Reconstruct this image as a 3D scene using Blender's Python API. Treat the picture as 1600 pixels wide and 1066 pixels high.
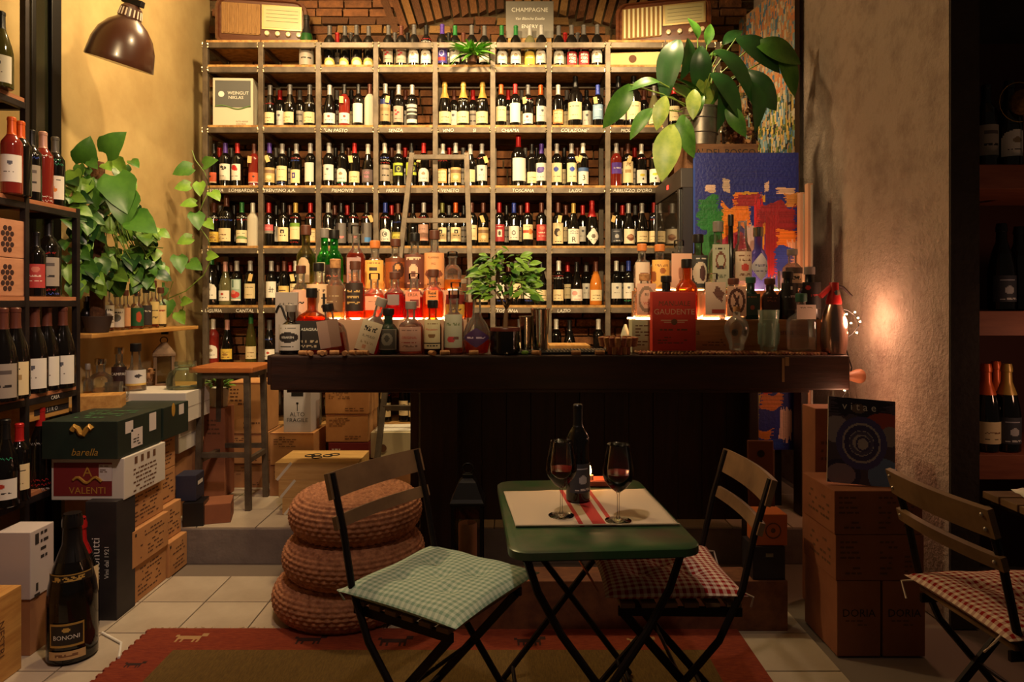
import bpy, bmesh, math, random
import numpy as np
from mathutils import Vector, Matrix, Euler
for o in list(bpy.data.objects): bpy.data.objects.remove(o)
SC = bpy.context.scene
COL = SC.collection
rnd = random.Random(7)
F = 1067.0; H = 1.32; YH = 470.0
# ---------------------------------------------------------------- camera, world, lights, exposure
cam_d = bpy.data.cameras.new('camera'); cam_d.lens = 24.0; cam_d.sensor_width = 36.0
cam_d.shift_y = -(533.0 - YH) / 1600.0; cam_d.clip_start = 0.05
cam = bpy.data.objects.new('camera', cam_d); COL.objects.link(cam)
cam.location = (0, 0, H); cam.rotation_euler = (math.pi / 2, 0, 0)
SC.camera = cam
W = bpy.data.worlds.new('night'); SC.world = W; W.use_nodes = True
W.node_tree.nodes['Background'].inputs[0].default_value = (1.0, 0.72, 0.5, 1)
W.node_tree.nodes['Background'].inputs[1].default_value = 0.03
SC.view_settings.view_transform = 'Standard'; SC.view_settings.look = 'None'
SC.view_settings.gamma = 1.0; SC.view_settings.exposure = 0.0
try:
    SC.cycles.use_denoising = True
    SC.cycles.transparent_max_bounces = 24
    SC.cycles.max_bounces = 8; SC.cycles.sample_clamp_indirect = 4.0
except Exception: pass
WARM = (1.0, 0.72, 0.37)
def spot(name, loc, target, power, size=70, blend=0.6, color=WARM, radius=0.06):
    d = bpy.data.lights.new(name, 'SPOT'); d.energy = power; d.spot_size = math.radians(size); d.spot_blend = blend
    d.color = color; d.shadow_soft_size = radius
    o = bpy.data.objects.new(name, d); COL.objects.link(o); o.location = loc
    o.rotation_euler = (Vector(target) - Vector(loc)).to_track_quat('-Z', 'Y').to_euler()
    return o
def point(name, loc, power, color=WARM, radius=0.02, parent=None):
    d = bpy.data.lights.new(name, 'POINT'); d.energy = power; d.color = color; d.shadow_soft_size = radius
    o = bpy.data.objects.new(name, d); COL.objects.link(o); o.location = loc; o.parent = parent
    return o
# ceiling lamps over the passage behind the bar, above the picture
point('passage_lamp', (-1.3, 3.6, 3.32), 88, WARM, 0.06)
spot('passage_lamp', (-0.3, 3.7, 3.25), (-0.3, 4.65, 2.05), 92, 125, 0.6)
spot('passage_lamp', (0.75, 3.7, 3.25), (0.75, 4.65, 2.05), 76, 125, 0.6)
point('alcove_lamp', (2.45, 2.5, 1.05), 3.0, (1.0, 0.5, 0.28), 0.05)
# track spots on the ceiling over the guests, aimed across the bar at the rack
spot('track_spot_light', (-1.0, 0.9, 2.75), (-1.05, 4.7, 1.95), 265, 50, 0.45)
spot('track_spot_light', (0.0, 0.9, 2.75), (-0.15, 4.7, 1.95), 265, 50, 0.45)
spot('track_spot_light', (0.6, 0.9, 2.75), (0.6, 4.7, 1.95), 190, 46, 0.6)
spot('wall_spot_light', (-0.6, 2.6, 3.2), (-2.2, 3.6, 1.3), 110, 85, 0.9)
spot('table_fill_light', (-0.35, 1.15, 2.9), (0.0, 2.0, 0.6), 60, 46, 0.9, (1.0, 0.74, 0.54))  # added warm fill for the dim table area, no lamp of the room
spot('shelf_fill_light', (-0.6, 1.5, 2.7), (-1.9, 2.8, .75), 105, 64, 0.9, (1.0, 0.70, 0.56))  # added pinkish fill that brightens the left steel shelf

# ---------------------------------------------------------------- helpers
def P(x, y, D): return Vector(((x - 800.0) * D / F, D, H + (YH - y) * D / F))
def XX(x, D): return (x - 800.0) * D / F
def ZZ(y, D): return H + (YH - y) * D / F
def lin(c):
    c = [v / 255.0 for v in c]
    return tuple((v / 12.92 if v <= 0.04045 else ((v + 0.055) / 1.055) ** 2.4) for v in c)
_mats = {}
def M(name, rgb, rough=0.5, metal=0.0, spec=0.5, c2=None, nscale=8.0, stretch=(1, 1, 1), bump=0.0, bscale=None,
      detail=6.0, coat=0.0, contrast=(0.35, 0.65)):
    if name in _mats: return _mats[name]
    m = bpy.data.materials.new(name); m.use_nodes = True; nt = m.node_tree; N = nt.nodes; L = nt.links
    b = N['Principled BSDF']; b.inputs['Base Color'].default_value = (*lin(rgb), 1)
    b.inputs['Roughness'].default_value = rough; b.inputs['Metallic'].default_value = metal
    b.inputs['Specular IOR Level'].default_value = spec
    if coat: b.inputs['Coat Weight'].default_value = coat
    if c2 is not None or bump:
        tc = N.new('ShaderNodeTexCoord'); mp = N.new('ShaderNodeMapping'); mp.inputs['Scale'].default_value = stretch
        L.new(tc.outputs['Object'], mp.inputs['Vector'])
        nz = N.new('ShaderNodeTexNoise'); nz.inputs['Scale'].default_value = nscale; nz.inputs['Detail'].default_value = detail
        nz.inputs['Roughness'].default_value = 0.62
        L.new(mp.outputs[0], nz.inputs['Vector'])
        if c2 is not None:
            rp = N.new('ShaderNodeValToRGB'); rp.color_ramp.elements[0].position = contrast[0]; rp.color_ramp.elements[1].position = contrast[1]
            rp.color_ramp.elements[0].color = (*lin(rgb), 1); rp.color_ramp.elements[1].color = (*lin(c2), 1)
            L.new(nz.outputs['Fac'], rp.inputs['Fac']); L.new(rp.outputs['Color'], b.inputs['Base Color'])
        if bump:
            src = nz
            if bscale:
                src = N.new('ShaderNodeTexNoise'); src.inputs['Scale'].default_value = bscale; src.inputs['Detail'].default_value = 5
                L.new(mp.outputs[0], src.inputs['Vector'])
            bp = N.new('ShaderNodeBump'); bp.inputs['Strength'].default_value = bump; bp.inputs['Distance'].default_value = 0.01
            L.new(src.outputs['Fac'], bp.inputs['Height']); L.new(bp.outputs[0], b.inputs['Normal'])
    _mats[name] = m
    return m
def mat_vcol(name='painted', rough=0.55, bump=0.0):
    if name in _mats: return _mats[name]
    m = bpy.data.materials.new(name); m.use_nodes = True; N = m.node_tree.nodes; L = m.node_tree.links
    b = N['Principled BSDF']; b.inputs['Roughness'].default_value = rough
    a = N.new('ShaderNodeAttribute'); a.attribute_name = 'Col'
    L.new(a.outputs['Color'], b.inputs['Base Color'])
    if bump:
        tc = N.new('ShaderNodeTexCoord'); nz = N.new('ShaderNodeTexNoise'); nz.inputs['Scale'].default_value = 60; nz.inputs['Detail'].default_value = 6
        L.new(tc.outputs['Object'], nz.inputs['Vector'])
        bp = N.new('ShaderNodeBump'); bp.inputs['Strength'].default_value = bump; bp.inputs['Distance'].default_value = 0.01
        L.new(nz.outputs['Fac'], bp.inputs['Height']); L.new(bp.outputs[0], b.inputs['Normal'])
    _mats[name] = m; return m
def mat_emit(name, rgb, strength):
    if name in _mats: return _mats[name]
    m = bpy.data.materials.new(name); m.use_nodes = True; N = m.node_tree.nodes
    b = N['Principled BSDF']; b.inputs['Base Color'].default_value = (*rgb, 1)
    b.inputs['Emission Color'].default_value = (*rgb, 1); b.inputs['Emission Strength'].default_value = strength
    _mats[name] = m; return m
def mat_glass(name, tint=(1, 1, 1), ior=1.5, haze=0.0):
    """thin clear glass: sees through, with a Fresnel sheen"""
    if name in _mats: return _mats[name]
    m = bpy.data.materials.new(name); m.use_nodes = True; N = m.node_tree.nodes; L = m.node_tree.links
    N.remove(N['Principled BSDF']); out = N['Material Output']
    tr = N.new('ShaderNodeBsdfTransparent'); tr.inputs[0].default_value = (*tint, 1)
    gl = N.new('ShaderNodeBsdfGlossy'); gl.inputs['Roughness'].default_value = 0.04
    fr = N.new('ShaderNodeFresnel'); fr.inputs['IOR'].default_value = ior
    mx = N.new('ShaderNodeMixShader')
    L.new(fr.outputs[0], mx.inputs[0]); L.new(tr.outputs[0], mx.inputs[1]); L.new(gl.outputs[0], mx.inputs[2])
    last = mx
    if haze:
        df = N.new('ShaderNodeBsdfTranslucent'); df.inputs[0].default_value = (*tint, 1)
        m2 = N.new('ShaderNodeMixShader'); m2.inputs[0].default_value = haze
        L.new(mx.outputs[0], m2.inputs[1]); L.new(df.outputs[0], m2.inputs[2]); last = m2
    L.new(last.outputs[0], out.inputs[0])
    _mats[name] = m; return m
def mat_liquid(name, rgb, trans=0.5):
    if name in _mats: return _mats[name]
    m = bpy.data.materials.new(name); m.use_nodes = True; N = m.node_tree.nodes; L = m.node_tree.links
    N.remove(N['Principled BSDF']); out = N['Material Output']; c = lin(rgb)
    tr = N.new('ShaderNodeBsdfTransparent'); tr.inputs[0].default_value = (*c, 1)
    tl = N.new('ShaderNodeBsdfTranslucent'); tl.inputs[0].default_value = (*c, 1)
    gl = N.new('ShaderNodeBsdfGlossy'); gl.inputs['Roughness'].default_value = 0.08
    m1 = N.new('ShaderNodeMixShader'); m1.inputs[0].default_value = 1 - trans
    L.new(tr.outputs[0], m1.inputs[1]); L.new(tl.outputs[0], m1.inputs[2])
    m2 = N.new('ShaderNodeMixShader'); m2.inputs[0].default_value = 0.04
    L.new(m1.outputs[0], m2.inputs[1]); L.new(gl.outputs[0], m2.inputs[2]); L.new(m2.outputs[0], out.inputs[0])
    _mats[name] = m; return m
def mat_gingham(name, c_light, c_dark, step):
    if name in _mats: return _mats[name]
    m = bpy.data.materials.new(name); m.use_nodes = True; N = m.node_tree.nodes; L = m.node_tree.links
    b = N['Principled BSDF']; b.inputs['Roughness'].default_value = 0.9; b.inputs['Specular IOR Level'].default_value = 0.15
    tc = N.new('ShaderNodeTexCoord'); sp = N.new('ShaderNodeSeparateXYZ'); L.new(tc.outputs['UV'], sp.inputs[0])
    tot = None
    for k in (0, 1):
        a = N.new('ShaderNodeMath'); a.operation = 'MULTIPLY'; a.inputs[1].default_value = 1.0 / step; L.new(sp.outputs[k], a.inputs[0])
        f = N.new('ShaderNodeMath'); f.operation = 'FRACT'; L.new(a.outputs[0], f.inputs[0])
        g = N.new('ShaderNodeMath'); g.operation = 'GREATER_THAN'; g.inputs[1].default_value = 0.5; L.new(f.outputs[0], g.inputs[0])
        if tot is None: tot = g
        else:
            s = N.new('ShaderNodeMath'); s.operation = 'ADD'; L.new(tot.outputs[0], s.inputs[0]); L.new(g.outputs[0], s.inputs[1]); tot = s
    h = N.new('ShaderNodeMath'); h.operation = 'MULTIPLY'; h.inputs[1].default_value = 0.5; L.new(tot.outputs[0], h.inputs[0])
    mx = N.new('ShaderNodeMix'); mx.data_type = 'RGBA'
    mx.inputs['A'].default_value = (*lin(c_light), 1); mx.inputs['B'].default_value = (*lin(c_dark), 1)
    L.new(h.outputs[0], mx.inputs['Factor']); L.new(mx.outputs['Result'], b.inputs['Base Color'])
    _mats[name] = m; return m

class MB:
    """collects shapes into one mesh"""
    def __init__(s): s.v = []; s.f = []; s.c = None
    def add(s, vs, fs):
        k = len(s.v); s.v += [tuple(v) for v in vs]; s.f += [tuple(i + k for i in f) for f in fs]
    def box(s, c, d, rot=None):
        x, y, z = d[0] / 2, d[1] / 2, d[2] / 2
        vs = [Vector(q) for q in ((-x, -y, -z), (x, -y, -z), (x, y, -z), (-x, y, -z), (-x, -y, z), (x, -y, z), (x, y, z), (-x, y, z))]
        if rot is not None: vs = [rot @ q for q in vs]
        s.add([q + Vector(c) for q in vs], [(3, 2, 1, 0), (4, 5, 6, 7), (0, 1, 5, 4), (1, 2, 6, 5), (2, 3, 7, 6), (3, 0, 4, 7)])
        return s
    def b2(s, lo, hi): return s.box([(a + b) / 2 for a, b in zip(lo, hi)], [abs(b - a) for a, b in zip(lo, hi)])
    def bar(s, p0, p1, w, t, up=(0, 0, 1)):
        p0 = Vector(p0); p1 = Vector(p1); d = p1 - p0; L = d.length; d.normalize()
        u = Vector(up); side = d.cross(u)
        if side.length < 1e-5: side = d.cross(Vector((0, 1, 0)))
        side.normalize(); u2 = side.cross(d)
        R = Matrix((side, d, u2)).transposed()
        return s.box((p0 + p1) / 2, (w, L, t), R)
    def lathe(s, prof, n=20, c=(0, 0, 0), sq=None, rot=None, sx=1.0, sy=1.0):
        """prof: (r, z). sq: superellipse exponent for squarish bottles"""
        k0 = []; vs = []; fs = []
        for r, z in prof:
            ring = []
            for i in range(n):
                a = 2 * math.pi * (i + 0.5) / n
                ca, sa = math.cos(a), math.sin(a); m = 1.0
                if sq: m = (abs(ca) ** sq + abs(sa) ** sq) ** (-1.0 / sq)
                q = Vector((r * m * ca * sx, r * m * sa * sy, z))
                if rot is not None: q = rot @ q
                ring.append(len(vs)); vs.append(q + Vector(c))
            k0.append(ring)
        for a, b in zip(k0[:-1], k0[1:]):
            for i in range(n):
                j = (i + 1) % n; fs.append((a[i], a[j], b[j], b[i]))
        fs.append(tuple(reversed(k0[0]))); fs.append(tuple(k0[-1]))
        s.add(vs, fs); return s
    def cyl(s, p0, p1, r0, r1=None, n=12):
        r1 = r0 if r1 is None else r1
        p0 = Vector(p0); p1 = Vector(p1); d = p1 - p0; L = d.length
        R = d.to_track_quat('Z', 'Y').to_matrix()
        return s.lathe([(r0, 0), (r1, L)], n, p0, rot=R)
    def ball(s, c, r, n=12, m=8, sc=(1, 1, 1)):
        prof = [(max(1e-4, r * math.sin(math.pi * i / m)) , -r * math.cos(math.pi * i / m) * sc[2]) for i in range(m + 1)]
        return s.lathe(prof, n, c, sx=sc[0], sy=sc[1])
    def tube(s, pts, r, n=8):
        pts = [Vector(p) for p in pts]; rings = []; vs = []; fs = []
        for i, p in enumerate(pts):
            d = (pts[min(i + 1, len(pts) - 1)] - pts[max(i - 1, 0)]).normalized()
            q = d.to_track_quat('Z', 'Y').to_matrix(); rr = r(i / (len(pts) - 1)) if callable(r) else r
            ring = []
            for k in range(n):
                a = 2 * math.pi * k / n; ring.append(len(vs)); vs.append(p + q @ Vector((rr * math.cos(a), rr * math.sin(a), 0)))
            rings.append(ring)
        for a, b in zip(rings[:-1], rings[1:]):
            for k in range(n): fs.append((a[k], a[(k + 1) % n], b[(k + 1) % n], b[k]))
        fs.append(tuple(reversed(rings[0]))); fs.append(tuple(rings[-1]))
        s.add(vs, fs); return s
    def mesh(s, name, org=(0, 0, 0), smooth=False, bevel=0.0, mat=None, sharp=0.6):
        me = bpy.data.meshes.new(name); o = Vector(org)
        me.from_pydata([tuple(Vector(v) - o) for v in s.v], [], s.f); me.update()
        if bevel:
            bm = bmesh.new(); bm.from_mesh(me)
            bmesh.ops.bevel(bm, geom=list(bm.edges), offset=bevel, segments=2, affect='EDGES', profile=0.6, clamp_overlap=True)
            bm.to_mesh(me); bm.free()
        if smooth:
            me.polygons.foreach_set('use_smooth', [True] * len(me.polygons))
            bm = bmesh.new(); bm.from_mesh(me)
            for e in bm.edges:
                if len(e.link_faces) == 2 and e.calc_face_angle(0) > sharp: e.smooth = False
            bm.to_mesh(me); bm.free()
        if mat is not None: me.materials.append(mat)
        return me
def link(name, me, parent=None, loc=(0, 0, 0), rot=None, scale=None):
    o = bpy.data.objects.new(name, me); COL.objects.link(o); o.parent = parent; o.location = loc
    if rot is not None: o.rotation_euler = rot
    if scale is not None: o.scale = scale
    return o
def part(name, mb, mat, parent, org=(0, 0, 0), smooth=False, bevel=0.0, sharp=0.6):
    return link(name, mb.mesh(name, org, smooth, bevel, mat, sharp), parent)
_labels = {}
def tag(o, label, cat=None, group=None, kind=None):
    o['label'] = label
    if cat: o['category'] = cat
    if group: o['group'] = group
    if kind: o['kind'] = kind
    return o
def empty(name, loc, label=None, cat=None, group=None, rz=0.0):
    o = bpy.data.objects.new(name, None); COL.objects.link(o); o.location = loc; o.rotation_euler = (0, 0, rz); o.empty_display_size = 0.05
    if label: tag(o, label, cat, group)
    return o
def struct(o, label=None):
    o['kind'] = 'structure'
    if label: o['label'] = label
    return o
# ---- flat lettering as mesh
_txt = {}
def text_mesh(s, size, mat, align='CENTER', shear=0.0, bend_r=None, jitter=0.0):
    key = (s, size, mat.name, align, shear, bend_r, jitter)
    if key in _txt: return _txt[key]
    cu = bpy.data.curves.new('t', 'FONT'); cu.body = s; cu.size = size; cu.align_x = align; cu.align_y = 'CENTER'; cu.resolution_u = 2; cu.shear = shear
    ob = bpy.data.objects.new('t', cu); COL.objects.link(ob)
    dg = bpy.context.evaluated_depsgraph_get(); me = bpy.data.meshes.new_from_object(ob.evaluated_get(dg))
    bpy.data.objects.remove(ob); bpy.data.curves.remove(cu)
    for v in me.vertices:
        x, y = v.co.x, v.co.y
        if jitter: y += jitter * size * math.sin(x / size * 2.3)
        if bend_r:
            a = x / bend_r; v.co = Vector((bend_r * math.sin(a), -bend_r * math.cos(a), y))
        else: v.co = Vector((x, 0, y))
    me.materials.clear(); me.materials.append(mat)
    _txt[key] = me
    return me
def lettering(s, size, mat, parent, loc, rot=(0, 0, 0), **k):
    return link('lettering', text_mesh(s, size, mat, **k), parent, loc, rot)
# ---- painted patches (vertex colours drawn in numpy)
def canvas(nx, ny, base):
    a = np.zeros((ny, nx, 3)); a[:] = lin(base); return a
def smooth_noise(r, ny, nx, n):
    g = r.rand(n + 2, n + 2); y = np.linspace(0, n, ny); x = np.linspace(0, n, nx); yi = y.astype(int); xi = x.astype(int); fy = (y - yi)[:, None]; fx = (x - xi)[None, :]
    fy = fy * fy * (3 - 2 * fy); fx = fx * fx * (3 - 2 * fx); A = g[yi][:, xi]; B = g[yi][:, xi + 1]; C = g[yi + 1][:, xi]; E = g[yi + 1][:, xi + 1]
    return (A * (1 - fx) + B * fx) * (1 - fy) + (C * (1 - fx) + E * fx) * fy
def paint(a, ops, seed=1):
    ny, nx = a.shape[:2]; r = np.random.RandomState(seed)
    V, U = np.mgrid[0:ny, 0:nx]; U = (U + 0.5) / nx; V = (V + 0.5) / ny; mask = np.ones((ny, nx), bool)
    for op in ops:
        k = op[0]
        if k == 'R': m = (U >= op[1]) & (U <= op[3]) & (V >= op[2]) & (V <= op[4]); a[m] = lin(op[5])
        elif k == 'C': m = ((U - op[1]) / op[3]) ** 2 + ((V - op[2]) / op[4]) ** 2 <= 1; a[m] = lin(op[5])
        elif k == 'O':
            d = np.sqrt(((U - op[1]) / op[3]) ** 2 + ((V - op[2]) / op[4]) ** 2); a[(d <= 1) & (d > 0.72)] = lin(op[5])
        elif k == 'T':
            m = (np.abs(V - op[1]) <= op[2] / 2) & (U > 0.18) & (U < 0.82); m &= (r.rand(ny, nx) < 0.62); a[m] = lin(op[3])
        elif k == 'B':   # brush stroke: u v w h colour [angle]
            an = op[6] if len(op) > 6 else 0.0; du = U - op[1]; dv = V - op[2]
            du = du + (smooth_noise(r, ny, nx, 9) - .5) * min(.10, .5 * op[3] + .02); dv = dv + (smooth_noise(r, ny, nx, 12) - .5) * min(.05, .6 * op[4] + .01)
            x = du * math.cos(an) + dv * math.sin(an); y = -du * math.sin(an) + dv * math.cos(an)
            rag = np.repeat(r.rand(ny, 1), nx, 1) * 0.35 if op[3] > op[4] else np.repeat(r.rand(1, nx), ny, 0) * 0.35
            m = (np.abs(x) < op[3] * (1 - rag * (op[3] > op[4]))) & (np.abs(y) < op[4] * (1 - rag * (op[3] <= op[4])))
            sh = 0.8 + 0.4 * (r.rand(ny, 1) if op[3] > op[4] else r.rand(1, nx)); sh = np.broadcast_to(sh, (ny, nx))
            a[m] = (np.array(lin(op[5]))[None, :] * sh[m][:, None])
        elif k == 'M':
            if op[1] == 'arch': mask &= (V < 0.62) | (((U - 0.5) / 0.5) ** 2 + ((V - 0.62) / 0.38) ** 2 <= 1)
            if op[1] == 'diamond': mask &= (np.abs(U - 0.5) + np.abs(V - 0.5) <= 0.5)
            if op[1] == 'oval': mask &= ((U - 0.5) / 0.5) ** 2 + ((V - 0.5) / 0.5) ** 2 <= 1
    return a, mask
def patch_mesh(name, a, mask, w, h, r=None, mat=None, z0=0.0):
    """grid facing -Y; bent round a cylinder of radius r when given"""
    ny, nx = a.shape[:2]; vs = []
    for j in range(ny + 1):
        for i in range(nx + 1):
            x = (i / nx - 0.5) * w; z = z0 + j / ny * h
            if r: t = x / r; vs.append((r * math.sin(t), -r * math.cos(t), z))
            else: vs.append((x, 0, z))
    fs = []; cs = []
    for j in range(ny):
        for i in range(nx):
            if mask is None or mask[j, i]:
                k = j * (nx + 1) + i; fs.append((k, k + 1, k + nx + 2, k + nx + 1)); cs.append(a[j, i])
    me = bpy.data.meshes.new(name); me.from_pydata(vs, [], fs)
    at = me.color_attributes.new('Col', 'FLOAT_COLOR', 'CORNER')
    buf = np.ones((len(fs), 4, 4), np.float32); buf[:, :, :3] = np.array(cs, np.float32)[:, None, :]
    at.data.foreach_set('color', buf.ravel())
    if r: me.polygons.foreach_set('use_smooth', [True] * len(me.polygons))
    me.materials.append(mat or mat_vcol()); me.update()
    return me
ORD = ['first', 'second', 'third', 'fourth', 'fifth', 'sixth', 'seventh', 'eighth', 'ninth', 'tenth', 'eleventh', 'twelfth']
# ---------------------------------------------------------------- materials
CREAM = M('cream_plaster', (198, 172, 118), 0.9, c2=(178, 150, 98), nscale=2.2, bump=0.5, bscale=5)
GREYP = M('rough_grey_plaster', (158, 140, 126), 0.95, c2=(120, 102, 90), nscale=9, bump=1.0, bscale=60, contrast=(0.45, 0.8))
DARKSHADEP = M('shaded_dark_plaster', (62, 52, 48), 0.95, c2=(50, 40, 38), nscale=6, bump=0.4, bscale=40)
WHITEP = M('grey_white_plaster', (170, 160, 146), 0.9)
MORTAR = M('mortar', (112, 92, 62), 0.95, c2=(80, 62, 40), nscale=20, bump=0.8, bscale=60)
BRICKS = [M('brick_%d' % i, c, 0.9, c2=d, nscale=14, bump=0.8, bscale=50) for i, (c, d) in enumerate(
    [((150, 100, 54), (118, 74, 40)), ((166, 118, 64), (132, 90, 48)), ((140, 88, 50), (100, 62, 36)), ((176, 134, 78), (140, 98, 54)), ((120, 78, 46), (90, 56, 34))])]
STEEL = M('raw_steel', (112, 99, 84), 0.5, 0.5, c2=(84, 73, 62), nscale=12, stretch=(1, 1, 1))
WELD = M('weld_bead', (190, 176, 146), 0.35, 0.7)
DKSTEEL = M('dark_steel', (64, 56, 56), 0.45, 0.7, c2=(46, 40, 40), nscale=10)
OSB = M('strand_board', (190, 146, 84), 0.8, c2=(138, 96, 50), nscale=22, stretch=(1, 2.5, 1), contrast=(0.4, 0.62))
PINE = M('pine_board', (206, 156, 84), 0.6, c2=(178, 124, 60), nscale=7, stretch=(6, 0.7, 6))
REDPINE = M('reddish_board', (184, 122, 84), 0.6, c2=(150, 92, 58), nscale=7, stretch=(6, 0.7, 6))
DARKWOOD = M('dark_bar_wood', (58, 30, 20), 0.5, c2=(36, 18, 13), nscale=5, stretch=(0.8, 6, 6), bump=0.25)
PANELWOOD = M('dark_panel_wood', (46, 24, 18), 0.55, c2=(30, 14, 12), nscale=5, stretch=(8, 6, 0.6), bump=0.2)
LEGWOOD = M('leg_wood', (92, 66, 42), 0.6, c2=(64, 42, 28), nscale=5, stretch=(8, 6, 0.6))
CARD = M('cardboard', (196, 142, 88), 0.85, c2=(180, 126, 76), nscale=5)
CARD2 = M('darker_cardboard', (172, 120, 78), 0.85, c2=(156, 106, 66), nscale=5)
CARDR = M('brown_cardboard', (150, 92, 60), 0.85, c2=(132, 78, 50), nscale=5)
CARDW = M('white_card', (206, 198, 186), 0.8)
CARDG = M('dark_green_card', (30, 46, 36), 0.5, c2=(22, 34, 28), nscale=6)
CARDRED = M('dark_red_card', (122, 32, 34), 0.6)
TILE = M('floor_tile', (196, 182, 160), 0.5, c2=(176, 160, 138), nscale=3)
GROUT = M('grout', (120, 106, 92), 0.9)
RISER = M('grey_riser', (128, 116, 108), 0.9, c2=(108, 98, 92), nscale=6, bump=0.3, bscale=40)
INK = M('black_ink', (38, 30, 26), 0.8)
INKB = M('brown_ink', (98, 62, 38), 0.8)
WHITE = M('white_paint', (232, 228, 216), 0.7)
GOLD = M('gold_print', (196, 150, 64), 0.4, 0.3)
REDINK = M('red_ink', (200, 40, 36), 0.7)
BLUEINK = M('blue_ink', (60, 90, 200), 0.7)
GREENINK = M('green_ink', (60, 190, 140), 0.7)
BLACKM = M('black_metal', (20, 17, 17), 0.45, 0.5)
BLACKP = M('black_plastic', (22, 19, 20), 0.35)
CHAIRM = M('chair_metal', (34, 26, 24), 0.5, 0.6)
SLATW = M('chair_slat_wood', (128, 98, 66), 0.6, c2=(98, 72, 46), nscale=6, stretch=(1, 1, 1))
RIVET = M('rivet', (200, 190, 176), 0.3, 0.9)
CORK = M('cork', (186, 136, 88), 0.85, c2=(140, 94, 58), nscale=60)
CORKEND = M('stained_cork', (150, 88, 62), 0.85, c2=(110, 58, 44), nscale=60)
LEAFG = M('pothos_leaf', (74, 122, 40), 0.4, c2=(44, 88, 28), nscale=9)
LEAFL = M('light_leaf', (126, 168, 58), 0.4, c2=(88, 132, 42), nscale=9)
LEAFD = M('lily_leaf', (36, 76, 32), 0.35, c2=(24, 54, 24), nscale=7)
LEAFY = M('pale_veined_leaf', (156, 172, 76), 0.45, c2=(106, 138, 52), nscale=9)
STEMG = M('green_stem', (110, 136, 56), 0.5)
BARK = M('bark', (112, 84, 58), 0.9, c2=(84, 60, 42), nscale=12)
COIR = M('coir_pole', (120, 80, 48), 0.95, c2=(84, 52, 30), nscale=30, bump=0.8)
GLASS = mat_glass('clear_glass', (0.97, 0.98, 0.97))
PANE = mat_glass('smoked_pane', (0.55, 0.52, 0.48))
CHROME = M('polished_steel', (205, 196, 184), 0.12, 1.0)
# ---------------------------------------------------------------- setting
XL, XR, YB, ZP = -2.2, 1.76, 4.95, 0.18
def slab(name, lo, hi, mat, bevel=0.0):
    c = [(a + b) / 2 for a, b in zip(lo, hi)]; c[2] = min(lo[2], hi[2])
    return struct(part(name, MB().b2(lo, hi), mat, None, c, bevel=bevel)) if not False else None
def slab(name, lo, hi, mat, bevel=0.0):
    c = Vector([(a + b) / 2 for a, b in zip(lo, hi)]); c.z = min(lo[2], hi[2])
    o = link(name, MB().b2(lo, hi).mesh(name, c, False, bevel, mat), None, c); return struct(o)
floor = slab('floor', (-2.4, -1.0, -0.06), (3.4, 5.1, -0.006), GROUT)
ts = 0.28
tile_me = MB().box((0, 0, -0.004), (ts - 0.006, ts - 0.006, 0.008)).mesh('tile', bevel=0.0015, mat=TILE)
for i in range(-4, 10):
    for j in range(0, 8):
        x = -1.345 + (i - 1) * ts + ts / 2; y = 2.992 + (j - 5) * ts + ts / 2
        if x < XL + 0.1 or y > 3.43 - ts / 2 + 0.1 or (x > 0.4 and y < 1.9): continue
        t = link('tile', tile_me, floor, Vector((x, y, 0)) - floor.location)
plat = slab('floor_raised', (XL, 3.43, -0.006), (XR, YB, ZP - 0.008), RISER, 0.004)
tile2 = MB().box((0, 0, -0.004), (0.3 - 0.006, 0.3 - 0.006, 0.008)).mesh('tile', bevel=0.0015, mat=TILE)
for i in range(0, 13):
    for j in range(0, 4):
        x = -2.04 + i * 0.3; y = 3.582 + j * 0.3
        if x + .15 > XR: continue
        link('tile', tile2, plat, Vector((x, y, ZP)) - plat.location)
slab('wall_left', (XL - 0.15, -0.3, 0), (XL, YB + 0.1, 3.7), CREAM)
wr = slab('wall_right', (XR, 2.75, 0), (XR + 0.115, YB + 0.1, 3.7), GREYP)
slab('wall_right_end', (XR + 0.003, 2.742, 0), (XR + 0.118, 2.75, 3.7), DARKSHADEP)  # end face gets no front light; that shade is put into its colour
slab('wall_far_right', (1.88, 3.45, 0), (3.4, 3.55, 3.7), DARKSHADEP)
slab('ceiling', (-2.4, 0.9, 3.7), (3.4, 5.1, 3.8), WHITEP)
wb = slab('wall_back', (-2.4, YB + 0.02, 0), (2.0, YB + 0.12, 3.7), MORTAR)
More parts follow.
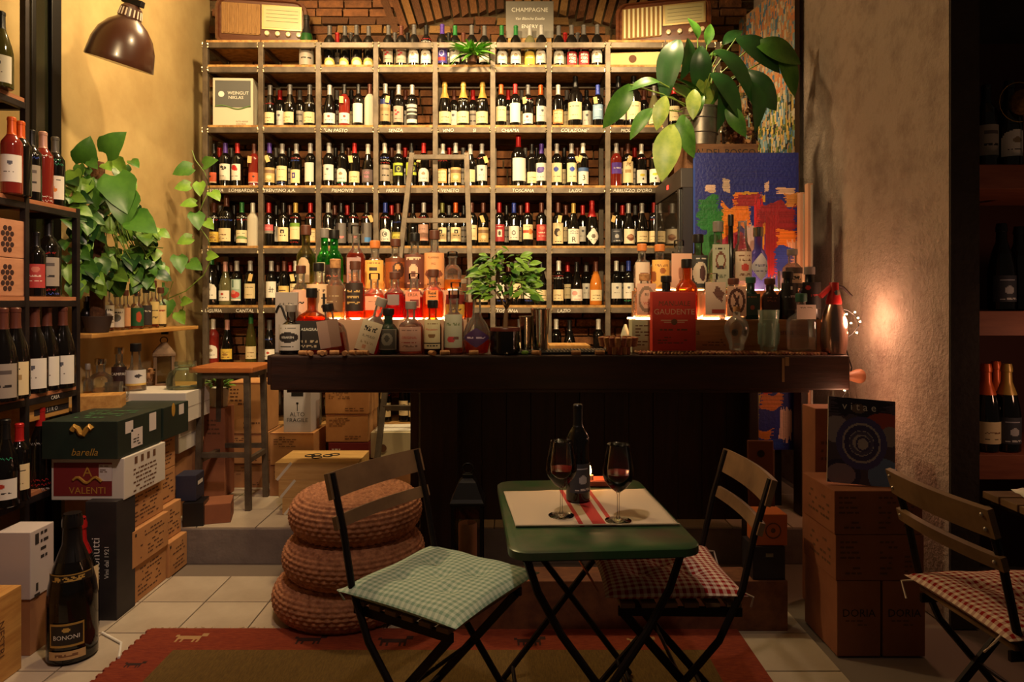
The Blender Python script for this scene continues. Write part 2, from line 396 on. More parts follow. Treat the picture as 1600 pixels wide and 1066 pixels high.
# back wall bricks: flat courses with a segmental arch of upright bricks above the rack
bw, bh, gap = 0.17, 0.052, 0.012
bm_v = []
for k in range(5):
    r_ = random.Random(k); mb = MB().box((0, 0, 0), (1, 1, 1))
    mb.v = [(x + r_.uniform(-.03, .03), y + r_.uniform(-.1, .1), z + r_.uniform(-.06, .06)) for x, y, z in mb.v]
    for q in BRICKS: pass
    bm_v.append(mb.mesh('brick', mat=BRICKS[k]))
acx, R_in, R_out = 0.02, 2.35, 2.62
acz = ZZ(20, YB) - R_in
def in_arch(x, z):
    d = math.hypot(x - acx, z - acz); return R_in - 0.035 < d < R_out + 0.035 and abs(x - acx) < 0.86
rest = MB(); row = 0; z = 0.2; nb = 0
while z < 3.68:
    x = XL + 0.02 + (0.09 if row % 2 else 0) + rnd.uniform(-.02, .02)
    while x < XR:
        w = bw * rnd.uniform(0.82, 1.15); cx = x + w / 2
        if not in_arch(cx, z) and cx + w / 2 < XR:
            if z > 2.98 and z < 3.36:
                b = link('brick', bm_v[rnd.randrange(5)], wb, Vector((cx, YB - 0.004 + rnd.uniform(-.012, .01), z)) - wb.location, (0, rnd.uniform(-.03, .03), 0), (w, 0.06, bh * rnd.uniform(.88, 1.05))); nb += 1
            elif 0.6 < z: rest.box((cx, YB + rnd.uniform(-.006, .01), z), (w, 0.05, bh))
        x += w + gap
    z += bh + gap; row += 1
a = -0.37
while a < 0.37:
    d = 0.052 / R_in
    c = Vector((acx + math.sin(a) * (R_in + R_out) / 2, YB - 0.012 + rnd.uniform(-.012, .01), acz + math.cos(a) * (R_in + R_out) / 2))
    link('brick', bm_v[rnd.randrange(5)], wb, c - wb.location, (0, a, 0), (0.05, 0.07, (R_out - R_in) * rnd.uniform(.9, 1.02))); a += d + 0.012 / R_in
o = part('brick_courses', rest, BRICKS[2], wb, wb.location); o['kind'] = 'stuff'
# dark door frame on the left wall
dr = struct(link('door_1', MB().b2((XL - 0.01, 3.12, 0.0), (XL + 0.012, 3.24, 3.6)).mesh('door', (XL, 3.17, 0), mat=M('dark_green_glass', (40, 40, 26), 0.2)), None, (XL, 3.17, 0)))
part('door_post', MB().b2((XL, 3.22, 0.0), (XL + 0.03, 3.29, 3.65)), BLACKM, dr, (XL, 3.17, 0), bevel=0.004)
part('door_post', MB().b2((XL, 3.10, 0.0), (XL + 0.02, 3.13, 3.65)), BLACKM, dr, (XL, 3.17, 0), bevel=0.004)
# ---------------------------------------------------------------- rug
rug = empty('rug', (-0.27, 2.2, 0.0), 'orange-red bordered rug with olive centre on the tiled floor', 'rug')
rx0, rx1, ry0, ry1, bd = -1.445, 0.9, 1.2, 2.734, 0.175
RUGR = M('rug_red', (150, 62, 28), 0.95, c2=(122, 42, 22), nscale=30, stretch=(1, 6, 1), bump=0.5, bscale=150)
RUGO = M('rug_olive', (118, 92, 40), 0.95, c2=(96, 72, 30), nscale=40, stretch=(6, 1, 1), bump=0.5, bscale=150)
part('border', MB().b2((rx0, ry0, 0.0005), (rx1, ry1, 0.009)), RUGR, rug, rug.location, bevel=0.003)
part('field', MB().b2((rx0 + bd, ry0 + bd, 0.009), (rx1 - bd, ry1 - bd, 0.0105)), RUGO, rug, rug.location)
mb = MB()
for k in range(90):
    x = rx0 + (k + .5) * (rx1 - rx0) / 90 + rnd.uniform(-.008, .008); mb.tube([(x, ry1 - .004, .005), (x + rnd.uniform(-.01, .01), ry1 + .012, .004), (x + rnd.uniform(-.015, .015), ry1 + rnd.uniform(.018, .03), .002)], 0.0016, 4)
part('fringe', mb, M('fringe', (206, 184, 150), 0.95), rug, rug.location)['kind'] = 'stuff'
for k in range(38):
    y = ry0 + (k + .5) * (ry1 - ry0) / 38
    part('edge_stitch', MB().b2((rx0 - .008, y - .009, .001), (rx0 + .004, y + .009, .009)), RUGR, rug, rug.location)
MOT = [M('motif_tan', (176, 138, 92), 0.95), M('motif_dark', (52, 26, 22), 0.95)]
for (mx, my, k, s) in ((-1.25, 2.655, 0, 1.0), (-0.78, 2.64, 1, 1.0), (-0.45, 2.63, 1, 1.1), (-1.36, 2.46, 1, .6), (0.07, 2.63, 1, 1.), (0.5, 2.63, 0, .9)):
    mb = MB(); z = .0096
    mb.b2((mx - .05 * s, my - .012 * s, z - .001), (mx + .04 * s, my + .014 * s, z))
    for lx in (-.045, -.025, .02, .037): mb.b2((mx + (lx - .004) * s, my - .035 * s, z - .001), (mx + (lx + .004) * s, my - .012 * s, z))
    mb.b2((mx + .036 * s, my + .01 * s, z - .001), (mx + .06 * s, my + .034 * s, z)); mb.b2((mx - .062 * s, my + .006 * s, z - .001), (mx - .05 * s, my + .022 * s, z))
    part('woven_animal', mb, MOT[k], rug, rug.location)
# ---------------------------------------------------------------- bottle rack
DR = 4.54; RD = 0.34
rack = empty('bottle_rack', (-0.35, DR + 0.15, ZP), 'large welded steel wall rack with strand board shelves full of wine bottles', 'rack')
RO = rack.location
PX = [320, 407, 497, 587, 680, 770, 858, 950, 1040, 1122]
PXW = [XX(x, DR) for x in PX]
SHZ = [ZZ(y, DR) for y in (108.5, 203, 297.5, 392, 485, 578, 671)]   # rail centres
ZTOP = ZZ(70, DR)
for x in PXW:
    for yy in (DR, DR + RD):
        part('post', MB().b2((x - .017, yy, ZP), (x + .017, yy + .03, ZTOP + .02)), STEEL, rack, RO, bevel=0.002)
for zi, z in enumerate(SHZ + [ZTOP]):
    top = zi == 7
    for a, b in zip(PXW[:-1], PXW[1:]):
        part('rail', MB().b2((a + .017, DR, z - .018), (b - .017, DR + .03, z + .018)), STEEL, rack, RO, bevel=0.002)
        if not top: part('rail', MB().b2((a + .017, DR + RD, z - .018), (b - .017, DR + RD + .03, z + .018)), STEEL, rack, RO)
        part('shelf_board', MB().b2((a + .005, DR + .004, z + .019), (b - .005, DR + RD + .03, z + .034)), OSB, rack, RO) if not top or a < -1.3 or a > 0.6 else None
    for x in PXW:
        mb = MB()
        for s in (-1, 1):
            mb = MB(); mb.tube([(x + s * .019 + rnd.uniform(-.003, .003), DR - .002, z - .018 + .009 * k) for k in range(5)], lambda t: rnd.uniform(.003, .007), 6)
            part('weld', mb, WELD, rack, RO, smooth=True)
for x in PXW:      # side rails
    for z in SHZ + [ZTOP]: part('side_rail', MB().b2((x - .012, DR + .03, z - .015), (x + .012, DR + RD, z + .015)), STEEL, rack, RO)
# chalk writing on the rails
def rail_text(s, x, y, size=0.031):
    lettering(s, size, WHITE, rack, P(x, y, DR - 0.0025) - RO, shear=0.15, jitter=0.06)
for s, x, y in (('"UN PASTO', 524, 204), ('SENZA', 618, 204), ('VINO', 700, 204), ('SI', 741, 204), ('CHIAMA', 797, 204), ('COLAZIONE"', 898, 204), ('MOLISE', 982, 204),
                ('EMILIA', 338, 298), ('LOMBARDIA', 377, 298), ('TRENTINO A.A.', 436, 298), ('PIEMONTE', 535, 298), ('FRIULI', 613, 298), ('VENETO', 703, 298), ('TOSCANA', 817, 298), ('LAZIO', 899, 298), ('ABRUZZO', 975, 298), ("D'ORO", 1007, 298),
                ('LIGURIA', 333, 486), ('CANTAL', 382, 486), ('TOSCANA', 792, 486), ('LAZIO', 881, 486)):
    rail_text(s, x, y)
# ---------------------------------------------------------------- bottles: shapes
SH = {
 'bx': dict(r=.0375, h=.30, p=[(.034, 0), (.0375, .004), (.0375, .188), (.0355, .203), (.025, .220), (.016, .233), (.0146, .24), (.0140, .285), (.0152, .286), (.0152, .297), (.013, .30)], cap=.232),
 'bg': dict(r=.0415, h=.295, p=[(.037, 0), (.0415, .004), (.0415, .12), (.040, .14), (.034, .17), (.025, .20), (.0175, .222), (.0148, .238), (.0142, .28), (.0155, .281), (.0155, .292), (.013, .295)], cap=.228),
 'ch': dict(r=.044, h=.315, p=[(.039, 0), (.044, .005), (.044, .13), (.041, .16), (.033, .20), (.022, .235), (.017, .25), (.0155, .285), (.0180, .287), (.0180, .298), (.0155, .315)], cap=.205),
 'fl': dict(r=.036, h=.335, p=[(.033, 0), (.036, .004), (.036, .13), (.033, .17), (.025, .22), (.017, .26), (.0145, .28), (.014, .322), (.015, .323), (.015, .332), (.013, .335)], cap=.27),
}
SH['mag'] = dict(r=.050, h=.355, p=[(r * 1.32 if z < .2 else r * 1.2, z * 1.183) for r, z in SH['bx']['p']], cap=.232 * 1.183)
SH['jer'] = dict(r=.088, h=.53, p=[(r * 1.9, z * 1.68) for r, z in SH['ch']['p']], cap=.215 * 1.68)
_bm = {}
GL = {'dark': M('dark_bottle_glass', (16, 13, 11), 0.08, spec=0.6), 'green': M('green_bottle_glass', (18, 70, 24), 0.08, spec=0.6),
      'olive': M('olive_bottle_glass', (66, 62, 26), 0.08, spec=0.6), 'rose': M('rose_wine_glass', (122, 36, 28), 0.08, spec=0.6), 'orange': M('orange_wine_glass', (186, 110, 40), 0.1, spec=0.6),
      'pale': M('pale_bottle_glass', (96, 92, 62), 0.08, spec=0.6), 'bag': M('paper_wrap', (200, 190, 170), 0.8)}
CAPC = {'grey': (92, 88, 86), 'silver': (168, 164, 160), 'black': (22, 20, 20), 'red': (176, 30, 30), 'orange': (216, 92, 30), 'purple': (76, 50, 140), 'blue': (44, 64, 160),
        'gold': (196, 160, 78), 'white': (220, 214, 202), 'green': (40, 110, 50), 'pink': (200, 150, 140), 'brown': (96, 52, 40), 'olive': (110, 110, 50)}
CAPM = {k: M('capsule_' + k, v, 0.35, 0.2) for k, v in CAPC.items()}
cr = (226, 206, 160); wh = (226, 220, 208); bk = (40, 34, 34)
# label designs: colour word, z0, z1 (share of a 0.3 m bottle), ground colour, marks
LB = {
 'cr': ('cream', .045, .145, cr, [('T', .75, .05, bk), ('T', .25, .04, (120, 100, 70))]),
 'crl': ('cream', .03, .105, cr, [('T', .5, .06, (120, 80, 50)), ('T', .2, .05, bk)]),
 'crt': ('cream', .03, .175, cr, [('T', .8, .04, bk), ('R', .25, .45, .75, .6, (170, 140, 90))]),
 'wh': ('white', .045, .15, wh, [('C', .5, .7, .12, .08, (90, 90, 100)), ('T', .35, .04, (120, 110, 100))]),
 'whl': ('white', .03, .10, wh, [('C', .5, .65, .1, .12, (180, 60, 40)), ('T', .3, .06, bk)]),
 'whb': ('white', .035, .165, wh, [('T', .5, .03, (190, 186, 176))]),
 'wha': ('white', .035, .125, wh, [('C', .5, .6, .14, .12, (150, 130, 100)), ('T', .25, .05, bk), ('M', 'arch')]),
 'whs': ('white', .035, .12, wh, [('M', 'arch'), ('O', .5, .58, .22, .2, bk), ('C', .55, .58, .08, .08, bk), ('T', .2, .06, bk)]),
 'flo': ('white', .045, .155, wh, [('C', .45, .78, .26, .16, (190, 30, 30)), ('C', .62, .68, .16, .12, (190, 30, 30)), ('T', .25, .03, bk)]),
 'blot': ('white', .045, .155, wh, [('C', .35, .8, .14, .07, bk), ('C', .62, .75, .1, .09, bk), ('C', .45, .66, .1, .06, bk), ('T', .25, .03, bk)]),
 'gr': ('grey', .04, .15, (160, 148, 134), [('R', .2, .7, .8, .8, (90, 80, 76)), ('T', .35, .05, bk)]),
 'grd': ('grey', .04, .15, (168, 152, 136), [('C', .35, .72, .1, .07, (180, 40, 50)), ('C', .55, .6, .1, .07, (180, 40, 50)), ('C', .4, .48, .1, .07, (180, 40, 50)), ('T', .2, .04, bk)]),
 'grn': ('grey', .025, .16, (104, 98, 96), [('R', .0, .45, .35, 1.0, (60, 54, 54)), ('C', .6, .3, .2, .06, (200, 120, 120))]),
 'grb': ('grey', .025, .16, (104, 98, 96), [('R', .0, .45, .35, 1.0, (60, 54, 54)), ('R', .4, .05, .9, .25, (70, 130, 200))]),
 'str': ('striped', .035, .165, (40, 36, 36), [('R', 0, .82, 1, .96, (200, 196, 186)), ('R', 0, .6, 1, .72, (190, 186, 176)), ('R', 0, .42, 1, .5, (190, 186, 176)), ('R', 0, .0, 1, .2, wh)]),
 'blb': ('blue', .04, .19, (178, 150, 110), [('R', 0, .78, 1, 1, (50, 60, 120)), ('R', .1, .45, .9, .6, (150, 124, 84)), ('T', .3, .05, bk)]),
 'lbl': ('pale-blue', .06, .16, (136, 168, 200), [('R', .1, .1, .9, .16, (90, 120, 160)), ('T', .65, .05, (240, 240, 240))]),
 'pub': ('purple', .03, .13, (70, 56, 150), [('O', .5, .66, .2, .22, (210, 200, 230)), ('R', .2, .15, .8, .38, (190, 60, 50))]),
 'pur': ('purple', .09, .165, (96, 60, 170), [('T', .5, .12, (220, 210, 230))]),
 'red': ('red', .035, .15, (166, 46, 50), [('R', .28, .28, .72, .68, (226, 214, 196)), ('C', .5, .48, .12, .12, (60, 50, 40)), ('T', .86, .06, (230, 200, 190))]),
 'redp': ('red', .04, .15, (176, 60, 56), [('C', .5, .78, .2, .12, (210, 120, 100)), ('T', .5, .06, (230, 200, 180)), ('T', .3, .05, (230, 200, 180))]),
 'tar': ('red', .02, .11, (172, 34, 44), [('T', .78, .2, wh), ('T', .5, .2, wh), ('T', .25, .16, wh)]),
 'pkb': ('pink', .09, .15, (190, 84, 88), [('R', 0, 0, 1, .3, (130, 120, 110)), ('T', .6, .1, (220, 150, 150))]),
 'orl': ('orange', .03, .10, (206, 92, 56), [('C', .5, .6, .08, .1, bk), ('R', 0, 0, 1, .1, (220, 190, 160))]),
 'yel': ('yellow', .03, .10, (212, 178, 74), [('T', .7, .08, (110, 80, 40)), ('C', .5, .45, .2, .12, (150, 110, 50)), ('T', .2, .06, (110, 80, 40))]),
 'yela': ('yellow', .03, .12, (206, 172, 66), [('T', .5, .06, (240, 230, 190)), ('M', 'arch')]),
 'ygs': ('green', .08, .165, (176, 190, 60), [('R', .3, .25, 1, .8, (46, 46, 40)), ('O', .65, .52, .16, .2, (170, 180, 60))]),
 'oval': ('gold', .01, .075, (60, 50, 44), [('C', .5, .45, .5, .5, (204, 176, 90)), ('C', .5, .4, .34, .26, (226, 214, 180))]),
 'losna': ('grey', .03, .12, (112, 96, 96), [('R', 0, .0, 1, .06, (80, 70, 70))]),
 'obd': ('cream', .03, .125, (206, 150, 84), [('R', .12, .1, .88, .9, cr), ('T', .7, .05, bk), ('T', .4, .05, bk)]),
 'brn': ('tan', .03, .13, (196, 166, 108), [('R', 0, .62, 1, .84, (130, 100, 70)), ('C', .5, .36, .22, .12, (226, 206, 160)), ('T', .1, .05, bk)]),
 'teal': ('cream', .035, .12, cr, [('R', .1, .5, .5, .8, (40, 130, 120)), ('T', .25, .06, bk)]),
 'blob': ('white', .045, .165, wh, [('C', .45, .6, .32, .18, (84, 70, 150)), ('C', .58, .66, .22, .12, (110, 90, 170)), ('T', .2, .03, bk)]),
 'bov': ('cream', .035, .165, (228, 214, 170), [('C', .45, .66, .2, .13, (46, 70, 170)), ('T', .3, .03, (120, 110, 80))]),
 'three': ('white', .02, .13, wh, [('R', 0, .78, 1, 1, (60, 90, 140))]),
 'ylw': ('white', .03, .12, wh, [('C', .5, .6, .2, .1, (214, 196, 60)), ('C', .55, .3, .08, .07, bk)]),
 'land': ('cream', .025, .11, (222, 210, 170), [('R', 0, .3, 1, .42, (90, 130, 80)), ('C', .5, .42, .4, .12, (120, 150, 90)), ('T', .75, .05, bk)]),
 'emb': ('cream', .035, .13, cr, [('R', .36, .58, .64, .84, bk), ('R', .44, .62, .56, .74, cr), ('T', .42, .05, bk)]),
 'emr': ('white', .045, .14, wh, [('C', .5, .52, .16, .16, (60, 54, 60)), ('C', .5, .52, .09, .09, wh), ('T', .18, .04, bk)]),
 'rbd': ('cream', .05, .15, cr, [('R', 0, .42, 1, .62, (168, 66, 40)), ('C', .62, .52, .17, .2, (200, 120, 60)), ('T', .82, .05, bk)]),
 'pic': ('cream', .02, .16, cr, [('C', .45, .55, .24, .2, (60, 46, 36)), ('C', .6, .48, .16, .12, (200, 180, 140)), ('T', .1, .04, bk)]),
 'rlab': ('white', .02, .12, wh, [('T', .85, .05, bk), ('T', .72, .05, bk)]),
 'dia': ('white', .10, .215, wh, [('M', 'diamond'), ('C', .5, .5, .14, .12, (110, 100, 90)), ('T', .3, .03, bk)]),
 'dgl': ('charcoal', .03, .12, (56, 58, 68), [('C', .5, .45, .16, .16, (180, 180, 184)), ('T', .82, .06, (170, 170, 180)), ('T', .12, .05, (200, 200, 200))]),
 'bro': ('cream', .02, .12, (230, 214, 184), [('C', .52, .42, .3, .22, (120, 66, 46)), ('C', .52, .5, .2, .1, (180, 130, 100))]),
 'grt': ('cream', .05, .16, cr, [('R', 0, .78, 1, 1, (110, 150, 50)), ('T', .6, .03, (180, 160, 120))]),
 'post': ('picture', .03, .175, (150, 176, 160), [('R', .1, .55, .9, .95, (186, 206, 196)), ('R', .3, .6, .45, .95, (90, 120, 110)), ('C', .5, .28, .4, .16, (190, 50, 40)), ('C', .4, .4, .2, .1, (220, 130, 110)), ('R', 0, 0, 1, .08, wh)]),
 'scr': ('white', .05, .16, wh, [('R', .5, .35, .56, .7, bk), ('R', .42, .5, .78, .55, bk), ('R', .66, .3, .72, .62, bk), ('R', .42, .34, .6, .38, bk)]),
 'dg': ('cream', .06, .13, (214, 184, 110), [('R', .1, .5, .7, .6, (90, 60, 40)), ('R', .2, .3, .5, .36, (90, 60, 40))]),
 'ols': ('olive', .03, .10, (150, 140, 50), [('C', .5, .5, .4, .36, (206, 196, 80)), ('T', .5, .1, bk)]),
 'gpk': ('pinkish', .04, .15, (176, 136, 120), [('R', 0, .0, 1, .22, (206, 150, 130)), ('T', .7, .05, (90, 70, 70))]),
 'sq': ('cream', .03, .12, (232, 212, 160), [('R', .34, .35, .66, .75, (76, 60, 130)), ('R', .44, .45, .56, .65, cr)]),
 'wpk': ('white', .03, .11, wh, [('C', .35, .65, .2, .2, (214, 150, 140)), ('T', .4, .06, bk), ('R', .3, .1, .8, .16, (180, 60, 60))]),
 'wsun': ('white', .03, .13, (230, 222, 210), [('C', .45, .4, .2, .1, (222, 130, 40)), ('C', .45, .42, .11, .16, (222, 130, 40)), ('T', .82, .06, bk)]),
 'none': None,
}
INKS = {'r': REDINK, 'w': WHITE, 'b': BLUEINK, 'g': GREENINK}
def squiggle_mesh(r, z0, code, seed, zstep=0.017):
    key = ('sq', round(r, 4), round(z0, 4), code, seed)
    if key in _bm: return _bm[key]
    rr = random.Random(seed); out = []
    for li, ch in enumerate(code):
        mb = MB(); z = z0 - li * zstep; x = -0.85 * r; n = 0
        while x < 0.8 * r:
            wl = rr.uniform(.25, .6) * r; k = 10; pts = []
            for i in range(k + 1):
                u = i / k; xx = x + wl * u; t = xx / r
                zz = z + .0045 * math.sin(u * rr.uniform(9, 22)) + rr.uniform(-.001, .001)
                pts.append((math.sin(t), -math.cos(t), zz))
            for (p, q) in zip(pts[:-1], pts[1:]):
                R = r + .0006; h = .0011
                mb.add([(p[0] * R, p[1] * R, p[2] - h), (q[0] * R, q[1] * R, q[2] - h), (q[0] * R, q[1] * R, q[2] + h), (p[0] * R, p[1] * R, p[2] + h)], [(0, 1, 2, 3)])
            x += wl + .1 * r
        out.append((mb.mesh('handwriting', mat=INKS[ch])))
    _bm[key] = out; return out
def bottle_body(shape, glass):
    k = (shape, glass)
    if k not in _bm: _bm[k] = MB().lathe(SH[shape]['p'], 24).mesh('wine_bottle', smooth=True, mat=GL[glass])
    return _bm[k]
def capsule(shape, cap):
    k = ('cap', shape, cap)
    if k not in _bm:
        p = SH[shape]['p']; zc = SH[shape]['cap']; pts = []
        for (r0, z0), (r1, z1) in zip(p[:-1], p[1:]):
            if z1 <= zc: continue
            if z0 < zc: t = (zc - z0) / (z1 - z0); pts.append((r0 + (r1 - r0) * t + .0007, zc))
            else: pts.append((r0 + .0007, z0))
        pts.append((p[-1][0], p[-1][1] + .001)); pts.append((.002, p[-1][1] + .0015))
        _bm[k] = MB().lathe(pts, 16).mesh('capsule', smooth=True, mat=CAPM[cap])
    return _bm[k]
def label_me(shape, lab):
    k = ('lab', shape, lab)
    if k not in _bm:
        _, z0, z1, base, ops = LB[lab]; s = SH[shape]['h'] / .3; r = SH[shape]['r'] + .0006
        zmax = {'bg': .122, 'ch': .135, 'fl': .13}.get(shape, .19) / .3 * .3
        z0, z1 = z0 * s, z1 * s
        if shape in ('bg', 'ch', 'fl'): zl = SH[shape]['p'][2][1]; d = max(0, z1 - zl); z0, z1 = max(.012, z0 - d), z1 - d
        if shape == 'jer': r = SH[shape]['r'] + .001
        a, m = paint(canvas(20, 26, base), ops, hash(lab) % 997 if False else len(lab) * 31 + ord(lab[0]))
        _bm[k] = patch_mesh('label', a, m, r * 2.3, z1 - z0, r, z0=z0)
    return _bm[k]
TAGM = M('paper_tag', (214, 180, 116), 0.85); STRING = M('tag_string', (200, 180, 140), 0.9)
def wine(loc, shape='bx', glass='dark', cap='grey', lab='cr', ex='', label='', group=None, rz=0.0, scale=1.0, name='wine_bottle'):
    o = link(name, bottle_body(shape, glass), None, loc, (0, 0, rz), (scale,) * 3 if scale != 1 else None)
    tag(o, label, 'bottle', group)
    if cap and cap != 'none': link('capsule', capsule(shape, cap), o)
    if lab and lab != 'none': link('label', label_me(shape, lab), o, rot=(0, 0, rnd.uniform(-.12, .12)))
    sd = int(abs(loc[0] * 1000)) % 5
    for e in ex.split(','):
        if e.startswith('s='):
            top = {'bg': .165, 'ch': .185}.get(shape, .197); rr = {'bg': .0355, 'ch': .0375}.get(shape, SH[shape]['r'] + .0004)
            for q in squiggle_mesh(rr, top, e[2:], sd): link('handwriting', q, o)
        elif e.startswith('l='):
            for q in squiggle_mesh(SH[shape]['r'] + .0004, .03, e[2:], sd): link('handwriting', q, o)
        elif e == 't':
            mb = MB(); mb.box((0, 0, -.028), (.026, .0008, .05)); tg = part('hang_tag', mb, TAGM, o)
            tg.location = (rnd.choice((-1, 1)) * .02, -SH[shape]['r'] * .98, .212 if shape in ('bx',) else .19); tg.rotation_euler = (-.25, rnd.uniform(-.4, .4), rnd.uniform(-.3, .3))
            part('tag_string', MB().tube([(0.016 * math.cos(t), 0.016 * math.sin(t), .245 - .012 * (1 - math.sin(t))) for t in [i * .55 for i in range(12)]], .0009, 5), STRING, o)
    return o
# ---------------------------------------------------------------- bottles on the rack: x shape cap label extras [glass]
ROWS = {
 1: """479 ch black gr - green;515 bx grey oval -;539 bx grey oval -;557 bx grey oval -;576 bx grey oval -;607 bx grey grd -;627 bx brown grd -;647 bx grey wha -;666 bx black wha s=rw
 691 bx purple pub -;711 bx green wh -;737 bx grey wh -;757 bx grey wh -;784 bx green wha -;806 bx green wha -;828 bx silver yela - pale;846 bx silver wha -;873 bx grey wha -;893 bx grey tar -;912 bx grey tar -;933 bx grey wha -""",
 2: """422 bg grey crl s=rr;453 bg grey crl s=wb;484 bg grey crl s=wr;515 bg silver whl -;538 bx black whl t rose;560 bx black whb -;578 bx brown none - bag;602 bx silver blb t;623 bx silver grd -;644 bx silver str -
 695 ch gold crl -;724 ch gold crl s=wrb;754 ch gold crl s=wb;783 bx orange cr -;805 bx red whb -;825 bx grey whl s=rw,t;845 bx orange wh -;872 bx white obd l=rw;899 mag black cr -;934 bx blue lbl t
 966 mag black wh -;990 mag black cr -;1022 bg grey crl - pale;1053 bx red cr -""",
 3: """334 bx black orl s=r;352 bx purple blot -;371 bx red flo -;397 bx brown orl t,l=bw rose;421 bx purple brn t;441 bx silver cr l=bw;463 bx silver sq s=rb;485 bx silver whb -;514 bx silver wh -;535 bx black wha l=gr;554 bx red crl t;575 bg white losna -
 601 bx white gr s=bwr;623 bx silver ygs -;643 bx black ygs s=w;662 bx red wha t;692 bx white obd s=br;712 bx silver brn s=w;735 bg silver teal -;753 bx silver wh s=r,t
 810 mag red whb -;831 bx black crl -;846 bx purple blob -;870 bx silver bov -;893 bx silver bov t,s=b;911 bx white three t,s=w;963 bx silver pur s=r rose;981 bx brown crt t;1002 bx white ylw s=r;1023 bx white ylw t,s=r""",
 4: """334 bx brown yel s=wr;354 mag brown crl s=wb;378 bx green land s=wr;395 bx white none - bag;420 bx red pkb -;443 bx black emb -;462 bx gold grt s=r,l=r;485 bx red obd s=r;513 bx silver wha -;533 bx black grn -;552 bx black grn s=r;573 bx black grb s=r,t
 602 bx blue whs s=r;622 bg brown ols s=bgr;645 bg black none -;662 bx silver gpk s=r;691 bx olive emb -;712 bx orange emb -;737 bx brown cr t;755 bx brown brn t;780 bx red red -;803 bx blue emr -;824 bx red rbd -;846 bx brown redp -
 872 bx brown pic t;896 bg gold rlab -;925 ch red dia -;963 bx black dgl t;982 bg silver bro -;1003 bg silver crl -;1022 bx red crl s=br""",
 5: """330 mag green wha -;352 bg pink whl - pale;370 bx silver post -;391 bx silver cr t;424 bx silver scr -;444 bx brown dg -;462 bx white cr t;753 bg black cr -;783 bx grey wh l=b;806 bx grey cr -;826 bx grey wh l=b;846 bg black crl -
 873 bx white crl s=rw;901 bg black wpk -;931 bg brown crl - orange;963 bx white wh -;982 bx blue wh l=g;1012 bx grey cr -""",
 6: """333 bx white wha - rose;355 bg pink yel -;392 fl green crl - olive;421 bg grey whl s=br;869 bx white whl -;890 bg black none -;935 bx white whl -;812 bx grey cr -""",
 7: """489 bx grey cr -;603 bx grey emb t,s=br;632 bx grey cr -;647 bx blue emb s=b;577 bx black crl -""",
}
RN = ['', 'top', 'second', 'third', 'fourth', 'fifth', 'sixth', 'lowest']
seen = {}
for rn, txt in ROWS.items():
    items = [t.split() for ln in txt.split('\n') for t in ln.split(';') if t.strip()]
    items.sort(key=lambda t: float(t[0])); cnt = {}
    for t in items:
        x = float(t[0]); col = sum(1 for p in PX[1:-1] if x > p); cnt[col] = cnt.get(col, 0) + 1
        D = DR + 0.10 + rnd.uniform(-.012, .02); sh = t[1]
        glass = t[5] if len(t) > 5 else 'dark'; lw = (LB[t[3]][0] if t[3] != 'none' else None)
        g = {'dark': 'dark', 'pale': 'pale green', 'rose': 'rosé', 'bag': 'paper-wrapped', 'green': 'green', 'olive': 'olive', 'orange': 'amber'}[glass]
        lb = '%s bottle, %s%s cap, %s in %s compartment of %s rack shelf' % (g, (lw + ' label, ') if lw else '', t[2], ORD[cnt[col] - 1], ORD[col], RN[rn])
        wine((XX(x, D), D, SHZ[rn - 1] + .034), sh, glass, t[2], t[3], '' if t[4] == '-' else t[4], lb, 'wine bottles on the wall rack', rnd.uniform(-.25, .25), 1.15 if x == 479 else 1.0)
        seen[(rn, col)] = seen.get((rn, col), []) + [x]
# darker bottles standing further back
for rn in (1, 2, 3, 4, 5):
    for col in range(0, 8):
        xs = seen.get((rn, col), [])
        if len(xs) < 2: continue
        mids = [(a + b) / 2 for a, b in zip(xs[:-1], xs[1:])]
        if rn == 1: mids = mids[:2]
        for k, x in enumerate(mids[:2]):
            D = DR + .235; cp = ['grey', 'black', 'brown', 'red'][(rn + col + k) % 4]
            wine((XX(x, D), D, SHZ[rn - 1] + .034), 'bx', 'dark', cp, ['cr', 'wh', 'gr'][(col + k) % 3], '', 'rear dark bottle, %s cap, %s behind in %s compartment of %s rack shelf' % (cp, ORD[k], ORD[col], RN[rn]), 'wine bottles at the back of the wall rack')
# large words on single labels
def cyl_word(x, rn, s, size, mat, z, shape='bx', yoff=0.0):
    for o in COL.objects:
        if o.name.startswith('wine_bottle') and o.parent is None and abs(o.location.x - XX(x, o.location.y)) < .004 and abs(o.location.z - SHZ[rn - 1] - .034) < .01 and o.location.y < DR + .2:
            lettering(s, size, mat, o, (0, 0, z), bend_r=SH[shape]['r'] + .0014); return
PINKW = M('pink_ink', (214, 130, 160), 0.7)
cyl_word(575, 3, 'LOS', .024, PINKW, .095, 'bg'); cyl_word(575, 3, 'NA', .024, PINKW, .068, 'bg')
cyl_word(896, 4, 'R', .05, INK, .045, 'bg'); cyl_word(911, 3, '3', .05, INK, .06)
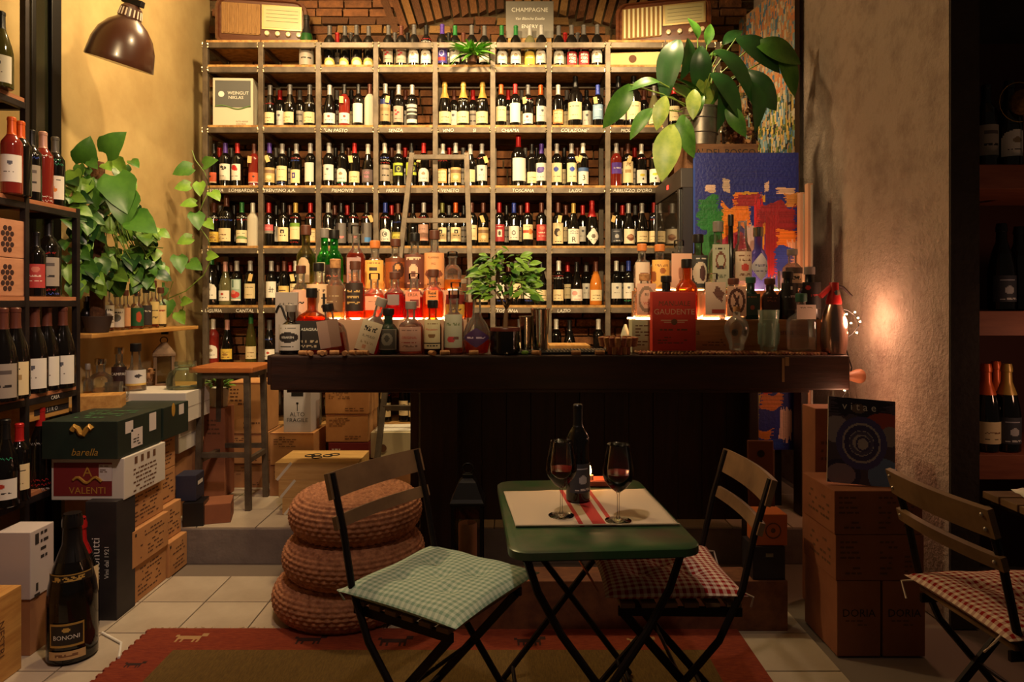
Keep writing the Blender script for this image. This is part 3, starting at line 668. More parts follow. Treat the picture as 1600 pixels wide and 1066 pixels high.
# boxes and cards kept on the rack
def boxthing(name, label, cat, c, size, mat, rz=0.0, group=None, bevel=0.003, ry=0.0, rx=0.0):
    """carton standing on its base centre c"""
    o = link(name, MB().box((0, 0, size[2] / 2), size).mesh(name, bevel=bevel, mat=mat), None, c, (rx, ry, rz)); tag(o, label, cat, group); o['sz'] = size
    return o
def face(o, f, u, v, s, size, mat, off=.0012, **k):
    """lettering on a face: f/r/l/t, u v measured from the face centre (metres)"""
    sx, sy, sz = o['sz']
    if f == 'f': return lettering(s, size, mat, o, (u, -sy / 2 - off, sz / 2 + v), **k)
    if f == 'r': return lettering(s, size, mat, o, (sx / 2 + off, u, sz / 2 + v), (0, 0, math.pi / 2), **k)
    if f == 'l': return lettering(s, size, mat, o, (-sx / 2 - off, -u, sz / 2 + v), (0, 0, -math.pi / 2), **k)
    if f == 't': return lettering(s, size, mat, o, (u, v, sz + off), (-math.pi / 2, 0, 0), **k)
def rects(o, f, items, mat, name='print', off=.001):
    """flat printed rectangles (u, v, w, h) on a face"""
    sx, sy, sz = o['sz']; mb = MB()
    for u, v, w, h in items:
        if f == 'f': mb.add([(u - w / 2, -sy / 2 - off, sz / 2 + v - h / 2), (u + w / 2, -sy / 2 - off, sz / 2 + v - h / 2), (u + w / 2, -sy / 2 - off, sz / 2 + v + h / 2), (u - w / 2, -sy / 2 - off, sz / 2 + v + h / 2)], [(0, 1, 2, 3)])
        if f == 'r': mb.add([(sx / 2 + off, u - w / 2, sz / 2 + v - h / 2), (sx / 2 + off, u + w / 2, sz / 2 + v - h / 2), (sx / 2 + off, u + w / 2, sz / 2 + v + h / 2), (sx / 2 + off, u - w / 2, sz / 2 + v + h / 2)], [(0, 1, 2, 3)])
        if f == 'l': mb.add([(-sx / 2 - off, u + w / 2, sz / 2 + v - h / 2), (-sx / 2 - off, u - w / 2, sz / 2 + v - h / 2), (-sx / 2 - off, u - w / 2, sz / 2 + v + h / 2), (-sx / 2 - off, u + w / 2, sz / 2 + v + h / 2)], [(0, 1, 2, 3)])
        if f == 't': mb.add([(u - w / 2, v - h / 2, sz + off), (u + w / 2, v - h / 2, sz + off), (u + w / 2, v + h / 2, sz + off), (u - w / 2, v + h / 2, sz + off)], [(0, 1, 2, 3)])
    q_ = part(name, mb, mat, o)
    if len(items) > 4: q_['kind'] = 'stuff'
    return q_
def dashes(u0, v0, u1, v1, rows, seed=1, fill=.7):
    r = random.Random(seed); out = []; dv = (v1 - v0) / max(1, rows)
    for k in range(rows):
        v = v1 - (k + .5) * dv; u = u0
        while u < u1:
            w = r.uniform(.008, .03)
            if u + w > u1: break
            if r.random() < fill: out.append((u + w / 2, v, w, dv * .38))
            u += w + .006
    return out
nk = boxthing('wine_carton', 'grey and cream wine carton with green wave in the rack corner', 'box', (XX(365, DR + .06), DR + .1, SHZ[1] + .034), (.265, .12, .325), M('niklas_cream', (206, 196, 172), 0.7), rz=.05)
rects(nk, 'f', [(0, .055, .235, .18)], M('niklas_grey', (92, 92, 90), 0.7)); face(nk, 'f', .035, .06, 'WEINGUT', .030, WHITE, off=.0022); face(nk, 'f', .02, .03, 'NIKLAS', .030, WHITE, off=.0022)
part('wave', MB().tube([(-.117 + .235 * i / 14, -.061, .128 + .012 * math.sin(i * .5 + .3)) for i in range(15)], .0045, 6), M('wave_green', (90, 120, 70), .6), nk)
part('crest', MB().lathe([(.018, 0), (.02, .002)], 16, (-.075, -.0625, .215), rot=Matrix.Rotation(math.pi / 2, 3, 'X')), WHITE, nk); face(nk, 'f', .06, -.13, 'ALTO ADIGE', .014, INKB); face(nk, 'f', .055, -.147, 'SUDTIROL', .014, INKB)
wbx = boxthing('wine_carton', 'cream flat wine box with round seal on the top rack shelf', 'box', (XX(995, DR + .1), DR + .16, SHZ[0] + .034), (.36, .22, .10), M('cream_box', (214, 180, 120), 0.7), rz=-.06)
part('seal', MB().lathe([(.024, 0), (.026, .002)], 18, (-.03, -.111, .055), rot=Matrix.Rotation(math.pi / 2, 3, 'X')), INKB, wbx)
cs = boxthing('champagne_sign', 'grey sign box with white lettering above the bottle rack', 'sign', (XX(827.5, 4.72), 4.74, ZTOP + .0), (.325, .08, .0), WHITE) if False else None
sg = boxthing('champagne_sign', 'grey sign box with white lettering above the bottle rack', 'sign', (XX(827.5, 4.76), 4.76, ZZ(62, 4.76)), (.33, .07, ZZ(5, 4.76) - ZZ(62, 4.76)), M('sign_grey', (120, 114, 104), .6))
face(sg, 'f', 0, .065, 'CHAMPAGNE', .042, WHITE); face(sg, 'f', 0, .005, 'Van Blanche Estelle', .026, WHITE, shear=.3); face(sg, 'f', 0, -.05, 'ENCRY', .036, WHITE)
part('support_block', MB().b2((-.15, -.03, -.17), (.15, .03, 0)), OSB, sg)
# ---------------------------------------------------------------- radios on the rack
def radio(name, label, cx, cy, cz, w, h, d, rz, style):
    t = empty(name, (cx, cy, cz), label, 'radio', 'vintage radios on the rack', rz)
    WOOD = M('radio_wood_%d' % style, (112, 62, 36) if style else (92, 58, 40), 0.25, c2=(78, 38, 22), nscale=4, stretch=(1, 6, 8), coat=.4)
    # rounded cabinet outline extruded front to back
    mb = MB(); R = .07; pts = []
    for (qx, qz, a0) in ((w / 2 - R, h - R, 0), (-w / 2 + R, h - R, 90), (-w / 2 + R * .6, R * .6, 180), (w / 2 - R * .6, R * .6, 270)):
        r2 = R if qz > h / 2 else R * .6
        for k in range(6):
            a = math.radians(a0 + k * 18); pts.append((qx + r2 * math.cos(a), qz + r2 * math.sin(a)))
    n = len(pts); rings = [(1.0, -d / 2 + .012), (.985, -d / 2), (.93, -d / 2 - .004), (.9, -d / 2 + .012)]
    vs = [(x, d / 2, z) for x, z in pts]; fs = [tuple(range(n))[::-1]]
    for s, y in rings: vs += [(x * s, y, h / 2 + (z - h / 2) * s) for x, z in pts]
    for k in range(len(rings)):
        for i in range(n): j = (i + 1) % n; fs.append((k * n + i, (k + 1) * n + i, (k + 1) * n + j, k * n + j))
    fs.append(tuple(len(rings) * n + i for i in range(n))); mb.add(vs, [tuple(reversed(f)) for f in fs])
    part('cabinet', mb, WOOD, t, smooth=True, sharp=.5)
    yf = -d / 2 + .011; DIAL = M('radio_dial', (176, 166, 120), .3); CLOTH = M('radio_grille_cloth', (196, 176, 120) if style else (150, 112, 66), .9, c2=(160, 140, 92) if style else (120, 86, 48), nscale=60, stretch=(8, 1, .3))
    part('speaker_grille', MB().b2((-w * .43, yf - .006, h * .2), (-w * .02, yf, h * .88)), CLOTH, t, bevel=.003)
    for k in range(9):
        x = -w * .41 + k * w * .047
        part('grille_rib', MB().b2((x, yf - .012, h * .22), (x + w * .022, yf - .005, h * .86)), M('cream_bakelite', (214, 200, 150), .4) if style else CLOTH, t, bevel=.002)
    part('dial_frame', MB().b2((w * .0, yf - .008, h * (.42 if style else .34)), (w * .44, yf, h * .88)), M('brass_trim', (190, 164, 110), .35, .6), t, bevel=.003)
    dl = part('dial_glass', MB().b2((w * .025, yf - .011, h * (.46 if style else .38)), (w * .42, yf - .007, h * .84)), DIAL, t)
    for k in range(4): part('scale_line', MB().b2((w * .05, yf - .0125, h * (.52 + .08 * k)), (w * .4, yf - .0115, h * (.525 + .08 * k))), INK, dl)
    for k in range(4):
        x = w * (.06 + .115 * k); z = h * (.27 if style else .25)
        kb = part('knob', MB().lathe([(.018, 0), (.018, .012), (.014, .02), (.004, .021)], 16, (x, yf, z), rot=Matrix.Rotation(math.pi / 2, 3, 'X')), M('radio_knob', (206, 190, 150) if not style else (70, 42, 30), .3), t, smooth=True)
    part('base_trim', MB().b2((-w * .47, -d / 2 - .006, 0), (w * .47, -d / 2 + .03, .018)), WOOD, t, bevel=.004)
    return t
zr = ZTOP + .0345
radio('vintage_radio', 'old wooden table radio with brown cloth grille, above the rack left end', -1.715, DR + .19, zr, .60, .31, .22, .17, 0)
radio('vintage_radio', 'old glossy wooden radio with ribbed cream grille, above the rack right end', 1.05, DR + .2, zr, .64, .31, .22, -.25, 1)
# ---------------------------------------------------------------- ladder
lad = empty('steel_ladder', (-.47, 4.15, ZP), 'bare steel ladder leaning against the bottle rack', 'ladder')
LO = lad.location; tl, tr_, bl, br = Vector((XX(644, 4.46), 4.46, ZZ(240, 4.46))), Vector((XX(729, 4.46), 4.46, ZZ(240, 4.46))), Vector((-.80, 3.92, ZP)), Vector((-.20, 3.92, ZP))
for a, b in ((tl, bl), (tr_, br)): part('stile', MB().bar(a, b, .032, .032, (1, 0, 0)), STEEL, lad, LO, bevel=.002)
for k in range(6):
    t = [.012, .215, .40, .58, .76, .92][k]; a = tl.lerp(bl, t); b = tr_.lerp(br, t)
    part('rung', MB().bar(a, b, .03, .03), STEEL, lad, LO, bevel=.002)
# ---------------------------------------------------------------- bar (old workbench)
ZB = 1.062; DB = 3.2
bar = empty('bar_counter', (.2, 3.45, 0), 'long dark wooden bar counter made from an old workbench', 'bar counter'); BO = bar.location
part('front_beam', MB().b2((-1.135, DB, ZB - .162), (1.585, DB + .09, ZB)), DARKWOOD, bar, BO, bevel=.008)
part('front_lip', MB().b2((-1.06, DB + .012, ZB - .175), (1.4, DB + .08, ZB - .16)), DARKWOOD, bar, BO, bevel=.003)
part('top_board', MB().b2((-1.16, DB + .088, ZB - .05), (1.56, 3.725, ZB - .002)), DARKWOOD, bar, BO, bevel=.004)
part('end_board', MB().b2((-1.185, DB + .1, ZB - .15), (-1.15, 3.71, ZB - .006)), DARKWOOD, bar, BO, bevel=.006)
part('leg', MB().b2((XX(657, 3.32), 3.30, 0), (XX(715, 3.32), 3.41, ZB - .16)), PANELWOOD, bar, BO, bevel=.006)
part('leg_lit_side', MB().b2((XX(642, 3.42), 3.40, .19), (XX(655, 3.42), 3.47, ZB - .12)), LEGWOOD, bar, BO, bevel=.003)  # lit side of the leg, its light put into the paler wood
part('leg', MB().b2((XX(1168, 3.32), 3.30, 0), (XX(1184, 3.32), 3.41, ZB - .16)), PANELWOOD, bar, BO, bevel=.006)
part('leg', MB().b2((1.525, 3.6, ZP), (1.56, 3.7, ZB - .05)), PANELWOOD, bar, BO, bevel=.004)
xs = XX(715, 3.4); xe = XX(1172, 3.4); npl = 12
for k in range(npl):
    w = (xe - xs) / npl; j = rnd.uniform(-.004, .004)
    part('panel_plank', MB().b2((xs + k * w + .0008, 3.385 + j, .235), (xs + (k + 1) * w - .0008, 3.41 + j, ZB - .05)), PANELWOOD, bar, BO, bevel=.002)
part('light_block_board', MB().b2((xs, 3.416, .245), (xe, 3.43, ZB - .05)), PANELWOOD, bar, BO)  # unseen board added to stop light leaking between the planks
vh = part('vise_handle', MB().lathe([(.010, 0), (.014, .02), (.022, .05), (.034, .085), (.035, .1), (.028, .112), (.006, .118)], 18, (1.575, DB + .08, ZZ(588, 3.28)), rot=Matrix.Rotation(math.pi / 2, 3, 'Y')), M('worn_handle', (150, 96, 66), .5), bar, BO, smooth=True)
part('paint_drip', MB().b2((XX(1222, 3.199), DB - .0015, ZZ(597, 3.2)), (XX(1226, 3.199), DB + .001, ZZ(560, 3.2))), M('pale_drip', (150, 124, 84), .7), bar, BO)
part('paint_drip', MB().b2((XX(1227, 3.199), DB - .0015, ZZ(572, 3.2)), (XX(1233, 3.199), DB + .001, ZZ(558, 3.2))), _mats['pale_drip'], bar, BO)
# wooden foot step in front of the bar
fs_ = boxthing('foot_step', 'low strand board foot step on the floor before the bar', 'step', (XX(966, 2.71) , 2.80, 0.0), (1.36, .15, .2), M('step_board', (120, 74, 44), .8, c2=(92, 52, 32), nscale=18, stretch=(1, 2, 1)), bevel=.004)
# ---------------------------------------------------------------- display tiers on the bar, with LED strips
TIERM = M('tier_board', (176, 136, 110), .7); CRATEW = M('crate_wood', (170, 116, 68), .7, c2=(146, 94, 54), nscale=6, stretch=(.8, 5, 8))
LED = mat_emit('led_strip_light', (1.0, 0.44, 0.18), 48.0)
def tier(name, label, x0, x1, y0, y1, z0, z1, mat):
    o = boxthing(name, label, 'box', ((x0 + x1) / 2, (y0 + y1) / 2, z0), (x1 - x0, y1 - y0, z1 - z0), mat); return o
def led(label, x0, x1, y, z):
    o = link('led_strip', MB().b2((x0, y - .006, z), (x1, y + .006, z + .008)).mesh('led_strip', ((x0 + x1) / 2, y, z), mat=LED), None, ((x0 + x1) / 2, y, z)); tag(o, label, 'light strip', 'glowing strips under the bar bottles')
Z2, Z3 = 1.226, 1.372
t2 = tier('bottle_riser', 'pale riser box under the middle row of whisky bottles', XX(462, 3.4), XX(730, 3.4), 3.375, 3.49, ZB, Z2, TIERM)
t3 = tier('bottle_riser', 'tall riser box under the back row of whisky bottles', XX(462, 3.6), XX(722, 3.6), 3.51, 3.66, ZB, Z3, TIERM)
led('glowing strip behind middle row of whisky bottles', XX(468, 3.4), XX(724, 3.4), 3.482, Z2 + .001)
led('glowing strip behind back row of whisky bottles', XX(468, 3.6), XX(716, 3.6), 3.648, Z3 + .001)
c2 = tier('wine_crate', 'wooden wine crate under the gin bottles, right of red box', XX(1030, 3.4), XX(1286, 3.4), 3.375, 3.49, ZB + .0, Z2, CRATEW)
face(c2, 'f', XX(1228, 3.375) - c2.location.x, .02, 'enza', .042, INKB); face(c2, 'f', XX(1088, 3.375) - c2.location.x, .02, 'za', .042, INKB); rects(c2, 'f', dashes(-.20, -.05, -.08, -.01, 3, 5), INKB)
c3 = tier('wine_crate', 'wooden crate at the back under the tall gin bottles', XX(990, 3.6), XX(1262, 3.6), 3.51, 3.66, ZB, Z3, CRATEW)
gb = boxthing('gin_carton', 'pale green carton beside the red box on the bar', 'box', (XX(1004, 3.4), 3.42, ZB), (.115, .09, .164), M('pale_green_card', (176, 178, 146), .7)); rects(gb, 'f', dashes(-.04, -.05, .03, .06, 7, 3), INKB)
led('glowing strip behind the front gin bottles', XX(985, 3.4), XX(1284, 3.4), 3.482, Z2 + .001)
led('glowing strip behind the back gin bottles', XX(996, 3.6), XX(1256, 3.6), 3.648, Z3 + .001)
# ---------------------------------------------------------------- liquor bottles
LQ = {k: mat_liquid('liquid_' + k, c, t) for k, (c, t) in {'amber': ((236, 120, 30), .45), 'orange': ((250, 140, 50), .4), 'red': ((220, 40, 20), .4), 'pale': ((250, 214, 150), .6), 'clear': ((250, 236, 224), .82),
      'yellow': ((246, 190, 80), .5), 'dark': ((70, 26, 14), .4), 'pink': ((250, 190, 170), .6)}.items()}
GT = {'clear': mat_glass('bottle_clear_glass', (.97, .97, .96), 1.75, .07), 'green': mat_glass('green_clear_glass', (.10, .62, .16), haze=.15), 'olive': mat_glass('olive_clear_glass', (.42, .40, .14), haze=.15), 'blue': mat_glass('blue_violet_glass', (.42, .46, .95), haze=.25), 'smoke': mat_glass('smoky_glass', (.62, .60, .60)),
      'amber': mat_glass('amber_clear_glass', (.85, .36, .10), haze=.15), 'black': M('black_ceramic', (20, 17, 18), .25), 'dgreen': M('dark_green_ceramic', (24, 44, 34), .25), 'brown': M('brown_ceramic', (56, 32, 24), .3), 'sea': mat_glass('sea_glass', (.66, .82, .74), haze=.1)}
CAPX = {'black': BLACKP, 'cork': CORK, 'brown': M('brown_stopper', (88, 46, 32), .5), 'grey': M('grey_stopper', (120, 112, 108), .4), 'white': WHITE, 'silver': CHROME, 'green': M('green_stopper', (44, 84, 66), .4), 'amber': M('amber_stopper', (206, 120, 60), .4), 'glass': GLASS, 'none': None}
def liquor(name, label, x, yb, yt, w, D, kind='round', glass='clear', liq='amber', level=.7, cap='black', lab=None, tilt=0.0, z=None, group='liquor bottles on the bar', word=None, neck=.30, nr=None):
    """x, width, top and base read off the photo, at depth D; lab = (z0, z1, width share, ground, marks)"""
    s = D / F; h = (yb - yt) * s; r = w * s / 2; base = (XX(x, D), D, ZZ(yb, D) if z is None else z)
    capf = .13; hb = h * (1 - capf) if cap != 'none' else h; nr = nr or min(.021, r * .46); hn = h * neck; zs = hb - hn    # shoulder height
    sh = min(hn * .55, r * 1.1)
    if kind == 'onion': p = [(r * .55, 0), (r * .8, .006), (r, zs * .35), (r * .98, zs * .55), (r * .75, zs * .8), (r * .4, zs * .98), (nr, zs * 1.08), (nr * .9, hb), (nr * 1.1, hb + .001)]
    elif kind == 'slope': p = [(r * .94, 0), (r, .005), (r, zs * .75), (r * .9, zs * .86), (r * .55, zs * 1.0), (nr * 1.15, zs + hn * .35), (nr, hb - .004), (nr * 1.15, hb)]
    else: p = [(r * .94, 0), (r, .005), (r, zs - sh * .55), (r * .96, zs - sh * .2), (r * .8, zs + sh * .1), (nr * 1.4, zs + sh * .42), (nr, zs + sh * .6), (nr, hb - .006), (nr * 1.2, hb - .005), (nr * 1.2, hb)]
    sq = {'square': 7, 'flat': 5, 'onion': None, 'round': None, 'slope': None, 'oct': 4}[kind]; sy = {'flat': .62, 'square': 1.0}.get(kind, 1.0)
    # square bottles: the superellipse widens only the body, keep necks round
    def body(mb, prof, k=1.0):
        if not sq: mb.lathe([(a * k, b) for a, b in prof], 22); return
        vs = []; fs = []; n = 24
        for (a, b) in prof:
            f = max(0.0, min(1.0, (a - nr * 1.3) / max(1e-4, r - nr * 1.3)))
            for i in range(n):
                t = 2 * math.pi * (i + .5) / n; ca, sa = math.cos(t), math.sin(t)
                m = (abs(ca) ** sq + abs(sa) ** sq) ** (-1.0 / sq); m = 1 + (m - 1) * f; m = min(m, 1.32); yy = 1 + (sy - 1) * f
                vs.append((a * k * ca * m, a * k * sa * m * yy, b))
        for j in range(len(prof) - 1):
            for i in range(n): q = (i + 1) % n; fs.append((j * n + i, j * n + q, (j + 1) * n + q, (j + 1) * n + i))
        fs.append(tuple(range(n))[::-1]); fs.append(tuple((len(prof) - 1) * n + i for i in range(n))); mb.add(vs, fs)
    mb = MB(); body(mb, p)
    o = link(name, mb.mesh(name, smooth=True, mat=GT[glass], sharp=.9), None, base, (0, tilt, 0)); tag(o, label, 'bottle', group)
    if liq and liq != 'none':
        zl = level * zs; pr = [(a, b) for a, b in p if b < zl]; a_at = pr[-1][0] if pr else r
        nx = [q for q in p if q[1] >= zl][0]; t = (zl - pr[-1][1]) / max(1e-5, nx[1] - pr[-1][1]); a_at = pr[-1][0] + (nx[0] - pr[-1][0]) * t
        pr = [(a, max(b, .008)) for a, b in pr] + [(a_at, zl)]; mb = MB(); body(mb, pr, .93); part('liquor', mb, LQ[liq], o, smooth=True, sharp=.9)
    if cap != 'none':
        part('stopper', MB().lathe([(nr * 1.25, hb - h * .02), (nr * 1.3, hb + .002), (nr * 1.3, h - .003), (nr * 1.1, h)], 16), CAPX[cap], o, smooth=True)
    if lab:
        z0, z1, ws, base_c, ops = lab; a, m = paint(canvas(22, 24, base_c), ops, int(x))
        if sq:
            yy = -(r * sy * (1.0 if kind != 'oct' else 1.02)) - .0012; me = patch_mesh('label', a, m, 2 * r * min(ws, .92), (z1 - z0) * h, None, z0=z0 * h); lo = link('label', me, o, (0, yy, 0))
        else:
            me = patch_mesh('label', a, m, 2.4 * r * ws, (z1 - z0) * h, r + .0008, z0=z0 * h); lo = link('label', me, o)
        if word:
            for k, (s_, sz_, v_, mt_) in enumerate(word):
                if sq: lettering(s_, sz_, mt_, o, (0, yy - .0008, (z0 + (z1 - z0) * v_) * h))
                else: lettering(s_, sz_, mt_, o, (0, 0, (z0 + (z1 - z0) * v_) * h), bend_r=r + .0018)
    return o
D1, D2, D3 = 3.31, 3.43, 3.58
def lb(c, ops=(), z0=.06, z1=.55, w=.9): return (z0, z1, w, c, list(ops))
T = lambda v, c=bk, h=.07: ('T', v, h, c)
PK = (226, 176, 150); GB = 'liquor bottles on the bar'
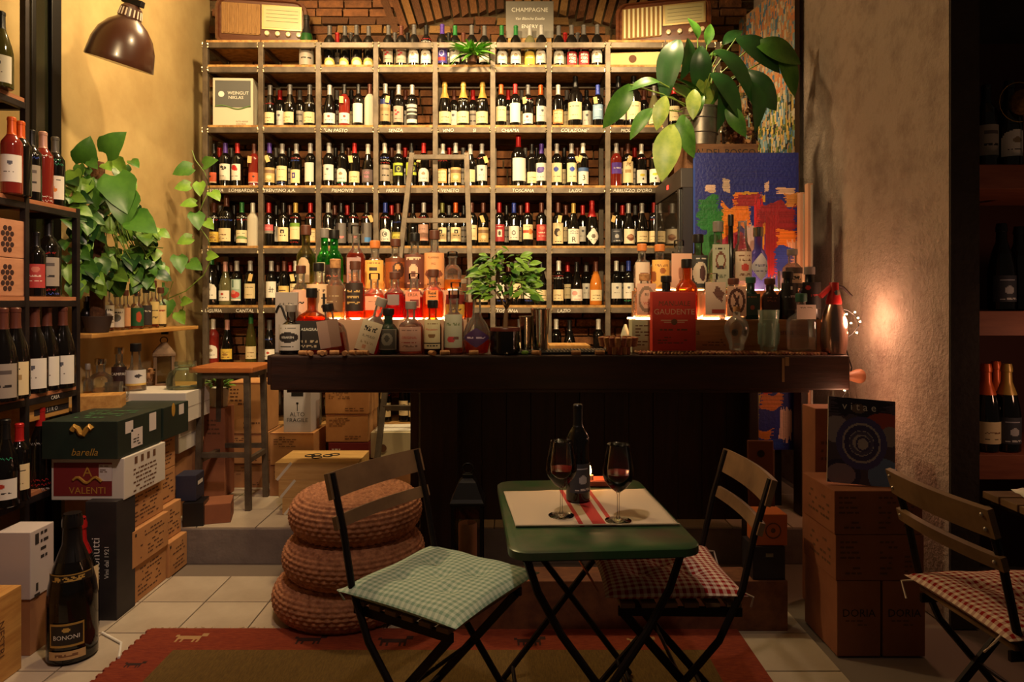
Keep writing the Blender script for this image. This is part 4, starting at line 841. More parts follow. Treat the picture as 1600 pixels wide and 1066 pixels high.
WHS = [ # front row
 ('clear spiced rum bottle with grey label, far left end of bar', 455, 553, 476, 37, D1, 'round', 'smoke', 'dark', .35, 'grey', lb((196, 188, 180), [('C', .5, .5, .42, .2, bk), T(.15), T(.85, (120, 116, 112))], .08, .6), 0, [('KRAKEN', .016, .5, WHITE)]),
 ('round orange flask with black label, beside the grey-labelled rum', 487, 552, 450, 46, D1 + .03, 'flat', 'amber', 'orange', .96, 'black', lb((34, 26, 24), [T(.3, (180, 160, 130)), T(.12, (180, 160, 130))], .06, .5, 1.5), 0, [('CASAGRAN', .020, .7, WHITE)]),
 ('rectangular amber bottle tilted left, with blank mauve label', 524, 549, 470, 36, D1, 'square', 'clear', 'amber', .7, 'black', lb((150, 120, 108), [('R', .5, 0, 1, 1, (128, 98, 84))], .14, .68, 1.8), -.16, None),
 ('red bitter bottle tilted right with cream label', 571, 553, 462, 34, D1, 'square', 'clear', 'red', .85, 'grey', lb((212, 196, 172), [T(.8), T(.7), ('R', .3, .1, .5, .2, (190, 140, 110)), T(.3, (170, 150, 120))], .06, .58, 1.5), .30, [('IL MULO', .016, .5, INK)]),
 ('squat dark green bottle with framed grey label', 607, 552, 481, 31, D1, 'round', 'dgreen', 'none', .5, 'black', lb((140, 134, 124), [('R', .08, .06, .92, .94, (84, 80, 76)), ('C', .5, .5, .28, .3, (150, 144, 134)), ('C', .5, .55, .12, .16, (84, 80, 76))], .1, .55), 0, None),
 ('pink gin bottle with rosy label and red print', 642, 552, 470, 38, D1, 'round', 'clear', 'pink', .9, 'grey', lb((214, 170, 158), [T(.35, (170, 60, 60)), T(.2, (150, 110, 100)), T(.85, (150, 110, 100))], .06, .52), 0, [('ORIGINAL', .017, .55, REDINK)]),
 ('dark rum bottle with tall cream label and red script', 676, 552, 468, 28, D1, 'round', 'amber', 'dark', .9, 'black', lb((222, 208, 170), [('R', 0, .18, 1, .22, bk), T(.1), ('C', .5, .45, .2, .07, (140, 100, 60)), T(.85, (150, 120, 80))], .1, .64), 0, [('Matusalem', .014, .66, REDINK)]),
 ('clear bottle with grey-green label and small pink fruit', 709, 551, 452, 31, D1 + .01, 'round', 'clear', 'pink', .9, 'glass', lb((176, 176, 160), [T(.72, (110, 120, 90)), ('C', .4, .25, .2, .08, (190, 60, 70)), ('C', .65, .28, .14, .05, (110, 70, 60))], .1, .62), 0, None),
 ('onion-shaped cognac decanter with purple diamond label', 745, 552, 452, 44, D1, 'onion', 'clear', 'amber', .38, 'brown', (.10, .42, .9, (70, 40, 90), [('M', 'diamond'), T(.5, (200, 180, 210))]), 0, None),
 # middle row
 ('clear bottle with brown stopper, middle row left end', 470, 502, 418, 26, D2, 'round', 'clear', 'pale', .8, 'brown', lb(PK, [T(.5)]), 0, None),
 ('round pale whisky bottle with large peach label and brushed symbol', 498, 502, 414, 36, D2, 'round', 'clear', 'pale', .95, 'black', lb((238, 200, 160), [T(.8, (120, 90, 80)), ('R', .75, .3, .8, .7, bk), ('R', .66, .55, .9, .6, bk), ('C', .78, .3, .1, .07, bk)], .06, .62, 1.1), 0, None),
 ('stout whisky bottle with brown label, middle row', 524, 502, 408, 30, D2, 'round', 'clear', 'pale', .5, 'cork', lb((128, 92, 66), [T(.6, (190, 160, 120)), T(.4, (190, 160, 120))], .12, .56), 0, None),
 ('whisky bottle with near-black label and copper lettering', 555, 502, 411, 31, D2, 'round', 'clear', 'amber', .95, 'brown', lb((48, 30, 24), [T(.7, (190, 150, 90)), T(.5, (190, 150, 90)), T(.3, (190, 150, 90))], .14, .62), 0, None),
 ('orange-lit bottle with pink label behind the tilted red bitter', 585, 502, 430, 30, D2, 'square', 'clear', 'orange', .95, 'glass', lb((238, 160, 130), [T(.6, (150, 80, 70))], .2, .5, .75), 0, None),
 ('bright red bitter bottle with plain grey label', 617, 502, 428, 30, D2, 'square', 'clear', 'red', .98, 'brown', lb((124, 104, 104), [], .3, .52, .6), 0, None),
 ('red liqueur bottle with peach and maroon label, middle row', 647, 502, 430, 30, D2, 'square', 'clear', 'red', .85, 'glass', lb((226, 130, 100), [('R', .3, .1, .9, .5, (120, 30, 34))], .25, .6, .75), 0, [('ERSA', .022, .78, INKB)]),
 ('bright orange aperitif bottle, middle row', 677, 502, 424, 32, D2, 'square', 'clear', 'orange', .98, 'brown', lb((236, 140, 70), [T(.75, (60, 40, 30)), T(.55, (60, 40, 30))], .3, .58, .6), 0, [('Red', .026, .8, INK)]),
 ('round bottle with yellow label and maroon top', 712, 502, 444, 32, D2, 'round', 'clear', 'yellow', .9, 'glass', lb((206, 160, 70), [('R', 0, .55, 1, 1, (120, 36, 30)), T(.3)], .1, .66), 0, None),
 ('slim amber bottle beside the ladder foot, middle row end', 733, 502, 424, 17, D2, 'slope', 'clear', 'amber', .6, 'black', None, 0, None),
 # back row
 ('olive green whisky bottle with arched cream label, back row', 478, 455, 353, 29, D3, 'round', 'olive', 'none', .7, 'brown', (.12, .5, .55, (206, 176, 140), [('M', 'arch'), T(.4)]), 0, None),
 ('bright green bottle half hidden at left of its twin', 507, 455, 358, 24, D3 + .03, 'round', 'green', 'none', .7, 'grey', lb((200, 190, 160), [T(.6)], .05, .45), 0, None),
 ('bright green whisky bottle with dark label, back row', 522, 455, 360, 28, D3 - .03, 'round', 'green', 'none', .7, 'black', lb((60, 40, 36), [T(.5, (220, 120, 90)), T(.3, (220, 200, 160))], .05, .42), 0, None),
 ('tall amber whisky bottle with mauve label, back row', 556, 455, 353, 27, D3, 'square', 'clear', 'amber', 1.0, 'glass', lb((166, 130, 128), [T(.8, (230, 210, 190)), ('B', .5, .35, .4, .14, (220, 150, 110))], .05, .5, .8), 0, None),
 ('pale whisky bottle with orange and yellow label, back row', 586, 455, 377, 32, D3, 'round', 'clear', 'pale', .9, 'amber', lb((246, 180, 90), [('R', .3, .62, .7, .74, bk), T(.9, (150, 100, 60))], .04, .6), 0, None),
 ('whisky bottle with brown peat-man label, back row', 618, 455, 374, 32, D3, 'round', 'clear', 'pale', .95, 'brown', lb((150, 74, 30), [('C', .7, .6, .26, .26, (70, 34, 20)), ('C', .66, .7, .12, .1, (216, 150, 90)), ('R', 0, .86, 1, 1, (110, 54, 26))], .04, .62, 1.0), 0, [('BIG', .024, .42, GOLD), ('PEAT', .024, .2, GOLD)]),
 ('whisky bottle with purple-brown bearded face label', 648, 455, 365, 32, D3, 'round', 'clear', 'pale', .95, 'black', lb((112, 64, 54), [('C', .5, .5, .2, .2, (226, 180, 150)), ('C', .5, .42, .1, .1, (112, 64, 54)), T(.15, (220, 160, 140)), T(.88, (230, 200, 170))], .04, .62, 1.0), 0, None),
 ('rum bottle with orange picture label, back row', 679, 455, 361, 33, D3, 'round', 'clear', 'orange', .95, 'brown', lb((232, 160, 106), [('C', .5, .4, .4, .12, (130, 70, 50)), ('C', .35, .35, .12, .1, (90, 46, 36)), T(.12, (120, 60, 40))], .04, .62, 1.0), 0, [('FLAMING', .014, .86, INKB), ('PIG', .016, .68, INKB)]),
 ('small clear flask with yellow spirit, back row right end', 707, 455, 394, 28, D3, 'round', 'clear', 'yellow', .5, 'glass', None, 0, None),
 # gins: back row
 ('clear gin bottle with small maroon label patch, back row', 1003, 455, 382, 25, D3, 'round', 'clear', 'clear', .9, 'amber', lb((214, 190, 170), [('R', .3, .45, .8, .6, (110, 50, 40))], .06, .6), 0, None),
 ('yellow-labelled gin bottle with amber stopper', 1031, 455, 383, 30, D3, 'round', 'clear', 'yellow', .9, 'amber', lb((240, 184, 96), [T(.8, (150, 100, 60)), ('C', .55, .6, .16, .1, (170, 100, 50)), ('C', .1, .4, .14, .2, (160, 90, 50))], .06, .66), 0, None),
 ('broad clear gin bottle with pinkish label and glass stopper', 1061, 455, 376, 34, D3, 'square', 'clear', 'clear', .9, 'glass', lb((226, 176, 150), [('R', .35, .1, .6, .2, (140, 90, 70))], .06, .72, 1.4), 0, None),
 ('gin bottle with black and white illustrated label', 1091, 455, 367, 29, D3, 'round', 'smoke', 'clear', .9, 'black', lb((60, 62, 64), [('C', .5, .45, .4, .34, (214, 206, 190)), ('C', .6, .45, .16, .24, (90, 60, 60)), T(.9, (210, 210, 206))], .05, .62), 0, None),
 ('tall clear faceted gin bottle with round seal', 1122, 455, 347, 28, D3, 'oct', 'sea', 'clear', .95, 'grey', (.05, .66, 1.1, (178, 184, 164), [('O', .5, .62, .3, .2, (110, 60, 40)), T(.45), T(.9), T(.25, (120, 130, 110))]), 0, None),
 ('slim dark bottle standing between the gin bottles', 1142, 455, 336, 15, D3 + .04, 'slope', 'black', 'none', .5, 'black', None, 0, None),
 ('tall clear tapered gin bottle with white printed label', 1160, 455, 347, 28, D3, 'slope', 'clear', 'clear', .85, 'none', (.14, .56, .95, (206, 186, 166), [T(.85, (120, 80, 60)), T(.7, (120, 80, 60)), ('C', .5, .45, .2, .12, (190, 70, 60)), T(.2, (120, 80, 60))]), 0, None),
 ('blue-violet gin bottle with white diamond label', 1185, 455, 356, 27, D3, 'round', 'blue', 'none', .85, 'silver', (.14, .6, 1.05, (206, 206, 222), [('M', 'diamond'), T(.55, (110, 110, 150)), T(.35, (110, 110, 150))]), 0, None),
 ('clear bottle with banded black and cream label, far right back', 1238, 432, 367, 30, D3, 'round', 'clear', 'clear', .9, 'grey', lb((70, 56, 50), [('R', 0, .25, 1, .7, (216, 190, 160)), ('T', .5, .2, bk)], .05, .55), 0, None),
 # gins: front row on the crate
 ('square clear gin bottle with ringed letters, left of red box', 1007, 500, 429, 32, D2, 'square', 'clear', 'clear', .95, 'cork', lb((232, 180, 156), [('O', .5, .5, .42, .42, (150, 120, 100))], .1, .78, 1.4), 0, [('RI', .022, .64, INK), ('VO', .022, .36, REDINK)]),
 ('black bottle behind the red box with broad shoulders', 1041, 500, 432, 32, D2, 'round', 'black', 'none', .5, 'black', None, 0, None),
 ('amber jug bottle with black stopper behind the red box', 1073, 500, 406, 34, D2, 'round', 'amber', 'amber', .8, 'black', None, 0, None),
 ('white-glowing gin bottle with diagonal brown label', 1113, 500, 428, 34, D2, 'square', 'clear', 'clear', .95, 'glass', lb((236, 206, 186), [('B', .66, .66, .3, .16, (130, 86, 76), -.6), ('R', .3, .06, .95, .16, (190, 70, 50))], .1, .8, 1.4), 0, None),
 ('square bottle with ringed X emblem and brown cap', 1146, 500, 436, 32, D2, 'square', 'clear', 'clear', .95, 'brown', lb((230, 186, 160), [('O', .5, .5, .44, .44, (90, 50, 40)), ('B', .5, .5, .05, .36, (90, 50, 40), .6), ('B', .5, .5, .05, .36, (90, 50, 40), -.6)], .08, .8, 1.4), 0, None),
 ('dark green flask-shaped bottle with orange print', 1173, 500, 434, 26, D2, 'flat', 'dgreen', 'none', .5, 'green', (.1, .6, 1.0, (28, 50, 40), [T(.85, (160, 100, 60)), ('C', .5, .35, .14, .12, (150, 70, 40))]), 0, None),
 ('brown flask-shaped bottle next to the green flask', 1203, 500, 436, 27, D2, 'flat', 'brown', 'none', .5, 'brown', (.1, .6, 1.0, (60, 34, 26), [T(.85, (150, 80, 50)), T(.7, (150, 80, 50))]), 0, None),
 ('matt black ceramic gin bottle with small white mark', 1231, 500, 425, 29, D2, 'round', 'black', 'none', .5, 'black', (.2, .75, .9, (24, 20, 22), [('C', .5, .8, .06, .06, wh), T(.5, (160, 150, 150))]), 0, None),
 ('wide black ceramic bottle with red print at crate end', 1265, 500, 418, 33, D2 + .01, 'round', 'black', 'none', .5, 'grey', (.2, .7, .9, (26, 20, 22), [('C', .25, .8, .12, .08, (180, 40, 40)), T(.5, (180, 50, 50))]), 0, None),
 # front of the bar on the right
 ('clear square bottle with green cap at the bar front', 1252, 548, 459, 37, D1 + .0, 'square', 'clear', 'clear', .4, 'green', lb((226, 206, 186), [T(.8, (130, 110, 90))], .55, .8, .8), 0, None),
]
for t in WHS:
    z = {D1: None}.get(t[5]);
    z = ZB + .001 if t[5] <= D1 + .035 else (Z2 + .001 if t[5] <= D2 + .02 else Z3 + .001)
    if t[1] == 1252: z = ZB + .018
    liquor('liquor_bottle', t[0], t[1], t[2], t[3], t[4], t[5], t[6], t[7], t[8], t[9], t[10], t[11], tilt=t[12], z=z, word=t[13])
# the clear bottle at 1238 stands in the glass mug
def tube_ring(c, R, r, a0=0, a1=360, n=14, ax='y'):
    pts = []
    for k in range(n + 1):
        a = math.radians(a0 + (a1 - a0) * k / n); u, v = R * math.cos(a), R * math.sin(a)
        pts.append(Vector(c) + (Vector((u, 0, v)) if ax == 'y' else Vector((u, v, 0))))
    return pts
mug = link('glass_mug', MB().lathe([(.030, 0), (.034, .004), (.036, .10), (.033, .10), (.031, .008), (.004, .008)], 20).mesh('glass_mug', smooth=True, mat=mat_glass('mug_glass', (.98, .96, .94), haze=.12)), None, (XX(1232, 3.5), 3.45, Z2 + .001 + .0)); tag(mug, 'clear glass mug with round handle behind the black bottles', 'mug')
mug.location = (XX(1222, 3.58), 3.545, Z3 + .001); part('handle', MB().tube(tube_ring((-.045, 0, .05), .026, .005, 90, 270), .0045, 8), _mats['mug_glass'], mug, smooth=True)
for o in COL.objects:
    if o.get('label', '').startswith('clear bottle with banded'): o.location.z = Z3 + .001
kb = boxthing('rum_carton', 'grey rum carton with octopus print behind the clear rum bottle', 'box', (XX(450, 3.4), 3.40, ZB), (.112, .05, .30), M('rum_card', (150, 138, 132), .7))
face(kb, 'f', 0, .09, 'K R   E N', .018, INK); part('tentacle', MB().tube([(-.05 + .006 * i, -.027, .20 + .035 * math.sin(i * .5)) for i in range(12)], .006, 6), BLACKP, kb)
# red box book, skull bottle, tumbler, siphon
rb = boxthing('red_gift_box', 'large red printed box standing on the bar', 'box', (XX(1052, 3.29), 3.30, ZB + .016), (.212, .05, .285), M('red_box_card', (196, 50, 32), .6, c2=(178, 40, 28), nscale=4), rz=.05)
face(rb, 'f', 0, .085, 'MANUALE', .034, INKB, shear=.1); face(rb, 'f', 0, .045, 'GAUDENTE', .038, M('faded_print', (206, 150, 120), .7)); rects(rb, 'f', dashes(-.07, -.05, .07, -.03, 1, 3) + dashes(-.08, -.11, .08, -.07, 3, 6), INKB)
part('emblem', MB().lathe([(.014, 0), (.015, .001)], 16, (0, -.0255, .14), rot=Matrix.Rotation(math.pi / 2, 3, 'X')), INKB, rb); rects(rb, 'f', [(-.04, .005, .05, .006), (.04, .005, .05, .006), (-.03, -.004, .04, .005), (.03, -.004, .04, .005)], _mats['faded_print'])
sk = empty('skull_decanter', (XX(1151, D1), D1, ZB + .018), 'clear glass skull-shaped bottle with cork on the bar', 'bottle')
SKG = mat_glass('skull_glass', (.96, .95, .9), 1.8, .14)
mb = MB(); prof = [(.028, 0), (.034, .006), (.036, .03), (.044, .05), (.056, .085), (.058, .11), (.05, .14), (.03, .158), (.017, .166), (.016, .185), (.019, .188)]
mb.lathe(prof, 22, sy=1.1); part('skull', mb, SKG, sk, smooth=True)
for s in (-1, 1): part('eye_socket', MB().ball((s * .024, -.050, .088), .016, 12, 8, (1, .5, 1.1)), mat_glass('skull_socket', (.55, .52, .46), 1.8, .1), sk, smooth=True)
part('nose', MB().lathe([(.009, 0), (.002, .018)], 8, (0, -.057, .055)), SKG, sk, smooth=True)
for k in range(6): part('tooth', MB().box((-.02 + k * .008, -.037 - .004 * (1 - abs(k - 2.5) / 2.5), .03), (.006, .006, .013)), SKG, sk, bevel=.001)
part('stopper', MB().lathe([(.017, .186), (.018, .2), (.017, .212)], 14), CORK, sk, smooth=True)
tm = empty('tiki_tumbler', (XX(1201, D1), D1, ZB + .018), 'frosted sculpted glass tumbler between skull bottle and square bottle', 'glass')
part('tumbler', MB().lathe([(.036, 0), (.040, .01), (.044, .05), (.040, .075), (.046, .10), (.045, .135), (.048, .17), (.050, .195), (.047, .195), (.044, .14), (.036, .02), (.002, .015)], 22), mat_glass('sea_tumbler', (.80, .9, .84), haze=.22), tm, smooth=True)
for k in range(8):
    a = k * math.pi / 4; part('carved_ridge', MB().tube([(.046 * math.cos(a), .046 * math.sin(a), .03 + .0), (.05 * math.cos(a + .1), .05 * math.sin(a + .1), .08), (.049 * math.cos(a), .049 * math.sin(a), .13)], .005, 6), _mats['sea_tumbler'], tm, smooth=True)
si = empty('soda_siphon', (XX(1300, D1), D1 - .02, ZB + .001), 'steel soda siphon with red head at right end of bar', 'siphon')
part('body', MB().lathe([(.050, 0), (.054, .004), (.062, .06), (.063, .10), (.058, .16), (.045, .21), (.034, .235), (.030, .245)], 28), M('brushed_siphon', (170, 140, 130), .22, .95), si, smooth=True)
hd = part('head', MB().lathe([(.034, .24), (.036, .25), (.028, .285), (.022, .30), (.022, .34), (.02, .345), (.004, .346)], 20), M('siphon_red', (170, 28, 28), .35), si, smooth=True)
part('spout', MB().bar((-.015, 0, .325), (-.072, -.01, .275), .02, .022), _mats['siphon_red'], si, bevel=.004)
part('lever', MB().tube([(.01, 0, .335), (.045, 0, .32), (.075, 0, .29), (.088, 0, .278)], lambda t: .008 - .003 * t, 8), M('lever_steel', (70, 58, 56), .35, .8), si, smooth=True)
part('valve_knob', MB().lathe([(.013, 0), (.013, .01), (.004, .012)], 14, (0, -.026, .295), rot=Matrix.Rotation(math.pi / 2, 3, 'X')), CHROME, si, smooth=True)
# cork mat and scattered corks on the bar
def cork_me(k): return MB().lathe([(.0105, 0), (.0118, .001), (.0118, .043), (.0105, .044)], 10).mesh('cork', mat=[CORK, CORKEND][k], smooth=True)
CK = [cork_me(0), cork_me(1)]
mat_ = empty('cork_mat', (XX(1120, 3.28), 3.28, ZB), 'mat of wine corks lying along the right half of bar', 'mat')
k = 0
for row in range(3):
    x = XX(1000, 3.28)
    while x < XX(1285, 3.28):
        link('cork', CK[rnd.random() < .5], mat_, Vector((x, 3.235 + row * .047, ZB + .0065)) - mat_.location, (-math.pi / 2, 0, rnd.uniform(-.12, .12)), (.55, .55, 1)); x += .0165 if row == 0 else .0175
_cc = {}
for (x, y, a) in ((468, 3.225, 1.2), (483, 3.22, .5), (497, 3.225, 1.3), (503, 3.235, .3), (515, 3.225, 1.7), (540, 3.222, .1), (547, 3.24, .9), (553, 3.225, 1.5), (563, 3.235, 1.2), (672, 3.225, .6), (688, 3.222, 1.9), (733, 3.23, 1.57), (832, 3.24, 1.0), (893, 3.222, 1.5), (930, 3.23, 1.57)):
    o = link('wine_cork', CK[0], None, (XX(x, y), y, ZB + .0122), (math.pi / 2, 0, a)); _w = ('the tilted amber bottle' if 490 < x < 560 else 'the grey-labelled rum' if x < 490 else 'the red bitter' if x < 600 else 'the cream-labelled rum' if x < 700 else 'the cognac decanter' if x < 760 else 'the drip tray'); _cc[_w] = _cc.get(_w, 0) + 1; tag(o, '%s loose wine cork from left on the bar edge near %s' % (ORD[_cc[_w] - 1], _w), 'cork', 'loose corks along the bar')
cb = empty('cork_bowl', (XX(966, 3.27), 3.27, ZB), 'bowl built from upright wine corks at bar centre right', 'bowl')
for ring, (n, R, z, tl_) in enumerate(((12, .046, .002, 0.0), (18, .076, .042, .2))):
    for k in range(n):
        a = 2 * math.pi * k / n; link('cork', CK[(k + ring) % 2], cb, (R * math.cos(a), R * math.sin(a), z), Euler((0, tl_, a), 'XYZ'), (1.1, 1.1, 1.0))
part('floor_disc', MB().lathe([(.05, .006), (.05, .012)], 20), CORK, cb)
# shakers, drip tray, board, small glass, lime
def shaker(label, x, yt, w, D, z0):
    r = w * D / F / 2; h = ZZ(yt, D) - z0; o = link('cocktail_shaker', MB().lathe([(r * .74, 0), (r * .76, .003), (r * .98, h - .004), (r, h - .002), (r, h), (r * .95, h), (r * .72, .006), (.002, .005)], 28).mesh('cocktail_shaker', smooth=True, mat=CHROME), None, (XX(x, D), D, z0)); tag(o, label, 'shaker', 'steel shaker tins')
    part('rim_band', MB().lathe([(r * 1.0, h - .006), (r * 1.03, h - .004), (r * 1.03, h - .001), (r * 1.0, h)], 28), CHROME, o, smooth=True)
tr = boxthing('drip_tray', 'black ribbed drip tray lying on the bar behind the edge', 'tray', (XX(880, 3.4), 3.36, ZB), (.46, .20, .014), BLACKP)
for k in range(26): part('rubber_rib', MB().b2((-.215 + k * .0168, -.085, .014), (-.208 + k * .0168, .085, .019)), M('rib_rubber', (74, 66, 60), .4), tr)
shaker('narrow steel shaker tin beside the bonsai pot', 822, 494, 22, 3.34, ZB + .0191); shaker('wide steel shaker tin in front of the rack label', 844, 482, 30, 3.33, ZB + .0191)
o = boxthing('chopping_board', 'small light wooden board on the drip tray', 'board', (XX(889, 3.55), 3.60, ZB), (.21, .20, .03), PINE, bevel=.004); part('juice_groove', MB().b2((-.09, -.085, .0300), (.09, -.08, .0308)), CARD, o)
o = link('lime_wedge', MB().ball((0, 0, .012), .014, 12, 8, (1.3, .8, .8)).mesh('lime_wedge', smooth=True, mat=LEAFL), None, (XX(820, 3.27), 3.235, ZB)); tag(o, 'small green lime wedge at the foot of the shakers', 'lime'); part('rind', MB().ball((0, 0.002, .010), .0142, 12, 8, (1.3, .8, .6)), LEAFG, o, smooth=True)
o = link('paper_scoop', MB().lathe([(.034, 0), (.036, .003), (.032, .05), (.018, .10), (.006, .135), (.003, .137)], 16).mesh('paper_scoop', smooth=True, mat=M('napkin_paper', (176, 172, 150), .6)), None, (XX(977, 3.5), 3.5, ZB)); tag(o, 'upright cone of folded pale napkin behind the cork bowl', 'napkin'); part('fold', MB().bar((.01, -.035, .01), (0, -.005, .125), .004, .004), WHITE, o)
# ---------------------------------------------------------------- bonsai on the bar
def leaf_mesh(name, L, Wd, kind, mat, droop=.3, fold=.15, nx=4, ny=8):
    vs = []; fs = []
    for j in range(ny + 1):
        t = j / ny
        if kind == 'heart': wdt = Wd * (math.sin(math.pi * min(1, t * .92 + .10)) ** .75) * (1 - .25 * t) * (1.15 if t < .5 else 1)
        else: wdt = Wd * (math.sin(math.pi * (t * .94 + .04)) ** .9)
        if t >= 1: wdt = .0005
        y = L * t; z = -droop * L * t * t
        for i in range(nx + 1):
            u = i / nx - .5; back = (abs(u) * 2) ** 2 * .12 * L * (1 - t) ** 3 if kind == 'heart' else 0
            vs.append((u * 2 * wdt / 2 * 1.0, y - back, z + abs(u) * 2 * fold * wdt))
    for j in range(ny):
        for i in range(nx): k = j * (nx + 1) + i; fs.append((k, k + 1, k + nx + 2, k + nx + 1))
    mb = MB(); mb.add(vs, fs); return mb.mesh(name, smooth=True, mat=mat, sharp=3)
def place_leaf(me, parent, p, d, roll=0.0, s=1.0, org=(0, 0, 0), up=None):
    q = Vector(d).to_track_quat('Y', 'Z')
    if up is not None:
        y = Vector(d).normalized(); z = Vector(up); z = (z - y * z.dot(y)).normalized(); x = y.cross(z); q = Matrix((x, y, z)).transposed().to_quaternion()
    e = (q @ Euler((0, roll, 0)).to_quaternion()).to_euler()
    return link('leaf', me, parent, Vector(p) - Vector(org), e, (s, s, s))
bz = empty('potted_ficus', (XX(789, 3.29), 3.29, ZB), 'small bushy ficus in black glass pot on the bar', 'plant'); BZ = bz.location
part('pot', MB().lathe([(.066, 0), (.070, .004), (.074, .03), (.070, .05), (.073, .09), (.071, .128), (.066, .128), (.064, .09), (.002, .088)], 26), M('black_pot_glass', (18, 13, 12), .12), bz, smooth=True)
part('pot_rim_band', MB().lathe([(.0722, .112), (.073, .115), (.0725, .127), (.071, .13)], 26), M('dark_red_band', (84, 30, 26), .4), bz, smooth=True)
part('soil', MB().lathe([(.065, .1), (.065, .112), (.003, .114)], 20), M('soil', (44, 30, 22), .95), bz)
tw = [[(.0, 0, .1), (.005, 0, .2), (.012, 0, .27), (.0, 0, .33)], [(.008, 0, .22), (.04, -.01, .28), (.07, -.02, .33)], [(.008, 0, .22), (-.03, .01, .28), (-.07, .0, .34)], [(.01, 0, .26), (.03, .02, .34), (.05, .02, .40)], [(.005, 0, .26), (-.03, -.02, .34), (-.04, -.02, .40)]]
for k, t in enumerate(tw): part('trunk' if k == 0 else 'branch', MB().tube(t, (lambda u: .012 - .006 * u) if k == 0 else (lambda u: .006 - .003 * u), 8), BARK, bz, smooth=True)
BL = [leaf_mesh('leaf', .055, .026, 'lance', m, .25) for m in (LEAFG, LEAFL, LEAFD)]
r2 = random.Random(11)
for k in range(240):
    a = r2.uniform(0, 2 * math.pi); e = r2.uniform(-.45, 1.0); R = r2.uniform(.35, 1.0) ** .6
    c = Vector((math.cos(a) * math.cos(e) * .165 * R, math.sin(a) * math.cos(e) * .10 * R, .34 + math.sin(e) * .19 * R))
    d = Vector((math.cos(a + r2.uniform(-.8, .8)), math.sin(a + r2.uniform(-.8, .8)) * .7, r2.uniform(-.5, .6)))
    place_leaf(BL[r2.choice((0, 1, 1))], bz, c, d, r2.uniform(-.6, .6), r2.uniform(.75, 1.2), up=(r2.uniform(-.4, .4), -.7, .7))
# ---------------------------------------------------------------- fridge, crate, plants and paintings at the right
fr = empty('display_fridge', (1.22, 4.13, ZP), 'black glass-doored drinks fridge behind the bar, beside the rack', 'fridge'); FO = fr.location
fx0, fx1, fy0, fy1, fz = .94, 1.5, 3.80, 4.48, 2.06
part('body', MB().b2((fx0 + .03, fy0 + .02, ZP), (fx1, fy1, fz - .10)), BLACKP, fr, FO, bevel=.004)
part('top_housing', MB().b2((fx0, fy0, fz - .11), (fx1, fy1, fz)), M('fridge_housing', (52, 42, 38), .5), fr, FO, bevel=.004)
part('front_side', MB().b2((fx0 + .012, fy0, ZP), (fx1, fy0 + .02, fz - .11)), M('fridge_side', (30, 22, 30), .4), fr, FO)
dm = M('fridge_interior', (70, 62, 54), .5)
part('glass_door', MB().b2((fx0, fy0 + .05, ZP + .1), (fx0 + .012, fy1 - .03, fz - .12)), M('fridge_door_glass', (44, 38, 32), .06, spec=.8), fr, FO)
for yy in (fy0 + .02, fy1 - .05): part('door_frame', MB().b2((fx0 - .006, yy, ZP + .06), (fx0 + .02, yy + .045, fz - .115)), BLACKP, fr, FO, bevel=.003)
part('power_lamp', MB().b2((fx0 - .004, 4.1, fz - .07), (fx0 + .002, 4.13, fz - .045)), mat_emit('red_pilot', (1, .05, .03), 2.0), fr, FO)
part('door_handle', MB().bar((fx0 - .02, fy0 + .1, 1.2), (fx0 - .02, fy0 + .1, 1.6), .015, .02), CHROME, fr, FO)
crt = boxthing('wine_crate', 'dark stencilled wooden crate on top of the fridge', 'crate', (1.18, 3.98, fz + .001), (.40, .30, .14), M('old_crate', (134, 92, 60), .8, c2=(110, 72, 46), nscale=6, stretch=(.8, 5, 8)))
face(crt, 'f', 0, .02, "CA' DEL BOSCO", .052, INK)
ZC = fz + .142
pot = empty('peace_lily', (XX(1093, 3.93), 3.93, ZC), 'large peace lily in galvanised bucket on the crate', 'plant')
part('bucket', MB().lathe([(.086, 0), (.09, .004), (.118, .205), (.123, .208), (.123, .216), (.116, .216), (.112, .19), (.004, .185)], 30), M('galvanised', (150, 142, 130), .35, .8, c2=(120, 112, 104), nscale=14), pot, smooth=True)
for z in (.07, .15): part('bucket_ring', MB().lathe([(.0905 + z * .155, z - .003), (.094 + z * .155, z), (.0915 + z * .155, z + .003)], 30), _mats['galvanised'], pot, smooth=True)
part('soil', MB().lathe([(.112, .18), (.111, .2), (.004, .205)], 20), M('lily_soil', (90, 52, 34), .95), pot)
LL = [leaf_mesh('leaf', .30, .15, 'lance', m, dr, .12, 4, 10) for m, dr in ((LEAFD, .75), (LEAFD, .5), (LEAFG, .6), (LEAFY, .35), (LEAFG, .9))]
def frond(px, py, D, length, ang, mi, s, roll=0):
    """leaf springing at pixel (px, py) at depth D, tip direction ang (deg, image plane)"""
    p = P(px, py, D) - pot.location; a = math.radians(ang); d = Vector((math.cos(a), rnd.uniform(-.45, -.1), math.sin(a) + .25))
    part('stem', MB().tube([(rnd.uniform(-.03, .03), rnd.uniform(-.02, .02), .19), (p.x * .4, p.y * .5, .19 + (p.z - .19) * .6), tuple(p)], .004, 6), STEMG, pot, smooth=True)
    place_leaf(LL[mi], pot, p, d, roll, s, up=(rnd.uniform(-.25, .25), -.85, .5))
